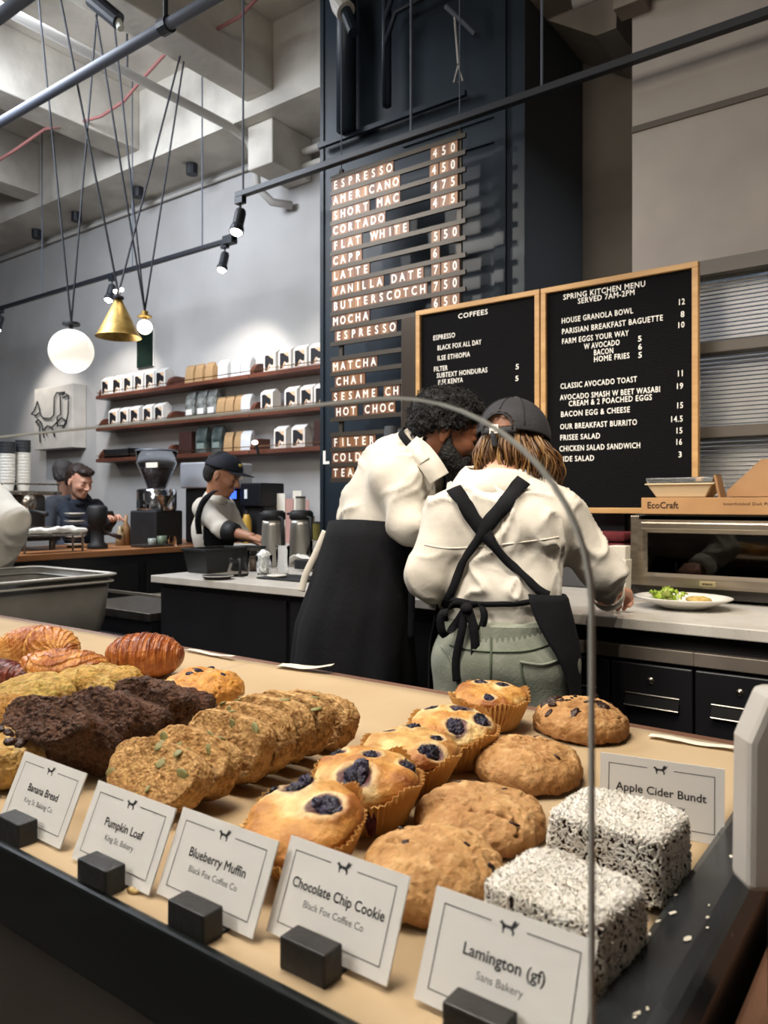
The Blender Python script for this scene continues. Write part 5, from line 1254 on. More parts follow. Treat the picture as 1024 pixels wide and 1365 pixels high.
# ================================================================== PASTRIES
def pastry_mat(nm, rough=0.6, bump=0.4, bs=250, mul='#d9cdbd', sss=0.06, coat=0.0, vs=60, spec=0.4):
    return mat(nm, '#ffffff', rough=rough, attr=True, col2=mul, vs=vs, vdet=4, bump=bump, bs=bs, bdet=5, sss=sss, coat=coat, spec=spec)
def lerpc(a, b, t): return np.array(srgb(a))[None]*(1-t[:, None])+np.array(srgb(b))[None]*t[:, None]
def mixc(c, b, t): return c*(1-t[:, None])+np.array(srgb(b))[None]*t[:, None]
def lumps(pts, m, nm, parent, r0, r1, seed, flat=0.6, sink=0.3):
    pass
cookie_m = pastry_mat('cookie_crumb', rough=0.75, bump=0.35, bs=220)
chip_m = mat('chocolate', '#2a1710', rough=0.35, col2='#3a2217', vs=80, bump=0.3, bs=200)
def cookie(px, py, dia, hgt, seed, label, tilt=(0, 0), base='#b88549', dk='#8f5c2c', cracks=1.0, chips=8, rz=0, cs=1.0):
    p = onZ(px, py, TZ); t = thing('chocolate_chip_cookie', label, 'cookie', (p.x, p.y, TZ+0.002), rz, 'chocolate chip cookies')
    V, Q = uvsphere(260, 130); th = np.arccos(np.clip(V[:, 2], -1, 1))
    rr = np.hypot(V[:, 0], V[:, 1]); R = dia/2
    # flattened dome: steep rounded side, gently domed top, flat base
    zz = np.where(V[:, 2] > 0, np.abs(V[:, 2])**0.72, -np.abs(V[:, 2])**0.5*0.18)*hgt
    rad = np.where(V[:, 2] > 0, rr**0.85, rr**0.6)*R
    ang = np.arctan2(V[:, 1], V[:, 0]); wob = 1+0.035*np.sin(2*ang+seed)+0.02*np.sin(3*ang+seed*2.1)+0.012*np.sin(5*ang+seed)
    P = np.stack([np.cos(ang)*rad*wob, np.sin(ang)*rad*wob, zz+hgt*0.18], 1)
    up = np.clip(V[:, 2]*2, 0, 1)
    n1 = fbm(P*22+seed, 3, seed); n2 = fbm(P*75+seed, 3, seed+7)
    cr = ridge(P*np.array([20, 20, 14])+n2[:, None]*0.35+seed*3, 2, seed+3); crk = sstep(0.86, 0.97, cr)*sstep(-0.25, 0.15, n1)*cracks; n3 = fbm(P*170+seed, 2, seed+13)
    fine = sstep(0.84, 0.95, ridge(P*55+seed, 2, seed+9))*0.45
    P = displace(P, Q, n1*0.0036*up+n2*0.0028-crk*0.0052-fine*0.0022+n3*0.0009)
    P[:, 2] = np.maximum(P[:, 2], 0)
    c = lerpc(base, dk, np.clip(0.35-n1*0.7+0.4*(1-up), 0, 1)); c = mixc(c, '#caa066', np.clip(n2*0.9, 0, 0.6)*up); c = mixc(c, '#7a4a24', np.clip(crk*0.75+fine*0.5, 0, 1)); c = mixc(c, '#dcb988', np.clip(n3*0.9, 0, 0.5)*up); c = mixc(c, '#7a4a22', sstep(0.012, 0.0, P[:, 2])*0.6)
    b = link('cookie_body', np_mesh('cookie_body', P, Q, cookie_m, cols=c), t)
    rnd = random.Random(seed); tr = BVHTree.FromPolygons(P.tolist(), Q.tolist())
    for k in range(chips):
        a = rnd.uniform(0, 2*PI); r = R*math.sqrt(rnd.random())*0.85
        h = tr.ray_cast(Vector((r*math.cos(a), r*math.sin(a), 0.2)), Vector((0, 0, -1)))
        if h[0] is None: continue
        Vc, Qc = uvsphere(12, 8); Vc = Vc*np.array([rnd.uniform(0.003, 0.0065), rnd.uniform(0.002, 0.004), 0.0014])*(cs*rnd.uniform(0.6, 1.3) if cs > 1 else 1); Vc = displace(Vc, Qc, fbm(Vc*400+k, 2, k)*0.0008)
        M_ = Matrix.Translation(h[0]-h[1]*0.0006) @ Vector((0, 0, 1)).rotation_difference(h[1]).to_matrix().to_4x4() @ Matrix.Rotation(rnd.uniform(0, 6), 4, 'Z')
        link('chocolate_chip', np_mesh('chocolate_chip', [M_ @ Vector(q) for q in Vc], Qc, chip_m), b)
    if tilt != (0, 0): t.rotation_euler = (tilt[0], tilt[1], rz)
    return t
cookie(577, 1192, 0.108, 0.033, 11, 'nearest pale tan cookie, partly behind the Chocolate Chip Cookie card', base='#d3a873', dk='#b58752', cracks=0.5, chips=4)
cookie(640, 1108, 0.120, 0.026, 23, 'broad flat cookie, second nearest in the cookie row', base='#cba06e', dk='#aa7f50', cracks=0.9, chips=4)
cookie(704, 1038, 0.116, 0.031, 35, 'domed cookie with a long crack along its back, third in the row', base='#c89b66', dk='#a57745', cracks=1.1, chips=3)
cookie(776, 977, 0.118, 0.032, 47, 'farthest cookie with large dark chocolate chunks showing', base='#cb9c66', dk='#9e7040', cracks=1.5, chips=24, cs=1.7)

# ---- blueberry muffins
wrap_m = mat('muffin_wrap', '#d6aa6c', rough=0.7, col2='#c39050', vs=25, stretch=(1, 1, 0.3), bump=0.1, bs=80, sss=0.08)
top_m = pastry_mat('muffin_crumb', rough=0.5, bump=0.3, bs=260, sss=0.1, spec=0.5)
berry_m = mat('blueberry_skin', '#14121d', rough=0.32, col2='#2b2440', vs=60, bump=0.8, bs=180)
stain_m = mat('berry_stain', '#4b1230', rough=0.5, bump=0.5, bs=200)
def muffin(px, py, label, seed, tilt=(0, 0), r=0.047, h=0.058, berries=(), scale=1.0, base='#e0ad5d', bluff='#b87430', dome=0.030, pale='#f0dba0', stains=0, rz=0):
    p = onZ(px, py, TZ); t = thing('blueberry_muffin', label, 'muffin', (p.x, p.y, TZ+0.0015), rz, 'blueberry muffins')
    # pleated paper cup
    n = 112; V = []; rb = r*0.72; nz = 8
    for j in range(nz):
        u = j/(nz-1); rad = rb+(r*1.09-rb)*u**0.9; z = (h+0.004)*u
        for i in range(n):
            a = 2*PI*i/n; pl = (0.0011+0.0010*u)*(1 if i % 2 else -1); wv = 0.002*u*u*math.sin(3*a+seed)
            V.append(((rad+pl+wv)*math.cos(a), (rad+pl+wv)*math.sin(a), z+(0.0035*math.sin(4*a+seed)+0.003*math.sin(7*a+seed*2) if j == nz-1 else 0)))
    b = MB().grid(V, n, nz, closed_u=True); b.add(V[:n], [tuple(range(n))[::-1]])
    w_ = b.build('paper_wrapper', wrap_m, t, smooth=False)
    s = w_.modifiers.new('s', 'SOLIDIFY'); s.thickness = 0.0006
    V, Q = uvsphere(150, 90); up = V[:, 2]
    ang = np.arctan2(V[:, 1], V[:, 0]); rr = np.hypot(V[:, 0], V[:, 1])
    rad = np.where(up > 0, r*1.0*rr**0.8, r*0.99*rr**0.35); z = np.where(up > 0, h+dome*np.abs(up)**0.85, h+up*0.035)
    rad = np.where(up < 0, rad*(1-0.16*np.clip(-up, 0, 1)), rad)
    wob = 1+0.03*np.sin(2*ang+seed)+0.02*np.sin(5*ang+seed*1.7)
    P = np.stack([np.cos(ang)*rad*wob, np.sin(ang)*rad*wob, z], 1)
    n1 = fbm(P*30+seed*5, 3, seed); n2 = fbm(P*110+seed, 3, seed+5); u1 = np.clip(up*3+0.3, 0, 1)
    P = displace(P, Q, (n1*0.005+n2*0.0014)*u1+0.001*u1)
    hn = (P[:, 2]-h)/dome
    c = lerpc(base, bluff, np.clip(0.30+n1*1.1+0.30*(1-np.clip(hn, 0, 1)), 0, 1)); c = mixc(c, pale, sstep(0.05, 0.45, -n1)*0.75*u1); c = mixc(c, '#8f4f1d', sstep(0.25, 0.6, n1+0.3*n2)*0.6)
    # hollows round the berries
    tr = BVHTree.FromPolygons(P.tolist(), Q.tolist()); pts = []
    for (ba, br_, bs_) in berries:
        hit = tr.ray_cast(Vector((br_*r*math.cos(ba), br_*r*math.sin(ba), 0.3)), Vector((0, 0, -1)))
        if hit[0] is not None: pts.append((hit[0], hit[1], bs_))
    for q, nn, bs_ in pts:
        d = np.linalg.norm(P-np.array(q), axis=1)/bs_
        dn = d+n1*0.55+n2*0.25; c = mixc(c, '#f0dcae', sstep(1.7, 1.2, dn)*sstep(0.7, 1.1, dn)*0.65); c = mixc(c, '#4a1c3a', sstep(1.22, 0.95, dn)*0.9)
        P = P+np.array(nn)[None]*(-(0.35*bs_)*sstep(1.1, 0.4, d)+0.12*bs_*np.exp(-((d-1.35)/0.25)**2))[:, None]
    top = link('muffin_top', np_mesh('muffin_top', P, Q, top_m, cols=c), t)
    for k, (q, nn, bs_) in enumerate(pts):
        Vb, Qb = uvsphere(28, 18); f1, f2 = worley(Vb*2.2+k*5+seed, k); Vb = Vb*np.array([1.05+0.25*math.sin(k*3.1+seed), 0.78, 0.36])*bs_
        Vb = displace(Vb, Qb, (fbm(Vb/bs_*1.8+k*3+seed, 3, k)*0.42-0.14*sstep(0.3, 0.0, f2-f1))*bs_)
        M_ = Matrix.Translation(Vector(q)-Vector(nn)*bs_*0.16) @ Vector((0, 0, 1)).rotation_difference(nn).to_matrix().to_4x4() @ Matrix.Rotation(k*1.7+seed, 4, 'Z')
        link('blueberry', np_mesh('blueberry', [M_ @ Vector(v_) for v_ in Vb], Qb, berry_m), t)
    for k in range(stains):
        a = -1.35+0.5*k+seed*0.0; Vb, Qb = uvsphere(16, 12); Vb = Vb*np.array([0.003, 0.005, 0.017]); Vb = displace(Vb, Qb, fbm(Vb*300+k, 2)*0.0014)
        M_ = Matrix.Translation(((r*0.90)*math.cos(a), (r*0.90)*math.sin(a), h*0.62)) @ Matrix.Rotation(a, 4, 'Z')
        link('berry_juice', np_mesh('berry_juice', [M_ @ Vector(v_) for v_ in Vb], Qb, stain_m), t)
    if tilt != (0, 0): t.rotation_euler = (tilt[0], tilt[1], rz)
    t.scale = (scale,)*3
    return t
m1 = muffin(413, 1160, 'nearest blueberry muffin, tipped forward, two big berries on top', 3, tilt=(0.28, 0.0), berries=((0.35, 0.50, 0.0125), (2.35, 0.72, 0.0125), (2.9, 0.98, 0.008)), h=0.026, dome=0.018)
m1.location.z += 0.0125
muffin(492, 1098, 'second nearest blueberry muffin with one large wet berry in front', 8, tilt=(0.12, 0.03), berries=((-1.25, 0.55, 0.0145), (1.8, 0.25, 0.0085), (0.55, 0.80, 0.008), (3.0, 0.85, 0.009)), stains=2, h=0.036, dome=0.017).location.z += 0.005
muffin(546, 1050, 'third blueberry muffin, pale gold top with berries at its right side', 14, tilt=(0.06, 0.05), berries=((-0.35, 0.80, 0.012), (2.1, 0.72, 0.0095), (0.5, 0.60, 0.007), (3.0, 0.6, 0.006)), base='#e7c27a', stains=1, h=0.034, dome=0.015).location.z += 0.003
muffin(604, 1018, 'fourth blueberry muffin with four dark berries on a browned top', 21, tilt=(0.10, 0.06), berries=((-0.9, 0.62, 0.011), (1.6, 0.40, 0.011), (0.2, 0.72, 0.0095), (2.9, 0.72, 0.0075)), h=0.036, dome=0.017, stains=1).location.z += 0.004
muffin(654, 969, 'farthest blueberry muffin in a straight pleated wrapper', 29, tilt=(0.05, 0.03), berries=((1.3, 0.50, 0.0085), (-1.1, 0.82, 0.0075), (2.6, 0.55, 0.0095), (2.5, 0.95, 0.006)), h=0.034, dome=0.013).location.z += 0.003
# torn wrapper and purple crumb beside the third muffin
o = link('berry_crumb', np_mesh('berry_crumb', *(lambda V, Q: (displace(V*np.array([0.011, 0.007, 0.012]), Q, fbm(V*3, 3)*0.003), Q))(*uvsphere(24, 16)), mat('purple_crumb', '#5b1735', rough=0.6, col2='#7c2b4c', vs=90, bump=0.6, bs=200)), None)
o.location = W(487, 990, 0.83); tag(o, 'small torn purple berry crumb left of the third muffin', 'crumb')
o.location.z = TZ+0.012

# ---- loaf slices
loaf_m = pastry_mat('pumpkin_crumb', rough=0.8, bump=0.5, bs=330, mul='#d8ccb8')
seed_m = mat('pumpkin_seed', '#7d7c4c', rough=0.45, col2='#8f8c5c', vs=60)
def slice_mesh(w, h, th, seed, base, dark, crumb, n=190, m=104, rough_=0.0042):
    V, Q = uvsphere(n, m)                      # Y is the slice thickness
    x, y, z = V[:, 0], V[:, 2], V[:, 1]
    l = np.maximum.reduce([np.abs(x), np.abs(z)])+1e-9
    # superellipse outline with a flat bottom and domed top
    a = np.arctan2(z, x); k = (np.abs(np.cos(a))**3.0+np.abs(np.sin(a))**3.0)**(-1/3.0)
    rad = np.hypot(x, z); e = np.clip(rad*1.25, 0, 1)**0.8
    e = np.where(rad > 0.8, 1-(1-e)*1, e)
    yy = np.sign(y)*np.minimum(np.abs(y)*2.6, 1.0)**0.9
    tpr = np.where(z < 0, 0.86+0.14*(1+z), 1)
    P = np.stack([np.cos(a)*k*np.clip(rad*1.06, 0, 1)*w/2*tpr, yy*th/2, np.sin(a)*k*np.clip(rad*1.06, 0, 1)*h/2], 1)
    n1 = fbm(P*55+seed, 4, seed); n2 = fbm(P*190+seed, 3, seed+3); f1, f2 = worley(P*150+n1[:, None]*1.2, seed)
    rim_ = sstep(0.72, 0.98, rad)
    n4 = fbm(P*420+seed, 2, seed+17)
    P = displace(P, Q, n1*rough_*1.2+n2*rough_*0.5+n4*0.0007-sstep(0.35, 0.0, f1)*0.0012*1.2+(1-sstep(0.0, 0.25, f2-f1))*-0.0008)
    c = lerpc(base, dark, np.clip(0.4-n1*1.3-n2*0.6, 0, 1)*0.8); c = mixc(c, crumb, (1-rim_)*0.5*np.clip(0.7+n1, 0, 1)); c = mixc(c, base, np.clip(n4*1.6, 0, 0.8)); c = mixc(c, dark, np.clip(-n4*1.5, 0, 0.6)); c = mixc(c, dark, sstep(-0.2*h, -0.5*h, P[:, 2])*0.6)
    return P, Q, c
def loaf(specs, nm, lab, cat, grp, base, dark, crumb, m_, seeds=0, rough_=0.0042):
    for k, (X, Y, w, h, th, lean, yaw) in enumerate(specs):
        P, Q, c = slice_mesh(w, h, th, 40+k*3, base, dark, crumb, rough_=rough_)
        t = thing(nm, lab[k], cat, (X, Y, TZ+0.002), yaw, grp)
        M_ = Matrix.Rotation(-lean, 4, 'X') @ Matrix.Translation((0, 0, h/2))
        P2 = np.array([M_ @ Vector(q) for q in P]); P2[:, 2] -= P2[:, 2].min()
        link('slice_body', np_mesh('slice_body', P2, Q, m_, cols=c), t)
        if seeds:
            tr = BVHTree.FromPolygons(P2.tolist(), Q.tolist()); rnd = random.Random(k+5)
            for j in range(seeds if k < 3 else seeds-3):
                # seeds on the crust and on the front face
                if j % 2: org = Vector((rnd.uniform(-w*0.42, w*0.42), rnd.uniform(-0.01, 0.01)+lean*h*0.75, 0.3)); dr = Vector((0, 0, -1))
                else: org = Vector((rnd.uniform(-w*0.42, w*0.42), -0.2, rnd.uniform(h*0.4, h*0.95))); dr = Vector((0, 1, 0))
                hit = tr.ray_cast(org, dr)
                if hit[0] is None: continue
                Vs, Qs = uvsphere(14, 8); Vs = Vs*np.array([0.0068, 0.0044, 0.0016])*rnd.uniform(0.8, 1.15)
                M2 = Matrix.Translation(hit[0]) @ Vector((0, 0, 1)).rotation_difference(hit[1]).to_matrix().to_4x4() @ Matrix.Rotation(rnd.uniform(0, 3), 4, 'Z')
                link('pumpkin_seed', np_mesh('pumpkin_seed', [M2 @ Vector(q) for q in Vs], Qs, seed_m), t)
ords = ['nearest', 'second nearest', 'third', 'fourth', 'fifth', 'sixth', 'farthest']
ys = [0.440, 0.480, 0.532, 0.566, 0.600, 0.634, 0.674]; xs = [-0.603, -0.600, -0.603, -0.604, -0.606, -0.608, -0.604]
loaf([(xs[k], ys[k], 0.112 if k else 0.118, (0.056, 0.060, 0.066, 0.068, 0.068, 0.066, 0.060)[k], (0.024, 0.024, 0.023, 0.022, 0.022, 0.022, 0.022)[k], (0.62, 0.50, 0.34, 0.26, 0.22, 0.2, 0.26)[k], (0.03, 0.0, -0.02, 0.02, 0.0, -0.02, -0.05)[k]) for k in range(7)],
     'pumpkin_loaf_slice', ['%s slice of the seeded golden brown pumpkin loaf' % o_ for o_ in ords], 'loaf slice', 'pumpkin loaf slices', '#ddb77e', '#9c7242', '#c79a62', loaf_m, seeds=7, rough_=0.0026)
choc_m = pastry_mat('chocolate_crumb', rough=0.6, bump=0.9, bs=300, mul='#c0a890', spec=0.5)
CX = -0.80
loaf([(CX+0.05, 0.435, 0.118, 0.048, 0.075, 0.75, 0.12), (CX+0.035, 0.508, 0.118, 0.058, 0.055, 0.45, 0.06), (CX+0.02, 0.575, 0.112, 0.062, 0.045, 0.3, 0.0)],
     'banana_bread_slice', ['nearest rough dark chocolate banana bread piece behind the Banana Bread card', 'middle rough dark chocolate banana bread piece', 'far dark chocolate banana bread piece against the pumpkin loaf'], 'loaf slice', 'dark banana bread pieces', '#7d5942', '#452c1e', '#5a3b2a', choc_m, rough_=0.0060)
# crusty ridge pieces on the dark loaf
def rough_lump(nm, label, cat, loc, dims, seed, base, dark, m_, grp=None, amp=0.006, rot=(0, 0, 0), freq=35, pale=None, flat=True, chips=None, nchip=0, power=1.0, speck=None):
    t = thing(nm, label, cat, loc, rot[2], grp)
    V, Q = uvsphere(190, 110)
    k = (np.abs(V)**(2*power)).sum(1)**(-1/(2*power)); P = V*k[:, None]*np.array(dims)/2
    if rot[0] or rot[1]:
        R_ = np.array(Euler((rot[0], rot[1], 0)).to_matrix()); P = P @ R_.T
    n1 = fbm(P*freq+seed, 4, seed); n2 = fbm(P*freq*4+seed, 3, seed+4); cr = sstep(0.90, 0.99, ridge(P*freq*0.8+n1[:, None], 2, seed+8))
    n4 = fbm(P*freq*11+seed, 2, seed+41)
    P = displace(P, Q, n1*amp*1.3+n2*amp*0.45-cr*amp*0.8+n4*amp*0.16)
    zmin = -dims[2]*0.46; P[:, 2] = np.maximum(P[:, 2], zmin)-zmin if flat else P[:, 2]-P[:, 2].min()
    c = lerpc(base, dark, np.clip(0.4-n1*1.0+n2*0.5, 0, 1)); c = mixc(c, dark, cr*0.6)
    if pale: c = mixc(c, pale, sstep(0.0, 0.5, -n1+n2*0.5)*0.8)
    if speck: c = mixc(c, speck, sstep(0.30, 0.45, fbm(P*freq*7, 2, seed+31))*0.7)
    link(nm+'_body', np_mesh(nm+'_body', P, Q, m_, cols=c), t)
    tr = BVHTree.FromPolygons(P.tolist(), Q.tolist()); rnd = random.Random(seed)
    for j in range(nchip):
        hit = tr.ray_cast(Vector((rnd.uniform(-0.42, 0.42)*dims[0], rnd.uniform(-0.42, 0.42)*dims[1], 0.3)), Vector((0, 0, -1)))
        if hit[0] is None: continue
        Vs, Qs = uvsphere(14, 8); Vs = Vs*np.array([0.006, 0.0045, 0.0025])*rnd.uniform(0.6, 1.3); Vs = displace(Vs, Qs, fbm(Vs*300+j, 2, j)*0.001)
        M2 = Matrix.Translation(hit[0]) @ Vector((0, 0, 1)).rotation_difference(hit[1]).to_matrix().to_4x4() @ Matrix.Rotation(rnd.uniform(0, 3), 4, 'Z')
        link('chip' if chips is not berry_m else 'blueberry', np_mesh('chip', [M2 @ Vector(q) for q in Vs], Qs, chips), t)
    return t
def PZ(px, py, dz=0.002): p = onZ(px, py, TZ); return (p.x, p.y, TZ+dz)
sc_m = pastry_mat('scone_crumb', rough=0.65, bump=0.5, bs=220)
rough_lump('banana_bread_end', 'small squared dark chocolate piece leaning before the golden muffin', 'loaf slice', PZ(256, 975), (0.056, 0.04, 0.048), 71, '#6b4530', '#3c2217', choc_m, 'dark banana bread pieces', 0.005, (0.2, 0.1, 0.4), 45, power=2.2)
rough_lump('savory_scone', 'yellow green scone behind the dark loaf, right of the other scones', 'scone', PZ(136, 946), (0.122, 0.10, 0.062), 52, '#cba455', '#95743a', sc_m, 'yellow green scones', 0.0055, (0, 0.05, 0.3), 34, pale='#d9bb72', power=1.25, speck='#7f7a35')
rough_lump('savory_scone', 'broad yellow green scone at the left edge', 'scone', PZ(46, 962), (0.118, 0.10, 0.062), 57, '#cfae62', '#9f8044', sc_m, 'yellow green scones', 0.005, (0, -0.05, -0.2), 32, pale='#d0b865', power=1.25, speck='#8a8440')
rough_lump('savory_scone', 'browner scone cut off at the left edge in front of the broad one', 'scone', PZ(6, 988), (0.10, 0.09, 0.055), 61, '#b98a3c', '#8a5f25', sc_m, 'yellow green scones', 0.006, (0, 0, 0.5), 36, pale='#c9a052', power=1.2)
rough_lump('butter_pastry', 'pale golden pastry end showing between the scone and dark loaf', 'pastry', PZ(86, 990), (0.10, 0.05, 0.05), 66, '#d9a85a', '#b0742f', sc_m, None, 0.003, (0, -0.2, 0.35), 30, power=1.1)
rough_lump('chocolate_chip_scone', 'pale scone with dark chocolate chips at far left behind the card', 'scone', PZ(4, 1046), (0.085, 0.075, 0.058), 68, '#e0bd76', '#b98940', sc_m, None, 0.004, (0, 0, 0.2), 30, pale='#f0dba6', chips=chip_m, nchip=14, power=1.25)
rough_lump('golden_muffin', 'golden muffin top with blueberries behind the dark loaf end', 'muffin', PZ(272, 946), (0.115, 0.10, 0.055), 74, '#dfa24a', '#b26f28', top_m, None, 0.004, (0, 0, 0.1), 30, pale='#efd08a', chips=berry_m, nchip=7, power=1.15)

# ---- croissants: a rolled crescent with overlapping wraps and laminated ridges
cro_m = mat('croissant_crust', '#ffffff', rough=0.34, attr=True, col2='#d8b893', vs=90, vdet=4, stretch=(1, 1, 1), bump=0.25, bs=160, sss=0.05, coat=0.12, spec=0.5)
def croissant(label, px, py, L_, R_, bend, wraps, seed, rz, gold='#c9853a', dark='#8a4a1c', pale='#e2b066', fl=0.86, ridge_f=46, tw=0.6, dz=0.0, stp=0.09, fn=0.0006, along=0.0, tilt=(0, 0)):
    t = thing('croissant', label, 'croissant', PZ(px, py, 0.001+dz), rz, 'croissants')
    nu, nv = 280, 150; u = np.linspace(-1, 1, nu); a = np.linspace(0, 2*PI, nv, endpoint=False); U, A = np.meshgrid(u, a, indexing='ij')
    env = np.clip(1-np.abs(U)**2.6, 0, 1)**0.55
    # spiral wraps: radius steps where a new layer begins
    s_ = (U*0.5*wraps+np.sign(U)*0+0.16*np.cos(A)*np.sign(U)*-1+500.0+0.035*np.sin(3*A+seed)); fr = s_-np.floor(s_)
    fr = np.where(U > 0, 1-fr, fr)
    step = (fr**1.3)*stp*(1-0.3*np.abs(U))
    rad = R_*(env*(0.88+step))+0.0015
    x = np.sin(U*bend)*L_/2/max(math.sin(bend), 1e-6)*1.0; y = -(np.cos(U*bend)-1)*L_/2/max(math.sin(bend), 1e-6)
    tx = np.cos(U*bend); ty = np.sin(U*bend); nx, ny = -ty, tx
    P = np.stack([x+nx*np.cos(A)*rad, y+ny*np.cos(A)*rad, np.sin(A)*rad*fl], -1).reshape(-1, 3)
    i, j = np.meshgrid(np.arange(nu-1), np.arange(nv), indexing='ij'); i = i.ravel(); j = j.ravel(); j2 = (j+1) % nv
    Q = np.stack([i*nv+j, i*nv+j2, (i+1)*nv+j2, (i+1)*nv+j], 1)
    Ur = U.ravel(); Ar = A.ravel(); frr = fr.ravel()
    n1 = fbm(P*28+seed, 3, seed); lam = np.sin((Ur*ridge_f+tw*Ar*np.sign(Ur)*2+n1*2.2)); lam2 = sstep(-0.2, 0.9, lam)
    fine = fbm(np.stack([Ur*45+n1, Ar*2.2, n1*0+seed], 1), 3, seed+3)
    if along:
        ph_ = Ar*along+np.abs(Ur)*9.0+n1*2.5; saw = ph_/(2*PI)*2.2; saw = saw-np.floor(saw); lam = saw*2-1; lam2 = sstep(-0.2, 0.9, lam); fine = fine*0.5+(saw-0.5)*0.9; fn = 0.0022
    up = np.clip(np.sin(Ar)+0.4, 0, 1)
    P = displace(P, Q, (lam*0.0005+fine*fn)*up+n1*0.002)
    c = lerpc(gold, dark, np.clip(0.25+fine*0.9+(frr-0.5)*0.9+n1*0.5, 0, 1)); c = mixc(c, pale, np.clip(0.55-frr*1.6-fine*0.6+(1-lam2)*0.15, 0, 0.9)); c = mixc(c, pale, (1-up)*0.35)
    z0 = P[:, 2].min(); P[:, 2] -= z0; P[:, 2] = np.maximum(P[:, 2], 0.004)-0.004
    link('croissant_body', np_mesh('croissant_body', P, Q, cro_m, cols=c), t)
    if tilt != (0, 0): t.rotation_euler = (tilt[0], tilt[1], rz)
    return t
croissant('plump golden croissant with smooth curved layers, farthest left at the back', 56, 890, 0.125, 0.050, 1.05, 2, 3, math.radians(205), stp=0.04, along=9.0, fl=0.8, gold='#cf9244', dark='#a5622a', pale='#e8bd74')
croissant('flaky golden croissant lying in front of the plump one', 80, 916, 0.140, 0.036, 0.75, 4, 9, math.radians(30), stp=0.10, along=6.0, gold='#cc8c42', dark='#97572a', pale='#e0b06c')
croissant('ridged brown croissant standing apart on the right of the others', 193, 902, 0.130, 0.043, 0.25, 9, 15, math.radians(32), stp=0.075, fn=0.0015, gold='#a8602c', dark='#743716', pale='#cb8a48', fl=0.9)
croissant('dark red brown pastry at the left edge before the croissants', 2, 915, 0.12, 0.026, 0.3, 7, 21, math.radians(10), gold='#6b2a20', dark='#3f1512', pale='#94523a')
croissant('sliver of croissant cut off at the far left edge', -14, 888, 0.09, 0.03, 0.4, 6, 25, math.radians(80), gold='#b06a30', dark='#834420', pale='#cf9350')

# ---- lamingtons: dark cake blocks under coconut shreds
lam_m = mat('lamington_cake', '#4d3528', rough=0.8, col2='#2a1812', vs=60, bump=0.8, bs=200)
coco_m = mat('coconut', '#f4f0e8', rough=0.55, col2='#e6e0d4', vs=40, sss=0.1)
def lamington(px, py, label, rz, seed, w=0.078, d=0.07, h=0.05):
    t = thing('lamington', label, 'lamington', PZ(px, py, 0.0026), rz, 'coconut lamingtons')
    V, Q = uvsphere(90, 60); p_ = 9; k = (np.abs(V)**p_).sum(1)**(-1/p_); P = V*k[:, None]*np.array([w, d, h])/2; P = displace(P, Q, fbm(P*60+seed, 3, seed)*0.0022); P[:, 2] -= P[:, 2].min()
    link('cake_block', np_mesh('cake_block', P, Q, lam_m), t)
    rnd = np.random.RandomState(seed); N_ = vnormals(P, Q)
    tri = np.concatenate([Q[:, [0, 1, 2]], Q[:, [0, 2, 3]]]); A_ = P[tri[:, 0]]; B_ = P[tri[:, 1]]; C_ = P[tri[:, 2]]; ar = np.linalg.norm(np.cross(B_-A_, C_-A_), axis=1)
    nn = np.cross(B_-A_, C_-A_)/np.maximum(ar, 1e-12)[:, None]; outw = (nn*(A_-np.array([0, 0, h/2]))).sum(1) < 0; nn[outw] *= -1
    wgt = ar*np.where(nn[:, 2] > 0.6, 1.5, 0.20)*np.where(nn[:, 2] < -0.5, 0, 1); wgt /= wgt.sum()
    n = 15000; ti = rnd.choice(len(tri), n, p=wgt); r1 = np.sqrt(rnd.rand(n)); r2 = rnd.rand(n)
    pos = A_[ti]*(1-r1)[:, None]+B_[ti]*(r1*(1-r2))[:, None]+C_[ti]*(r1*r2)[:, None]; nr = nn[ti]
    rv = rnd.normal(size=(n, 3)); tan = rv-nr*(rv*nr).sum(1)[:, None]*rnd.uniform(0.55, 1.0, n)[:, None]; tan /= np.linalg.norm(tan, axis=1)[:, None]; bi = np.cross(nr, tan); bi /= np.maximum(np.linalg.norm(bi, axis=1), 1e-6)[:, None]; up_ = np.cross(tan, bi)
    ln = rnd.uniform(0.0012, 0.0032, n)[:, None]; wd = rnd.uniform(0.0004, 0.0009, n)[:, None]; th_ = 0.0003; off = pos+nr*rnd.uniform(0.0002, 0.0016, n)[:, None]
    cor = []
    for sx_ in (-1, 1):
        for sy_, sz_ in ((-1, 0), (0, 1), (1, 0)): cor.append(off+tan*ln*sx_+bi*wd*sy_+up_*(th_+wd*0.5)*sz_)
    V2 = np.stack(cor, 1).reshape(-1, 3); b_ = (np.arange(n)*6)[:, None]
    F2 = np.concatenate([b_+np.array(f)[None] for f in ((0, 1, 4, 3), (1, 2, 5, 4), (2, 0, 3, 5))]); V2[:, 2] = np.maximum(V2[:, 2], 0.0)
    o = link('coconut_shreds', np_mesh('coconut_shreds', V2, F2, coco_m, smooth=False), t); o['kind'] = 'stuff'
lamington(825, 1178, 'far coconut covered lamington square before the Apple Cider Bundt card', math.radians(-4), 5, 0.086, 0.07, 0.052)
lamington(752, 1288, 'near coconut covered lamington square behind the Lamington card', math.radians(-6), 9, 0.080, 0.068, 0.05)
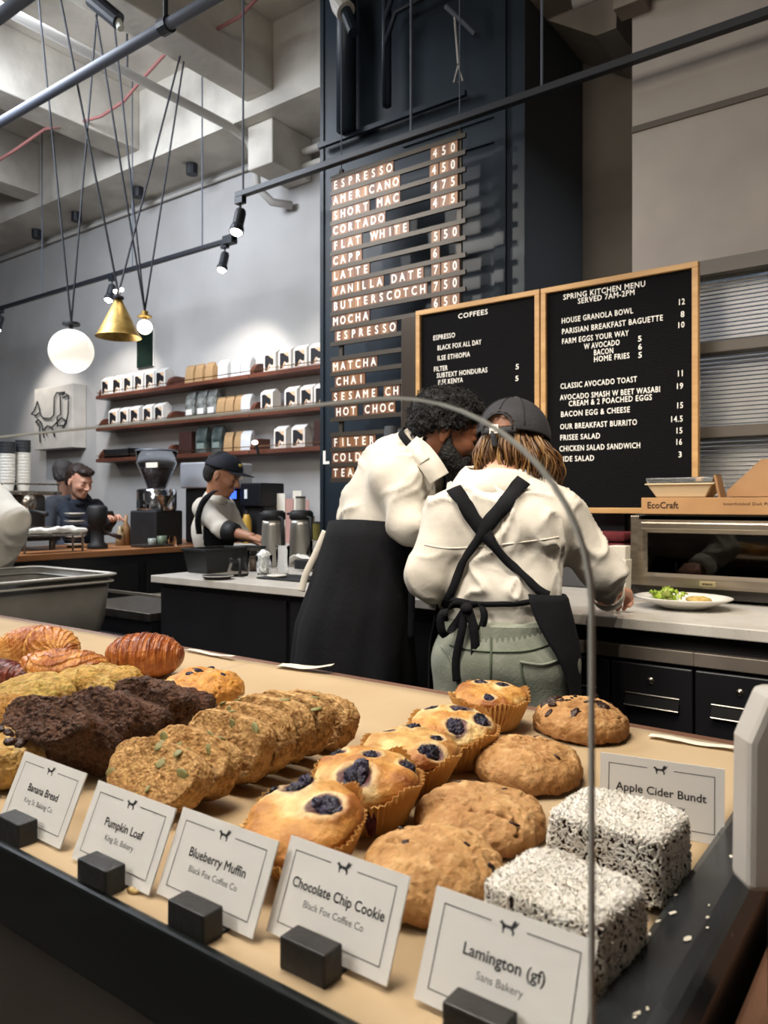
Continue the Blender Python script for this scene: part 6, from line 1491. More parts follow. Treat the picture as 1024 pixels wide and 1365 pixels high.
# ================================================================== PEOPLE
shirt_m = mat('cotton_white', '#d6d1c6', rough=0.85, col2='#ccc6ba', vs=9, bump=0.22, bs=28)
apron_m = mat('apron_black', '#0f1014', rough=0.9, spec=0.25, col2='#15161a', vs=10, bump=0.15, bs=70)
denim_m = mat('sage_denim', '#8e9386', rough=0.85, col2='#7c8174', vs=18, bump=0.12, bs=160)
skin_l = mat('skin_light', '#cf9f86', rough=0.5, col2='#c08a72', vs=14, sss=0.12)
skin_d = mat('skin_brown', '#7a4d34', rough=0.45, col2='#6a402a', vs=14, sss=0.08)
skin_t = mat('skin_tan', '#bb8a6c', rough=0.5, col2='#a87459', vs=14, sss=0.1)
hair_b = mat('hair_black', '#0d0b0b', rough=0.6, bump=1.0, bs=160)
hair_br = mat('hair_brown', '#2a1c14', rough=0.5, bump=0.8, bs=120, stretch=(1, 1, 0.2))
hair_g = mat('hair_grey', '#3c3836', rough=0.6, bump=0.8, bs=120)
lip_m = mat('lip_rose', '#8e4b43', rough=0.4); eye_w = mat('eye_white', '#d9d2c8', rough=0.2); eye_d = mat('eye_dark', '#1a110c', rough=0.15)
hair_s = mat('hair_strands', '#ffffff', rough=0.42, attr=True, col2='#d5c4ae', vs=20, spec=0.5)
cap_m = mat('cap_charcoal', '#26262a', rough=0.8, col2='#2c2c30', vs=20, bump=0.2, bs=150); cap_n = mat('cap_navy', '#171c28', rough=0.8)
dark_knit = mat('navy_sweater', '#1d232e', rough=0.9, col2='#252b37', vs=12, bump=0.3, bs=90)
grey_knit = mat('grey_sweater', '#3d4148', rough=0.9, bump=0.3, bs=90)
trouser_m = mat('dark_trousers', '#1b1c20', rough=0.85)
def az(px): t = (px-512)/F; return Vector((CS, SN, 0))*1.0, Vector((-SN+CS*t, CS+SN*t, 0)).normalized()
def Vn(v): return Vector(v).normalized()
class Frame:
    """f forward, u up, l = left hand side of the person's head or body"""
    def __init__(s, o, f, up=(0, 0, 1)):
        s.o = Vector(o); s.f = Vn(f); s.l = Vn(Vector(up).cross(s.f)); s.u = s.f.cross(s.l).normalized()
        s.R = Matrix((s.f, s.l, s.u)).transposed()
    def p(s, f, l, u): return s.o+s.f*f+s.l*l+s.u*u
    def M(s): return Matrix.Translation(s.o) @ s.R.to_4x4()
def head_prims(H, s=1.0, nose=1.0):
    q = lambda f, l, u: H.p(f*s, l*s, u*s); E = lambda c, r, k=0.015, sub=False: ell(q(*c), [x*s for x in r], H.R, k*s, sub)
    P = [E((-0.012, 0, 0.032), (0.097, 0.076, 0.092), 0.02), E((0.022, 0, -0.035), (0.066, 0.058, 0.075), 0.03), E((0.06, 0, -0.09), (0.026, 0.026, 0.02), 0.03),
         cap(q(0.078, -0.03, 0.028), q(0.078, 0.03, 0.028), 0.013*s, 0.013*s, 0.02*s), E((0.06, 0.036, -0.022), (0.028, 0.022, 0.022), 0.02), E((0.06, -0.036, -0.022), (0.028, 0.022, 0.022), 0.02)]
    P += [E((0.092, 0.031, 0.006), (0.016, 0.017, 0.011), 0.012, True), E((0.092, -0.031, 0.006), (0.016, 0.017, 0.011), 0.012, True)]
    P += [E((0.0745, 0.031, 0.006), (0.0135, 0.0145, 0.0125), 0.004), E((0.0745, -0.031, 0.006), (0.0135, 0.0145, 0.0125), 0.004)]
    P += [cap(q(0.083, 0, 0.018), q(0.110*nose, 0, -0.026), 0.0085*s, 0.0125*s, 0.014*s), E((0.098, 0.013, -0.03), (0.011, 0.008, 0.008), 0.006), E((0.098, -0.013, -0.03), (0.011, 0.008, 0.008), 0.006)]
    P += [E((0.088, 0, -0.055), (0.012, 0.024, 0.006), 0.007), E((0.086, 0, -0.067), (0.012, 0.021, 0.0065), 0.006), E((0.099, 0, -0.061), (0.008, 0.022, 0.0018), 0.004, True)]
    for sg in (1, -1):
        P += [E((-0.006, 0.078*sg, -0.004), (0.017, 0.0075, 0.028), 0.005), E((-0.002, 0.087*sg, 0.0), (0.008, 0.006, 0.016), 0.005, True), E((-0.004, 0.077*sg, -0.03), (0.008, 0.006, 0.008), 0.004)]
    return P
def face_bits(H, s, who, lip=lip_m, brow=hair_b, eyes=True):
    out = []
    for sg in (1, -1):
        b = MB(); c = H.p(0.0765*s, 0.031*sg*s, 0.004*s)
        # lash line and a slit of eye under the lowered lid
        pts = [H.p((0.0865-abs(k)*0.0016)*s, (0.031+0.0045*k)*sg*s, (-0.001-0.0004*abs(k)-0.0008)*s) for k in (-3, -2, -1, 0, 1, 2, 3)]
        out.append(MB().tube(pts, 0.0013*s, 6)); 
        pts = [H.p((0.092-abs(k)*0.0022)*s, (0.031+0.006*k)*sg*s, (0.0265-0.0011*(k-0.5)**2)*s) for k in (-2.2, -1.2, 0, 1.2, 2.4)]
        out.append(MB().tube(pts, [0.0018*s, 0.003*s, 0.0034*s, 0.003*s, 0.0012*s], 6))
    return out
def hand_prims(Wr, d, n, side, curl=0.6, s=1.0, spread=0.0):
    d = Vn(d); n = Vn(Vector(n)-d*Vector(n).dot(d)); sd = d.cross(n).normalized()
    if sd.dot(Vector(side)) < 0: sd = -sd
    P = []; Wr = Vector(Wr)
    offs = (0.030, 0.010, -0.010, -0.028); L_ = (0.070, 0.078, 0.072, 0.056)
    for o_, l_ in zip(offs, L_):
        b0 = Wr+sd*o_*0.55*s; b1 = Wr+d*0.085*s+sd*o_*s
        P.append(cap(b0, b1, 0.0125*s, 0.0115*s, 0.012*s))
        p = b1; a = curl*0.5
        for fr, r0, r1 in ((0.46, 0.0088, 0.008), (0.30, 0.008, 0.0074), (0.24, 0.0074, 0.0064)):
            dr = d*math.cos(a)+n*math.sin(a)+sd*o_*spread; q = p+dr.normalized()*l_*fr*s; P.append(cap(p, q, r0*s, r1*s, 0.003*s)); p = q; a += curl
    b = Wr+d*0.022*s+sd*0.026*s; p1 = b+(d*0.55+sd*0.6+n*0.45).normalized()*0.042*s; p2 = p1+(d*0.8+sd*0.1+n*0.5).normalized()*0.032*s; p3 = p2+(d*0.8-sd*0.25+n*0.5).normalized()*0.026*s
    P += [cap(b, p1, 0.014*s, 0.0108*s, 0.012*s), cap(p1, p2, 0.0105*s, 0.0092*s, 0.003*s), cap(p2, p3, 0.0092*s, 0.0075*s, 0.003*s)]
    return P
def join_parts(name, parts, mats, parent, O):
    V = []; Fq = []; mi = []; o = 0
    for (v, q, m) in parts:
        v = np.asarray(v, float)-np.array(O); V.append(v); Fq.append(np.asarray(q)+o); mi += [m]*len(q); o += len(v)
    return link(name, np_mesh(name, np.concatenate(V), np.concatenate(Fq), mats, midx=mi), parent)
def mbquads(mb, m):
    """builder tubes to quads only"""
    q = [f for f in mb.f if len(f) == 4]; return (np.array([tuple(p) for p in mb.v]), np.array(q), m)
def sdfobj(name, prims, res, m, parent, O, disp=None, rl=1, smooth=True, cut=None, thick=0.0):
    V, Q = sdf_mesh(prims, res); V = relax(V, Q, rl, 0.4) if rl else V
    if disp is not None: V = displace(V, Q, disp(V))
    if cut is not None:
        k = cut(V); Q = Q[k[Q].all(1)]
        u, inv = np.unique(Q, return_inverse=True); V = V[u]; Q = inv.reshape(Q.shape)
    o = link(name, np_mesh(name, V-np.array(O), Q, m, smooth=smooth), parent)
    if thick:
        s = o.modifiers.new('s', 'SOLIDIFY'); s.thickness = thick; s.offset = -1
    return o, V, Q
def folds(scale, amp, seed, st=(1, 1, 1), sharp=2.2, warp=0.5):
    st = np.array(st)
    def f(V):
        w = np.stack([vnoise(V*scale*0.5, seed+k) for k in (11, 12, 13)], 1)*warp
        ca, sa = math.cos(0.5), math.sin(0.5); out = 0
        for k, (c_, s_, wt) in enumerate(((ca, sa, 1.0), (ca, -sa, 0.8))):
            U = V*st; D = (U[:, 0]+U[:, 1])*0.7071; E = np.stack([D*c_+U[:, 2]*s_, (U[:, 0]-U[:, 1])*0.7071, (-D*s_+U[:, 2]*c_)*0.38], 1)
            r = (1-np.abs(vnoise(E*scale+w+k*7.7, seed+k)))**(sharp*1.6); out = out+r*wt*sstep(-0.35, 0.35, vnoise(V*scale*0.45+k*3, seed+30+k))
        return amp*(out*0.95-0.4)+amp*0.45*vnoise(V*scale*0.55+3, seed+2)
    return f
def raypx(px, py): return (W(px, py, 1.0)-Vector((0, 0, CAMZ))).normalized()
def on_surface(tree, px, py, fallback):
    h = tree.ray_cast(Vector((0, 0, CAMZ)), raypx(px, py))
    return (h[0], h[1]) if h[0] is not None else (W(px, py, fallback), -raypx(px, py))
def catmull(P, n):
    out = []; m = len(P)
    for i in range(n):
        u = i/(n-1)*(m-1); k = min(int(u), m-2); t = u-k
        p0 = P[max(k-1, 0)]; p1 = P[k]; p2 = P[k+1]; p3 = P[min(k+2, m-1)]
        out.append(tuple(0.5*((2*b)+(-a+c)*t+(2*a-5*b+4*c-d)*t*t+(-a+3*b-3*c+d)*t**3) for a, b, c, d in zip(p0, p1, p2, p3)))
    return out
def ribbon(name, tree, pxs, width, m, parent, O, off=0.006, fb=1.95, n=28, thick=0.002):
    pp = catmull(pxs, n); pts = [on_surface(tree, x, y, fb) for x, y in pp]
    C_ = [p+nn*off for p, nn in pts]
    for _ in range(2): C_ = [C_[0]]+[(C_[i-1]+C_[i]*2+C_[i+1])/4 for i in range(1, n-1)]+[C_[-1]]
    V = []
    for i in range(n):
        t = (C_[min(i+1, n-1)]-C_[max(i-1, 0)]).normalized(); nn = pts[i][1]; w = t.cross(nn).normalized()*(width if not isinstance(width, (tuple, list)) else float(np.interp(i/(n-1), width[0], width[1])))/2
        V += [C_[i]-w-Vector(O), C_[i]-Vector(O)+nn*0.001, C_[i]+w-Vector(O)]
    o = MB().grid(V, 3, n).build(name, m, parent, smooth=True); s = o.modifiers.new('s', 'SOLIDIFY'); s.thickness = thick; s.offset = 0
    return o
def strip3(name, pts, width, m, parent, O, wdir, n=24, thick=0.0025, twist=0.0):
    pp = [Vector(p) for p in catmull([tuple(p) for p in pts], n)]; V = []
    for i, p in enumerate(pp):
        t = (pp[min(i+1, n-1)]-pp[max(i-1, 0)]).normalized(); w = Vector(wdir); w = (w-t*w.dot(t)).normalized()
        if twist: w = Matrix.Rotation(twist*i/(n-1), 3, t) @ w
        V += [p-w*width/2-Vector(O), p+w*width/2-Vector(O)]
    o = MB().grid(V, 2, n).build(name, m, parent, smooth=True); s = o.modifiers.new('s', 'SOLIDIFY'); s.thickness = thick; s.offset = 0
    return o
def legs_prims(hipL, hipR, kL, kR, aL, aR, r0, r1, r2, k=0.02):
    return [cap(hipL, kL, r0, r1, k), cap(kL, aL, r1, r2, k), cap(hipR, kR, r0, r1, k), cap(kR, aR, r1, r2, k)]
def shoes(parent, O, feet, f, m=None):
    m = m or mat('shoe_black', '#17171a', rough=0.5)
    for a in feet:
        a = Vector(a); f_ = Vn(f)
        sdfobj('shoe', [cap((a.x-f_.x*0.03, a.y-f_.y*0.03, 0.045), (a.x+f_.x*0.16, a.y+f_.y*0.16, 0.035), 0.043, 0.034, 0.02)], 0.008, m, parent, O, cut=None, disp=lambda V: np.where(V[:, 2] < 0.012, 0.0, 0))

# ------------------------------------------------------------------ the woman in the cap, seen from behind
def make_woman():
    ray = raypx(672, 700); ray = Vn((ray.x, ray.y, 0)); f = Matrix.Rotation(math.radians(-6), 3, 'Z') @ ray
    B = Frame((0, 0, 0), f); r_ = -B.l
    pel = W(672, 872, 1.96); O = Vector((pel.x, pel.y, 0))
    t = thing('person', 'person in white shirt, crossed black apron straps and charcoal cap, seen from behind', 'person', tuple(O))
    neck = W(667, 640, 2.02); hc = W(686, 592, 2.10)
    Ls, Rs = W(604, 692, 2.00), W(748, 690, 2.02); Le, Re = W(573, 768, 1.96), W(799, 762, 2.03); Lw, Rw = W(606, 800, 2.16), W(812, 797, 2.24)
    hl, hr = pel+B.l*0.085+Vector((0, 0, -0.03)), pel-B.l*0.085+Vector((0, 0, -0.03))
    kl, kr = hl+B.f*0.03+Vector((0, 0, -0.38)), hr+B.f*0.03+Vector((0, 0, -0.38)); al, ar = Vector((kl.x, kl.y, 0.09))-B.f*0.03, Vector((kr.x, kr.y, 0.09))-B.f*0.03
    chest = W(674, 716, 2.02); waist = W(670, 815, 1.97)
    H = Frame(hc, Vector((-0.08, 1.0, -0.42)))
    body = [ell(chest, (0.085, 0.135, 0.15), B.R, 0.05), ell(waist, (0.08, 0.115, 0.12), B.R, 0.05), ell(pel, (0.095, 0.14, 0.11), B.R, 0.04), cap(Ls, Rs, 0.045, 0.045, 0.04), cap(W(667, 665, 2.02), neck, 0.055, 0.048, 0.03), cap(neck, H.p(-0.03, 0, -0.04), 0.048, 0.05, 0.02),
            cap(Ls, Le, 0.045, 0.036, 0.02), cap(Le, Lw, 0.036, 0.026, 0.02), cap(Rs, Re, 0.045, 0.036, 0.02), cap(Re, Rw, 0.036, 0.026, 0.02)]+legs_prims(hl, hr, kl, kr, al, ar, 0.075, 0.052, 0.038)+[cap(al-Vector((0, 0, 0.04)), al+B.f*0.12-Vector((0, 0, 0.05)), 0.032, 0.025, 0.02), cap(ar-Vector((0, 0, 0.04)), ar+B.f*0.12-Vector((0, 0, 0.05)), 0.032, 0.025, 0.02)]
    Vb, Qb = sdf_mesh(body, 0.012); Vh, Qh = sdf_mesh(head_prims(H)+[cap(neck, H.p(-0.03, 0, -0.04), 0.046, 0.05, 0.02)], 0.004)
    hd = Vector((0.55, 0.6, -0.35)); hp = hand_prims(Rw+Vector((0.0, 0.0, 0.0)), W(826, 803, 2.30)-Rw, Vector((0.0, 0.2, -1)), Vector((-1, 0.4, 0)), 0.95, 0.98)
    Vr, Qr = sdf_mesh(hp, 0.0028); 
    hp2 = hand_prims(Lw, W(640, 800, 2.27)-Lw, Vector((0, 0, -1)), Vector((1, 0, 0)), 0.35, 0.88); Vl, Ql = sdf_mesh(hp2, 0.0035)
    dz = max(0, CT+0.001-Vr[:, 2].min()); Vr[:, 2] += dz; Vl[:, 2] += CT+0.001-Vl[:, 2].min()
    join_parts('body', [(Vb, Qb, 0), (Vh, Qh, 0), (Vr, Qr, 0), (Vl, Ql, 0)]+[mbquads(b, 1) for b in face_bits(H, 1, t, brow=hair_br)], [skin_l, hair_br], t, O)
    # shirt: boxy, gathered at the waist
    sh = [ell(chest-B.f*0.005, (0.135, 0.172, 0.175), B.R, 0.06), ell(W(670, 790, 1.98), (0.125, 0.162, 0.11), B.R, 0.06), ell(W(669, 826, 1.97), (0.105, 0.142, 0.045), B.R, 0.03), cap(Ls+Vector((0, 0, 0.0)), Rs, 0.066, 0.066, 0.06),
          cap(W(636, 668, 2.02), W(700, 666, 2.03), 0.050, 0.050, 0.05),
          cap(Ls, Le, 0.068, 0.062, 0.025), cap(Le, Lw, 0.060, 0.046, 0.02), cap(Rs, Re, 0.072, 0.064, 0.025), cap(Re, Rw+(Re-Rw)*0.30, 0.066, 0.047, 0.02)]
    shirt, Vs, Qs = sdfobj('shirt', sh, 0.0065, shirt_m, t, O, disp=lambda V: folds(7, 0.017, 3, (1, 1, 0.8), 2.2, 0.9)(V)+folds(15, 0.018, 9, (1, 1, 1.2), 2.6, 1.0)(V), rl=2)
    # collar: a turned-down band round the neck
    cb_ = MB(); n = 48; cc = W(660, 641, 2.03)
    for j, (rr, z) in enumerate(((0.070, 0.030), (0.078, 0.037), (0.090, 0.028), (0.108, 0.004), (0.119, -0.020), (0.112, -0.026))):
        for i in range(n):
            a = 2*PI*i/n; q = cc+B.f*rr*0.85*math.cos(a)+B.l*rr*math.sin(a)+Vector((0, 0, z+0.012*math.cos(a)+0.003*math.sin(4*a+1)-0.012*abs(math.sin(a))**3*(j/5)))
            cb_.v.append(tuple(q-O))
    cb_.f = [(j*n+i, j*n+(i+1) % n, (j+1)*n+(i+1) % n, (j+1)*n+i) for j in range(5) for i in range(n)]; cb_.m = [0]*len(cb_.f)
    o = cb_.build('collar', shirt_m, shirt, smooth=True); o.modifiers.new('s', 'SOLIDIFY').thickness = 0.003
    treeS0 = BVHTree.FromPolygons(Vs.tolist(), Qs.tolist())
    ribbon('yoke_seam', treeS0, [(566, 726), (600, 731), (660, 727), (720, 720), (745, 716)], 0.005, shirt_m, shirt, O, 0.0001, n=60, thick=0.001)
    # cuff on the right wrist
    d = (Rw-Re).normalized()
    MB().tube([Rw-d*0.085-O, Rw-d*0.045-O, Rw-d*0.02-O], [0.047, 0.044, 0.042], 24, cap=False).build('cuff', shirt_m, shirt, smooth=True).modifiers.new('s', 'SOLIDIFY').thickness = 0.004
    # jeans
    pj = [ell(pel+Vector((0, 0, 0.0)), (0.128, 0.172, 0.115), B.R, 0.05), ell(W(670, 838, 1.965), (0.108, 0.148, 0.05), B.R, 0.03)]+legs_prims(hl, hr, kl, kr, al, ar, 0.103, 0.088, 0.075, 0.04)
    jeans, Vj, Qj = sdfobj('jeans', pj, 0.0075, denim_m, t, O, disp=lambda V: folds(8, 0.007, 21, (1, 1, 0.7))(V), rl=2)
    allV = np.concatenate([Vs, Vj]); allQ = np.concatenate([Qs, Qj+len(Vs)]); tree = BVHTree.FromPolygons(allV.tolist(), allQ.tolist()); treeS = BVHTree.FromPolygons(Vs.tolist(), Qs.tolist()); treeJ = BVHTree.FromPolygons(Vj.tolist(), Qj.tolist())
    # elastic waist with vertical gathers, pocket and seams
    wb_ = MB(); n = 150
    for j in range(4):
        for i in range(n):
            a = 2*PI*i/n; g = 0.0022*(1 if i % 2 else -1)
            q = W(670, 833, 1.965)+B.f*(0.117+g)*math.cos(a)+B.l*(0.160+g)*math.sin(a)+Vector((0, 0, 0.012-0.012*j)); wb_.v.append(tuple(q-O))
    wb_.f = [(j*n+i, j*n+(i+1) % n, (j+1)*n+(i+1) % n, (j+1)*n+i) for j in range(3) for i in range(n)]; wb_.m = [0]*len(wb_.f)
    wb_.build('elastic_waistband', denim_m, jeans, smooth=True)
    seam = mat('denim_seam', '#5f6a58', rough=0.9)
    ribbon('pocket_edge', treeJ, [(693, 882), (722, 886), (743, 880)], 0.006, denim_m, jeans, O, 0.004, n=14)
    ribbon('pocket_side', treeJ, [(694, 882), (697, 905), (704, 930)], 0.003, seam, jeans, O, 0.003, n=12)
    ribbon('back_seam', treeJ, [(655, 846), (655, 880), (652, 925)], 0.004, seam, jeans, O, 0.003, n=14)
    ribbon('yoke_seam', treeJ, [(600, 860), (640, 868), (700, 868), (735, 858)], 0.003, seam, jeans, O, 0.003, n=20)
    ribbon('pocket_edge', treeJ, [(590, 862), (603, 880), (607, 905)], 0.004, denim_m, jeans, O, 0.004, n=10)
    # apron: wraps the front and her right side
    lv, n = 26, 70; am = MB()
    for j in range(lv):
        u = j/(lv-1); z = 1.032-0.60*u; amax = 152-30*sstep(0.0, 0.45, np.array(u)); k = min(1, u/0.25)
        c = Vector((waist.x, waist.y, 0))*(1-k)+Vector((pel.x, pel.y, 0))*k
        for i in range(n):
            a = math.radians(-100+(float(amax)+100)*i/(n-1)); rr = 0.012*math.sin(a*6+u*3)*u+0.02*u
            q = c+B.f*(0.140+0.012*k+rr)*math.cos(a)-B.l*(0.158+0.028*k+rr)*math.sin(a); am.v.append((q.x-O.x, q.y-O.y, z-(0.02*math.sin(PI*i/(n-1)) if j == 0 else 0)))
    am.f = [(j*n+i, j*n+i+1, (j+1)*n+i+1, (j+1)*n+i) for j in range(lv-1) for i in range(n-1)]; am.m = [0]*len(am.f)
    apron = am.build('apron', apron_m, t, smooth=True); sm = apron.modifiers.new('s', 'SOLIDIFY'); sm.thickness = 0.003; sm.offset = 0
    wid = 0.044
    ribbon('apron_strap', treeS, [(606, 655), (622, 678), (648, 712), (680, 752), (712, 785), (728, 794)], ([0, 0.42, 0.5, 1], [0.040, 0.036, 0.021, 0.024]), apron_m, apron, O, 0.011)
    ribbon('apron_strap', treeS, [(697, 644), (675, 672), (648, 704), (622, 748), (604, 782), (597, 806)], ([0, 0.38, 0.46, 1], [0.040, 0.038, 0.021, 0.022]), apron_m, apron, O, 0.014)
    ribbon('waist_tie', treeS, [(592, 798), (640, 804), (690, 803), (722, 800)], 0.014, apron_m, apron, O, 0.008)
    MB().lathe([(0, 0.003), (0.005, 0.003), (0.006, 0)], tuple(on_surface(treeS, 724, 802, 1.9)[0]-O-Vector(raypx(724, 802))*0.012), 14).build('snap_button', m_steel, apron)
    # bow and tails
    k0 = on_surface(treeS, 622, 808, 1.9)[0]; dd = k0.length and (k0-Vector((0, 0, CAMZ))).length
    D = (k0-Vector((0, 0, CAMZ))).dot(Vector((-SN, CS, 0)))-0.022
    bw = lambda x, y, dz_=0.0: W(x, y, D+dz_)
    camr = Vector((CS, SN, 0))
    strip3('bow_loop', [bw(622, 808), bw(606, 806, -0.012), bw(588, 822, -0.02), bw(592, 846, -0.01), bw(606, 834, 0.0), bw(622, 810)], 0.020, apron_m, apron, O, (0.6, 0.5, 0.6))
    strip3('bow_loop', [bw(622, 808), bw(638, 806, -0.012), bw(646, 820, -0.02), bw(640, 840, -0.01), bw(630, 828), bw(622, 810)], 0.018, apron_m, apron, O, (-0.6, -0.5, 0.6))
    strip3('bow_tail', [bw(621, 810, -0.01), bw(616, 840, -0.014), bw(608, 880, -0.006), bw(609, 908, 0.0)], 0.020, apron_m, apron, O, camr)
    strip3('bow_tail', [bw(624, 810, -0.012), bw(632, 840, -0.018), bw(634, 880, -0.012), bw(633, 912, -0.006)], 0.022, apron_m, apron, O, camr)
    V, Q = sdf_mesh([ell(bw(622, 811, -0.01), (0.016, 0.016, 0.014), k=0.01)], 0.004); link('bow_knot', np_mesh('bow_knot', V-np.array(O), Q, apron_m), apron)
    # hair under the cap: dark base and many wavy strands
    base = [ell(H.p(-0.012, 0, 0.005), (0.092, 0.078, 0.080), H.R, 0.02), ell(H.p(-0.040, 0, -0.055), (0.056, 0.070, 0.052), H.R, 0.03)]
    hb, Vhb, Qhb = sdfobj('hair', base, 0.006, mat('hair_honey_dark', '#4a3321', rough=0.6, bump=1, bs=60), t, O, disp=None)
    rnd = np.random.RandomState(3); VV = []; QQ = []; CC = []; o_ = 0
    def wh(x, y): return W(x, y, 2.10)
    for k in range(2000):
        a = rnd.uniform(-PI*0.98, PI*0.98); lay = rnd.rand(); back = -math.cos(a)   # a=0 front
        if abs(a) < 0.55 or (abs(a) < 1.6 and rnd.rand() < 0.35): continue
        ca, sa = math.cos(a), math.sin(a); r0 = 0.094+0.004*lay; root = H.p(-0.012+r0*ca, 0.079*sa*1.03, 0.012-0.03*rnd.rand()-0.012*(back > 0.5))
        ln = rnd.uniform(0.085, 0.135)+0.012*(back > 0.3); out = rnd.uniform(0.002, 0.026)*(0.6+0.6*lay); cl = round(a*7); ph = cl*2.3+rnd.normal()*0.35; wv = rnd.uniform(0.006, 0.011)
        dirh = (H.f*ca+H.l*sa); dirh = Vn((dirh.x, dirh.y, 0)); tang = Vector((-dirh.y, dirh.x, 0)); pts = []
        sidebias = 1.0+0.9*max(0, dirh.dot(camr))
        for j in range(10):
            u = j/9; p = root+Vector((0, 0, -1))*ln*u*(1-0.12*u)+dirh*(out*math.sin(min(u*1.5, 1.2)*PI*0.55)*1.1*sidebias-0.020*u*u*(1.4-sidebias*0.5))+tang*wv*math.sin(u*7+ph)*u+dirh*wv*0.6*math.cos(u*8+ph)*u
            pts.append(p)
        mb = MB().tube(pts, [0.0016, 0.0022, 0.0024, 0.0024, 0.0023, 0.0021, 0.0019, 0.0016, 0.0012, 0.0005], 4, cap=False)
        VV.append(np.array([tuple(p) for p in mb.v])-np.array(O)); QQ.append(np.array(mb.f)+o_); o_ += len(mb.v)
        c0 = srgb(['#8f6c43', '#775430', '#5d3f25', '#a3814f', '#452e1c'][(cl*3+rnd.randint(3)) % 5]); fade = np.linspace(0.75, 1.15, 10)[:, None].repeat(4, 0).reshape(-1, 1)
        CC.append(np.clip(np.array(c0)[None]*fade, 0, 1))
    so = link('hair_strand_mass', np_mesh('hair_strand_mass', np.concatenate(VV), np.concatenate(QQ), hair_s, cols=np.concatenate(CC)), hb); so['kind'] = 'stuff'
    # cap
    Vc, Qc = uvsphere(96, 60); up = Vc[:, 2]
    keepc = (up > -0.05)
    P = np.stack([Vc[:, 0]*0.119, Vc[:, 1]*0.098, np.maximum(Vc[:, 2], -0.05)*0.108], 1)
    arch = (Vc[:, 0] < 0) & (((Vc[:, 1]*0.094/0.040)**2+((P[:, 2])/0.042)**2) < 1)
    keepc &= ~arch; Qk = Qc[keepc[Qc].all(1)]; u_, inv = np.unique(Qk, return_inverse=True); P2 = P[u_]; Qk = inv.reshape(Qk.shape)
    HC = Frame(H.p(-0.012, 0, 0.014), H.f+H.u*0.26, H.u); M_ = HC.M(); P3 = np.array([M_ @ Vector(q) for q in P2])
    cp = link('cap', np_mesh('cap', P3-np.array(O), Qk, cap_m), t); cp.modifiers.new('s', 'SOLIDIFY').thickness = 0.003
    arc = [HC.p(-0.119*math.sqrt(max(0.0, 1-(y/0.098)**2-(z/0.108)**2))-0.001, y, z) for y, z in [(0.041*math.cos(q), 0.043*math.sin(q)-0.002) for q in np.linspace(0, PI, 16)]]
    MB().tube([p-O for p in arc], 0.0028, 6).build('opening_binding', cap_m, cp, smooth=True)
    st = [HC.p(-0.118*math.sqrt(1-(y/0.097)**2), y, -0.004-0.004*math.cos(y*30)) for y in np.linspace(-0.048, 0.048, 14)]
    strip3('cap_strap', st, 0.018, cap_m, cp, O, HC.u, thick=0.003)
    b_ = HC.p(-0.121, 0.004, -0.004); MB().box((-0.004, -0.012, -0.012), (0.0, 0.012, 0.012), 0, Matrix.Translation(b_-O) @ HC.R.to_4x4()).box((-0.006, -0.006, -0.006), (-0.003, 0.006, 0.006), 0, Matrix.Translation(b_-O) @ HC.R.to_4x4()).build('buckle', m_steel, cp)['kind'] = 'stuff'
    strip3('strap_end', [b_, b_+Vector((0, 0, -0.02))-H.f*0.008, b_+Vector((0, 0, -0.048))-H.f*0.008+camr*0.004], 0.015, cap_m, cp, O, camr)
    MB().sphere(HC.p(0, 0, 0.109)-O, 0.007, 12, 8).build('cap_button', cap_m, cp, smooth=True)
    for ay in (-1, 0, 1):
        pts = [HC.p(-0.120*math.cos(q)*(1 if ay == 0 else 0.75), (0 if ay == 0 else ay*0.065*math.cos(q)*1.02), 0.109*math.sin(q)) for q in np.linspace(0.52 if ay == 0 else 0.1, PI*0.5, 14)]
        MB().tube([p-O for p in pts], 0.0015, 5).build('cap_seam', mat('seam_black', '#19191c', rough=0.9), cp, smooth=True)
    br = MB(); n = 17
    for j in range(5):
        for i in range(n):
            a = (i/(n-1)-0.5)*2.1; R_ = 0.112+0.018*j; br.v.append(tuple(HC.p(R_*math.cos(a)*(1.0+0.05*j)+0.0, 0.092*math.sin(a)*(1-0.02*j), -0.004-0.006*j-0.02*math.sin(a)**2*0.8)-O))
    br.f = [(j*n+i, j*n+i+1, (j+1)*n+i+1, (j+1)*n+i) for j in range(4) for i in range(n-1)]; br.m = [0]*len(br.f)
    br.build('cap_brim', cap_m, cp, smooth=True).modifiers.new('s', 'SOLIDIFY').thickness = 0.003
    shoes(t, O, (al, ar), B.f)
    # the pen she writes with
    tip = Vector(Vr[np.argmax(Vr @ np.array(B.f))]); 
    pn = thing('pen', 'dark pen held upright in the fist of the person in the charcoal cap', 'pen', (tip.x, tip.y, CT+0.002))
    MB().tube([(0, 0, 0), (-0.012, -0.02, 0.05), (-0.02, -0.035, 0.095)], [0.0012, 0.004, 0.004], 8).build('pen_body', m_blackm, pn, smooth=True)
    return t
make_woman()

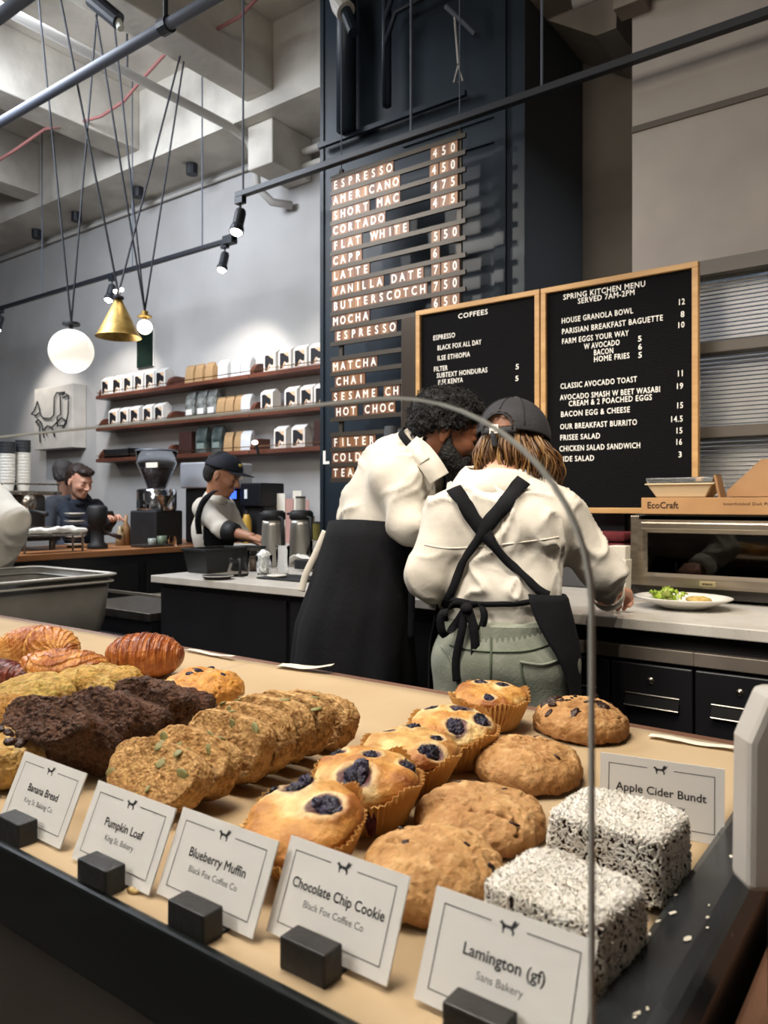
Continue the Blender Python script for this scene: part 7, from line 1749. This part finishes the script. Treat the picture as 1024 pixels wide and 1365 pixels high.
# ------------------------------------------------------------------ the bending man with afro hair and beard
def make_man():
    ray = raypx(560, 600); ray = Vn((ray.x, ray.y, 0)); R0 = Vector((ray.y, -ray.x, 0))
    f = (R0*0.93+ray*0.35); B = Frame((0, 0, 0), f)       # B.l points away from the camera (his left)
    pel = W(478, 775, 2.34); O = Vector((pel.x, pel.y, 0))
    t = thing('person', 'bearded person with black curly hair in white shirt and long black apron, bending over', 'person', tuple(O))
    chest = W(530, 654, 2.33); waist = W(503, 712, 2.34); neck = W(556, 610, 2.32)
    hc = W(599, 578, 2.26)
    H = Frame(hc, R0*0.90-ray*0.10+Vector((0, 0, -0.34)))
    Rs, Ls = W(527, 637, 2.20), W(558, 640, 2.50); Re, Le = W(545, 700, 2.16), W(600, 705, 2.56); Rw, Lw = W(604, 745, 2.36), W(640, 765, 2.58)
    hl, hr = pel+B.l*0.085+Vector((0, 0, -0.05)), pel-B.l*0.085+Vector((0, 0, -0.05))
    kl, kr = hl+B.f*0.05+Vector((0, 0, -0.43)), hr+B.f*0.02+Vector((0, 0, -0.43)); al, ar = Vector((kl.x, kl.y, 0.09))-B.f*0.02, Vector((kr.x, kr.y, 0.09))-B.f*0.02
    TB = Frame((0, 0, 0), B.f, chest-pel)
    body = [ell(chest, (0.08, 0.125, 0.13), TB.R, 0.04), ell(waist, (0.08, 0.115, 0.12), TB.R, 0.04), ell(pel, (0.10, 0.14, 0.11), B.R, 0.04), cap(Ls, Rs, 0.04, 0.04, 0.03), cap(chest+(neck-chest)*0.6, H.p(-0.035, 0, -0.05), 0.055, 0.054, 0.03),
            cap(Ls, Le, 0.05, 0.04, 0.02), cap(Le, Lw, 0.038, 0.028, 0.02), cap(Rs, Re, 0.05, 0.04, 0.02), cap(Re, Rw, 0.038, 0.028, 0.02)]+legs_prims(hl, hr, kl, kr, al, ar, 0.085, 0.055, 0.04)+[cap(a_-Vector((0, 0, 0.04)), a_+B.f*0.13-Vector((0, 0, 0.05)), 0.034, 0.027, 0.02) for a_ in (al, ar)]
    Vb, Qb = sdf_mesh(body, 0.012); Vh, Qh = sdf_mesh(head_prims(H, 0.97, 1.04)+[cap(neck, H.p(-0.035, 0, -0.05), 0.055, 0.054, 0.02)], 0.003)
    V1, Q1 = sdf_mesh(hand_prims(Rw, W(650, 772, 2.46)-Rw, Vector((0, 0, -1)), Vector((0, 1, 0)), 0.4), 0.004); V2, Q2 = sdf_mesh(hand_prims(Lw, W(670, 790, 2.66)-Lw, Vector((0, 0, -1)), Vector((0, -1, 0)), 0.4), 0.004)
    for v_ in (V1, V2): v_[:, 2] += max(0, CT+0.002-v_[:, 2].min())
    lips = []
    Vl, Ql = uvsphere(20, 12)
    for (c, r) in (((0.0925, 0, -0.0565), (0.0115, 0.021, 0.005)), ((0.0905, 0, -0.070), (0.012, 0.019, 0.006))):
        P = Vl*np.array(r)*0.97; lips.append((np.array([H.p(c[0]*0.97+q[0], c[1]+q[1], c[2]*0.97+q[2]) for q in P]), Ql, 2))
    join_parts('body', [(Vb, Qb, 0), (Vh, Qh, 0), (V1, Q1, 0), (V2, Q2, 0)]+[mbquads(b, 1) for b in face_bits(H, 0.97, t)]+lips, [skin_d, hair_b, mat('lip_brown', '#9a5a4c', rough=0.4)], t, O)
    # hair
    hp = [ell(H.p(-0.034, 0, 0.046), (0.090, 0.088, 0.078), H.R, 0.03), ell(H.p(0.024, 0, 0.078), (0.058, 0.076, 0.042), H.R, 0.03), ell(H.p(-0.072, 0, 0.012), (0.048, 0.078, 0.064), H.R, 0.03), ell(H.p(-0.02, 0.078, 0.05), (0.05, 0.02, 0.05), H.R, 0.02), ell(H.p(-0.02, -0.078, 0.05), (0.05, 0.02, 0.05), H.R, 0.02)]
    ho, Vq, Qq = sdfobj('hair', hp, 0.0045, hair_b, t, O, disp=lambda V: fbm(V*45, 2, 4)*0.012+(0.5-worley(V*75, 6)[0])*0.013, rl=0)
    rnd = np.random.RandomState(5); N_ = vnormals(Vq, Qq); idx = rnd.choice(len(Vq), 900); VV = []; QQ = []; o_ = 0
    for i in idx:
        p = Vq[i]; n_ = Vector(N_[i]); a = Vector(rnd.normal(size=3)); a = (a-n_*a.dot(n_)).normalized(); b = n_.cross(a); r = rnd.uniform(0.004, 0.007)
        pts = [Vector(p)+n_*(0.002+0.009*math.sin(q*0.5))+(a*math.cos(q)+b*math.sin(q)*0.5)*r for q in np.linspace(0, 5.2, 8)]
        mb = MB().tube(pts, 0.0013, 4, cap=False); VV.append(np.array([tuple(q) for q in mb.v])-np.array(O)); QQ.append(np.array(mb.f)+o_); o_ += len(mb.v)
    so = link('hair_curls', np_mesh('hair_curls', np.concatenate(VV), np.concatenate(QQ), hair_b), ho); so['kind'] = 'stuff'
    # beard
    q = lambda a, b, c: H.p(a*0.97, b*0.97, c*0.97); bp = []
    for sg in (1, -1):
        bp += [cap(q(0.008, 0.070*sg, -0.012), q(0.025, 0.064*sg, -0.06), 0.009, 0.014, 0.02), cap(q(0.025, 0.060*sg, -0.06), q(0.070, 0.024*sg, -0.092), 0.016, 0.019, 0.03), cap(q(0.091, 0.004*sg, -0.046), q(0.080, 0.030*sg, -0.058), 0.0062, 0.008, 0.01), cap(q(0.080, 0.030*sg, -0.058), q(0.076, 0.03*sg, -0.085), 0.009, 0.016, 0.02),
               ell(q(0.03, 0.05*sg, -0.075), (0.032, 0.018, 0.032), H.R, 0.02)]
    bp += [ell(q(0.074, 0, -0.100), (0.026, 0.032, 0.020), H.R, 0.03), ell(q(0.04, 0, -0.096), (0.040, 0.042, 0.022), H.R, 0.03)]
    sdfobj('beard', bp, 0.0035, hair_b, t, O, disp=lambda V: fbm(V*70, 2, 8)*0.0025+(0.5-worley(V*200, 9)[0])*0.0025, rl=0)
    # shirt
    sh = [ell(chest+B.f*0.0, (0.115, 0.165, 0.165), TB.R, 0.06), ell(waist+(chest-waist)*0.2, (0.115, 0.150, 0.13), TB.R, 0.06), cap(Ls, Rs, 0.066, 0.066, 0.06), cap(chest+(neck-chest)*0.45, chest+(neck-chest)*0.8, 0.075, 0.062, 0.04),
          cap(Ls, Le, 0.07, 0.06, 0.025), cap(Le, Lw, 0.055, 0.044, 0.02), cap(Rs, Re, 0.076, 0.064, 0.03), cap(Re, Re+(Rw-Re)*0.45, 0.064, 0.056, 0.02)]
    shirt, Vs, Qs = sdfobj('shirt', sh, 0.007, shirt_m, t, O, disp=lambda V: folds(7, 0.016, 43, (1, 1, 1.1), 2.2, 0.9)(V)+folds(15, 0.018, 49, (1, 1, 1), 2.6, 1.0)(V), rl=2)
    # stand-up collar, open at the front, pointing forward
    NA = (H.p(-0.03, 0, -0.05)-chest).normalized(); NF = Frame(neck-NA*0.012, B.f, NA)
    NF = Frame(chest+(neck-chest)*1.06, (B.f-NA*B.f.dot(NA)), NA)
    cb_ = MB(); n = 36
    for j, (rr, z) in enumerate(((0.064, 0.045), (0.073, 0.050), (0.088, 0.022), (0.104, -0.012), (0.112, -0.034))):
        for i in range(n):
            a = 0.30+(2*PI-0.60)*i/(n-1); pt = (0.028 if (i < 3 or i > n-4) else 0)*(j/4.0)
            q_ = NF.p(rr*0.95*math.cos(a)+pt, rr*math.sin(a), z-pt*0.9); cb_.v.append(tuple(q_-O))
    cb_.f = [(j*n+i, j*n+i+1, (j+1)*n+i+1, (j+1)*n+i) for j in range(4) for i in range(n-1)]; cb_.m = [0]*len(cb_.f)
    o = cb_.build('collar', shirt_m, shirt, smooth=True); o.modifiers.new('s', 'SOLIDIFY').thickness = 0.003
    strip3('collar_leaf', [W(546, 592, 2.20), W(560, 602, 2.17), W(574, 619, 2.15), W(586, 638, 2.15)], 0.062, shirt_m, shirt, O, R0*0.8+Vector((0, 0, 0.55)), thick=0.004, twist=-0.15)
    strip3('collar_leaf', [W(562, 583, 2.25), W(556, 590, 2.20), W(558, 603, 2.165), W(566, 615, 2.15)], 0.035, shirt_m, shirt, O, R0*0.8+Vector((0, 0, 0.55)), thick=0.004)
    # apron, wrapped right round like a skirt, and its bib
    an = MB(); n = 120; lv = 16; top = W(497, 694, 2.34); zt = top.z
    hemz = 0.42
    for j in range(lv):
        u = j/(lv-1); z = zt+(hemz-zt)*u; c = Vector((top.x, top.y, 0))*(1-min(1, u*2.6))+Vector((pel.x, pel.y, 0))*min(1, u*2.6); c = c-B.f*0.015*u
        rf = 0.128+0.034*min(1, u*2.5)+0.055*max(0, u-0.3); rl_ = 0.158+0.030*min(1, u*2.2)+0.03*u
        for i in range(n):
            a = 2*PI*i/n; w_ = 1+(0.03*math.sin(5*a+1+u*2)+0.025*math.sin(9*a+3*u)+0.012*math.sin(17*a+u*5))*min(1, u*1.6)
            bk = 1+0.10*max(0, -math.cos(a))*min(1, u*2)
            p = c+B.f*rf*w_*bk*math.cos(a)+B.l*rl_*w_*math.sin(a); slope = (B.f*math.cos(a)).dot(B.f)*0.0
            an.v.append((p.x-O.x, p.y-O.y, z+0.035*(1-u)*-math.cos(a)*0.0+0.02*(1-u)*math.sin(a*2)*0.3))
    an.f = [(j*n+i, j*n+(i+1) % n, (j+1)*n+(i+1) % n, (j+1)*n+i) for j in range(lv-1) for i in range(n)]; an.m = [0]*len(an.f)
    apron = an.build('apron', apron_m, t, smooth=True); apron.modifiers.new('s', 'SOLIDIFY').thickness = 0.004
    tree = BVHTree.FromPolygons(Vs.tolist(), Qs.tolist())
    def keepb(V):
        d = V-np.array(chest); fr = d @ np.array(TB.f); lt = np.abs(d @ np.array(TB.l)); u_ = d @ np.array(TB.u); return (fr > 0.055) & (lt < 0.11) & (u_ > -0.28) & (u_ < 0.12)
    sdfobj('apron_bib', [ell(chest, (0.142, 0.19, 0.18), TB.R, 0.06), ell(waist, (0.145, 0.175, 0.15), TB.R, 0.06)], 0.01, apron_m, apron, O, cut=keepb, thick=0.003)
    strip3('neck_strap', [NF.p(0.085, -0.07, -0.06), NF.p(0.02, -0.093, 0.0), NF.p(-0.06, -0.06, 0.028), NF.p(-0.094, 0, 0.034), NF.p(-0.06, 0.06, 0.028), NF.p(0.02, 0.093, 0.0), NF.p(0.085, 0.07, -0.06)], 0.022, apron_m, apron, O, NF.u)
    strip3('apron_tie', [W(547, 745, 2.17), W(549, 790, 2.19), W(548, 850, 2.21)], 0.02, apron_m, apron, O, R0)
    strip3('towel_edge', [W(434, 708, 2.33), W(421, 738, 2.33), W(408, 765, 2.33), W(402, 788, 2.33)], 0.02, shirt_m, apron, O, R0, thick=0.008)
    sdfobj('trousers', [ell(pel, (0.12, 0.155, 0.12), B.R, 0.04)]+legs_prims(hl, hr, kl, kr, al, ar, 0.10, 0.078, 0.065, 0.03), 0.01, trouser_m, t, O)
    shoes(t, O, (al, ar), B.f)
    return t
make_man()

# ------------------------------------------------------------------ the other people, farther off
def simple_person(label, px, d, head, f, fh, sh_near, el_near, wr_near, el_far, wr_far, sh_far, skin, top_m, hair_m, hs=1.0, hat=None, apron=False, cuff=None, tw=1.0, legs=True, hairback=True, res=0.012, headres=0.006, loose=1.0):
    hc = W(*head); B = Frame((0, 0, 0), f); H = Frame(hc, fh)
    Ns, Fs = W(*sh_near), W(*sh_far); Ne, Nw, Fe, Fw = W(*el_near), W(*wr_near), W(*el_far), W(*wr_far)
    mid = (Ns+Fs)/2; pel = Vector((mid.x, mid.y, 0))-B.f*0.04+Vector((0, 0, mid.z-0.50)); O = Vector((pel.x, pel.y, 0))
    t = thing('person', label, 'person', tuple(O))
    chest = mid+(pel-mid)*0.3; TB = Frame((0, 0, 0), B.f, chest-pel); neck = mid+(hc-mid)*0.35+Vector((0, 0, 0.01))
    zk = pel.z*0.53; hl, hr = pel+B.l*0.085, pel-B.l*0.085; kl, kr = Vector((hl.x, hl.y, zk)), Vector((hr.x, hr.y, zk)); al, ar = Vector((hl.x, hl.y, 0.09)), Vector((hr.x, hr.y, 0.09))
    body = [ell(chest, (0.10, 0.14, 0.17), TB.R, 0.05), ell(pel, (0.10, 0.14, 0.14), B.R, 0.05), cap(Ns, Fs, 0.05, 0.05, 0.04), cap(mid, H.p(-0.03, 0, -0.05), 0.055, 0.05, 0.03),
            cap(Ns, Ne, 0.045, 0.037, 0.02), cap(Ne, Nw, 0.037, 0.027, 0.02), cap(Fs, Fe, 0.045, 0.037, 0.02), cap(Fe, Fw, 0.037, 0.027, 0.02)]+legs_prims(hl, hr, kl, kr, al, ar, 0.08, 0.055, 0.04)+[cap(a_-Vector((0, 0, 0.04)), a_+B.f*0.13-Vector((0, 0, 0.05)), 0.034, 0.027, 0.02) for a_ in (al, ar)]
    Vb, Qb = sdf_mesh(body, 0.014); Vh, Qh = sdf_mesh(head_prims(H, hs)+[cap(mid, H.p(-0.03, 0, -0.05), 0.05, 0.05, 0.02)], headres)
    pp = [(Vb, Qb, 0), (Vh, Qh, 0)]
    for (e, w_) in ((Ne, Nw), (Fe, Fw)):
        Vq, Qq = sdf_mesh(hand_prims(w_, w_-e, Vector((0, 0, -1))+B.l*0.2, B.f, 0.6), 0.005); pp.append((Vq, Qq, 0))
    join_parts('body', pp+[mbquads(b, 1) for b in face_bits(H, hs, t)], [skin, hair_m], t, O)
    lw = 1.0 if cuff is None else cuff
    sh = [ell(chest, (0.125*tw, 0.165*tw, 0.19), TB.R, 0.05), ell(pel+Vector((0, 0, 0.06)), (0.12*tw, 0.155*tw, 0.15), B.R, 0.05), cap(Ns, Fs, 0.064, 0.064, 0.05), cap(mid, mid+(neck-mid)*0.6, 0.07, 0.06, 0.04),
          cap(Ns, Ne, 0.064*loose, 0.056*loose, 0.025), cap(Ne, Ne+(Nw-Ne)*lw, 0.055*loose, 0.042*loose, 0.02), cap(Fs, Fe, 0.064, 0.056, 0.025), cap(Fe, Fe+(Fw-Fe)*lw, 0.055, 0.042, 0.02)]
    s_, Vs, Qs = sdfobj('shirt', sh, res, top_m, t, O, disp=folds(9, 0.013, int(px) % 50, (1, 1, 1), 2.4, 0.9), rl=1)
    NA = (H.p(-0.03, 0, -0.05)-mid).normalized(); NF = Frame(mid+(neck-mid)*0.7, (B.f-NA*B.f.dot(NA)), NA); cb_ = MB(); n = 24
    for j, (rr, z) in enumerate(((0.060, 0.035), (0.066, 0.038), (0.078, 0.012), (0.084, -0.01))):
        for i in range(n):
            a = 0.3+(2*PI-0.6)*i/(n-1); cb_.v.append(tuple(NF.p(rr*math.cos(a), rr*math.sin(a), z)-O))
    cb_.f = [(j*n+i, j*n+i+1, (j+1)*n+i+1, (j+1)*n+i) for j in range(3) for i in range(n-1)]; cb_.m = [0]*len(cb_.f)
    cb_.build('collar', top_m, s_, smooth=True).modifiers.new('s', 'SOLIDIFY').thickness = 0.003
    hp = [ell(H.p(-0.028*hs, 0, 0.045*hs), (0.092*hs, 0.083*hs, 0.088*hs), H.R, 0.02), ell(H.p(-0.06*hs, 0, -0.01*hs), (0.05*hs, 0.074*hs, 0.06*hs), H.R, 0.02)]
    if not hat: hp += [ell(H.p(0.045*hs, 0, 0.088*hs), (0.05*hs, 0.06*hs, 0.034*hs), H.R, 0.02)]
    ho, _, _ = sdfobj('hair', hp, 0.006, hair_m, t, O, disp=folds(45, 0.007, 9), rl=0)
    if hat:
        Vc, Qc = uvsphere(48, 30); kp = Vc[:, 2] > -0.06; P = np.stack([Vc[:, 0]*0.114, Vc[:, 1]*0.096, np.maximum(Vc[:, 2], -0.06)*0.088], 1)*hs; Qk = Qc[kp[Qc].all(1)]; u_, inv = np.unique(Qk, return_inverse=True)
        HC = Frame(H.p(-0.008*hs, 0, 0.045*hs), H.f+H.u*0.12, H.u); M_ = HC.M(); P3 = np.array([M_ @ Vector(q_) for q_ in P[u_]])
        cp = link('cap', np_mesh('cap', P3-np.array(O), inv.reshape(Qk.shape), hat), t); cp.modifiers.new('s', 'SOLIDIFY').thickness = 0.004
        br = MB(); n = 15
        for j in range(4):
            for i in range(n):
                a = (i/(n-1)-0.5)*2.0; R_ = (0.108+0.024*j)*hs; br.v.append(tuple(HC.p(R_*math.cos(a)*1.0+0.004*j, 0.094*hs*math.sin(a), -0.004-0.003*j-0.012*math.sin(a)**2)-O))
        br.f = [(j*n+i, j*n+i+1, (j+1)*n+i+1, (j+1)*n+i) for j in range(3) for i in range(n-1)]; br.m = [0]*len(br.f)
        br.build('cap_brim', hat, cp, smooth=True).modifiers.new('s', 'SOLIDIFY').thickness = 0.004
        MB().sphere(HC.p(0.098*hs, -0.02*hs, 0.035*hs)-O, 0.016, 12, 8, 0, (1, 1, 0.7)).build('cap_badge', mat('badge_yellow', '#b09a45', rough=0.6), cp, smooth=True)
    if apron:
        def keepa(V):
            d = V-np.array(pel); fr = d @ np.array(B.f); lt = np.abs(d @ np.array(B.l)); return (V[:, 2] > 0.45) & (V[:, 2] < pel.z+0.40-0.0) & ((fr > 0.02) | ((V[:, 2] < pel.z+0.12) & (fr > -0.09))) & (lt < 0.19)
        ao, _, _ = sdfobj('apron', [ell(chest, (0.143, 0.178, 0.20), TB.R, 0.05), ell(pel, (0.15, 0.185, 0.22), B.R, 0.05), ell(pel-Vector((0, 0, 0.2)), (0.16, 0.19, 0.3), B.R, 0.05)], 0.012, apron_m, t, O, cut=keepa, thick=0.004)
        tree = BVHTree.FromPolygons(Vs.tolist(), Qs.tolist())
        if apron != True:
            for rb in apron: ribbon('apron_strap', tree, rb, 0.035, apron_m, ao, O, 0.01, fb=d)
    sdfobj('trousers', [ell(pel, (0.12, 0.155, 0.12), B.R, 0.04)]+legs_prims(hl, hr, kl, kr, al, ar, 0.098, 0.075, 0.06, 0.03), 0.014, trouser_m, t, O)
    shoes(t, O, (al, ar), B.f)
    return t, O
camR = Vector((CS, SN, 0)); camF = Vector((-SN, CS, 0))
ray = raypx(290, 650); ray = Vn((ray.x, ray.y, 0)); R0 = Vector((ray.y, -ray.x, 0))
bar, Ob = simple_person('barista in navy cap, white shirt and black apron working behind the counter end', 290, 4.75, (297, 634, 4.72), R0*0.9-ray*0.25, R0*0.85-ray*0.35+Vector((0, 0, -0.35)),
    (270, 678, 4.62), (298, 706, 4.52), (336, 716, 4.42), (322, 712, 4.92), (346, 722, 4.66), (300, 676, 4.92), skin_t, shirt_m, hair_b, 1.06, cap_n, apron=True, cuff=0.25)
bap = [c for c in bar.children if c.name.startswith('apron')][0]
strip3('shoulder_strap', [W(288, 654, 4.60), W(279, 660, 4.50), W(269, 673, 4.49), W(264, 692, 4.50), W(266, 712, 4.54)], 0.036, apron_m, bap, Ob, camR)
bsh = [c for c in bar.children if c.name.startswith('shirt')][0]; e_, w_ = W(298, 706, 4.52), W(336, 716, 4.42)
MB().tube([e_+(w_-e_)*0.12-Ob, e_+(w_-e_)*0.45-Ob, e_+(w_-e_)*0.5-Ob], [0.062, 0.052, 0.03], 20).build('elbow_sleeve', m_blackm, bar, smooth=True)
ray = raypx(105, 650); ray = Vn((ray.x, ray.y, 0)); R0 = Vector((ray.y, -ray.x, 0))
simple_person('seated customer in a dark navy sweater with short brown hair, looking at a phone', 105, 6.05, (106, 642, 6.05), R0*0.5-ray*0.75, R0*0.55-ray*0.7+Vector((0, 0, -0.32)),
    (88, 678, 6.05), (96, 712, 5.9), (136, 692, 5.68), (140, 704, 6.0), (150, 692, 5.75), (128, 676, 6.25), skin_l, dark_knit, hair_br, 1.08, None, cuff=0.9)
ph = thing('phone', 'dark phone held by the customer in the navy sweater', 'phone', tuple(W(146, 686, 5.62)), 0.4)
MB().box((-0.04, -0.005, -0.035), (0.04, 0.005, 0.035), 0, Matrix.Rotation(0.7, 4, 'X')).build('phone_body', m_blackm, ph, bev=0.003)
simple_person('customer in a grey top facing away, behind the one in the navy sweater', 78, 6.6, (86, 633, 6.55), ray*0.9+R0*0.3, ray*0.9+R0*0.35+Vector((0, 0, -0.1)),
    (70, 672, 6.5), (62, 710, 6.45), (80, 716, 6.7), (118, 705, 6.7), (112, 712, 6.85), (106, 670, 6.75), skin_l, grey_knit, hair_g, 1.0, None, cuff=1.0)
ray = raypx(0, 690); ray = Vn((ray.x, ray.y, 0)); R0 = Vector((ray.y, -ray.x, 0))
simple_person('person cut off at the left edge, only a loose white sleeve showing', -60, 3.65, (-75, 570, 3.70), R0*0.2+ray*0.9, R0*0.2+ray*0.9+Vector((0, 0, -0.2)),
    (-18, 672, 3.58), (12, 697, 3.50), (-6, 765, 3.62), (-120, 735, 3.7), (-90, 780, 3.8), (-105, 662, 3.65), skin_t, shirt_m, hair_b, 1.0, None, cuff=0.85, loose=1.6)
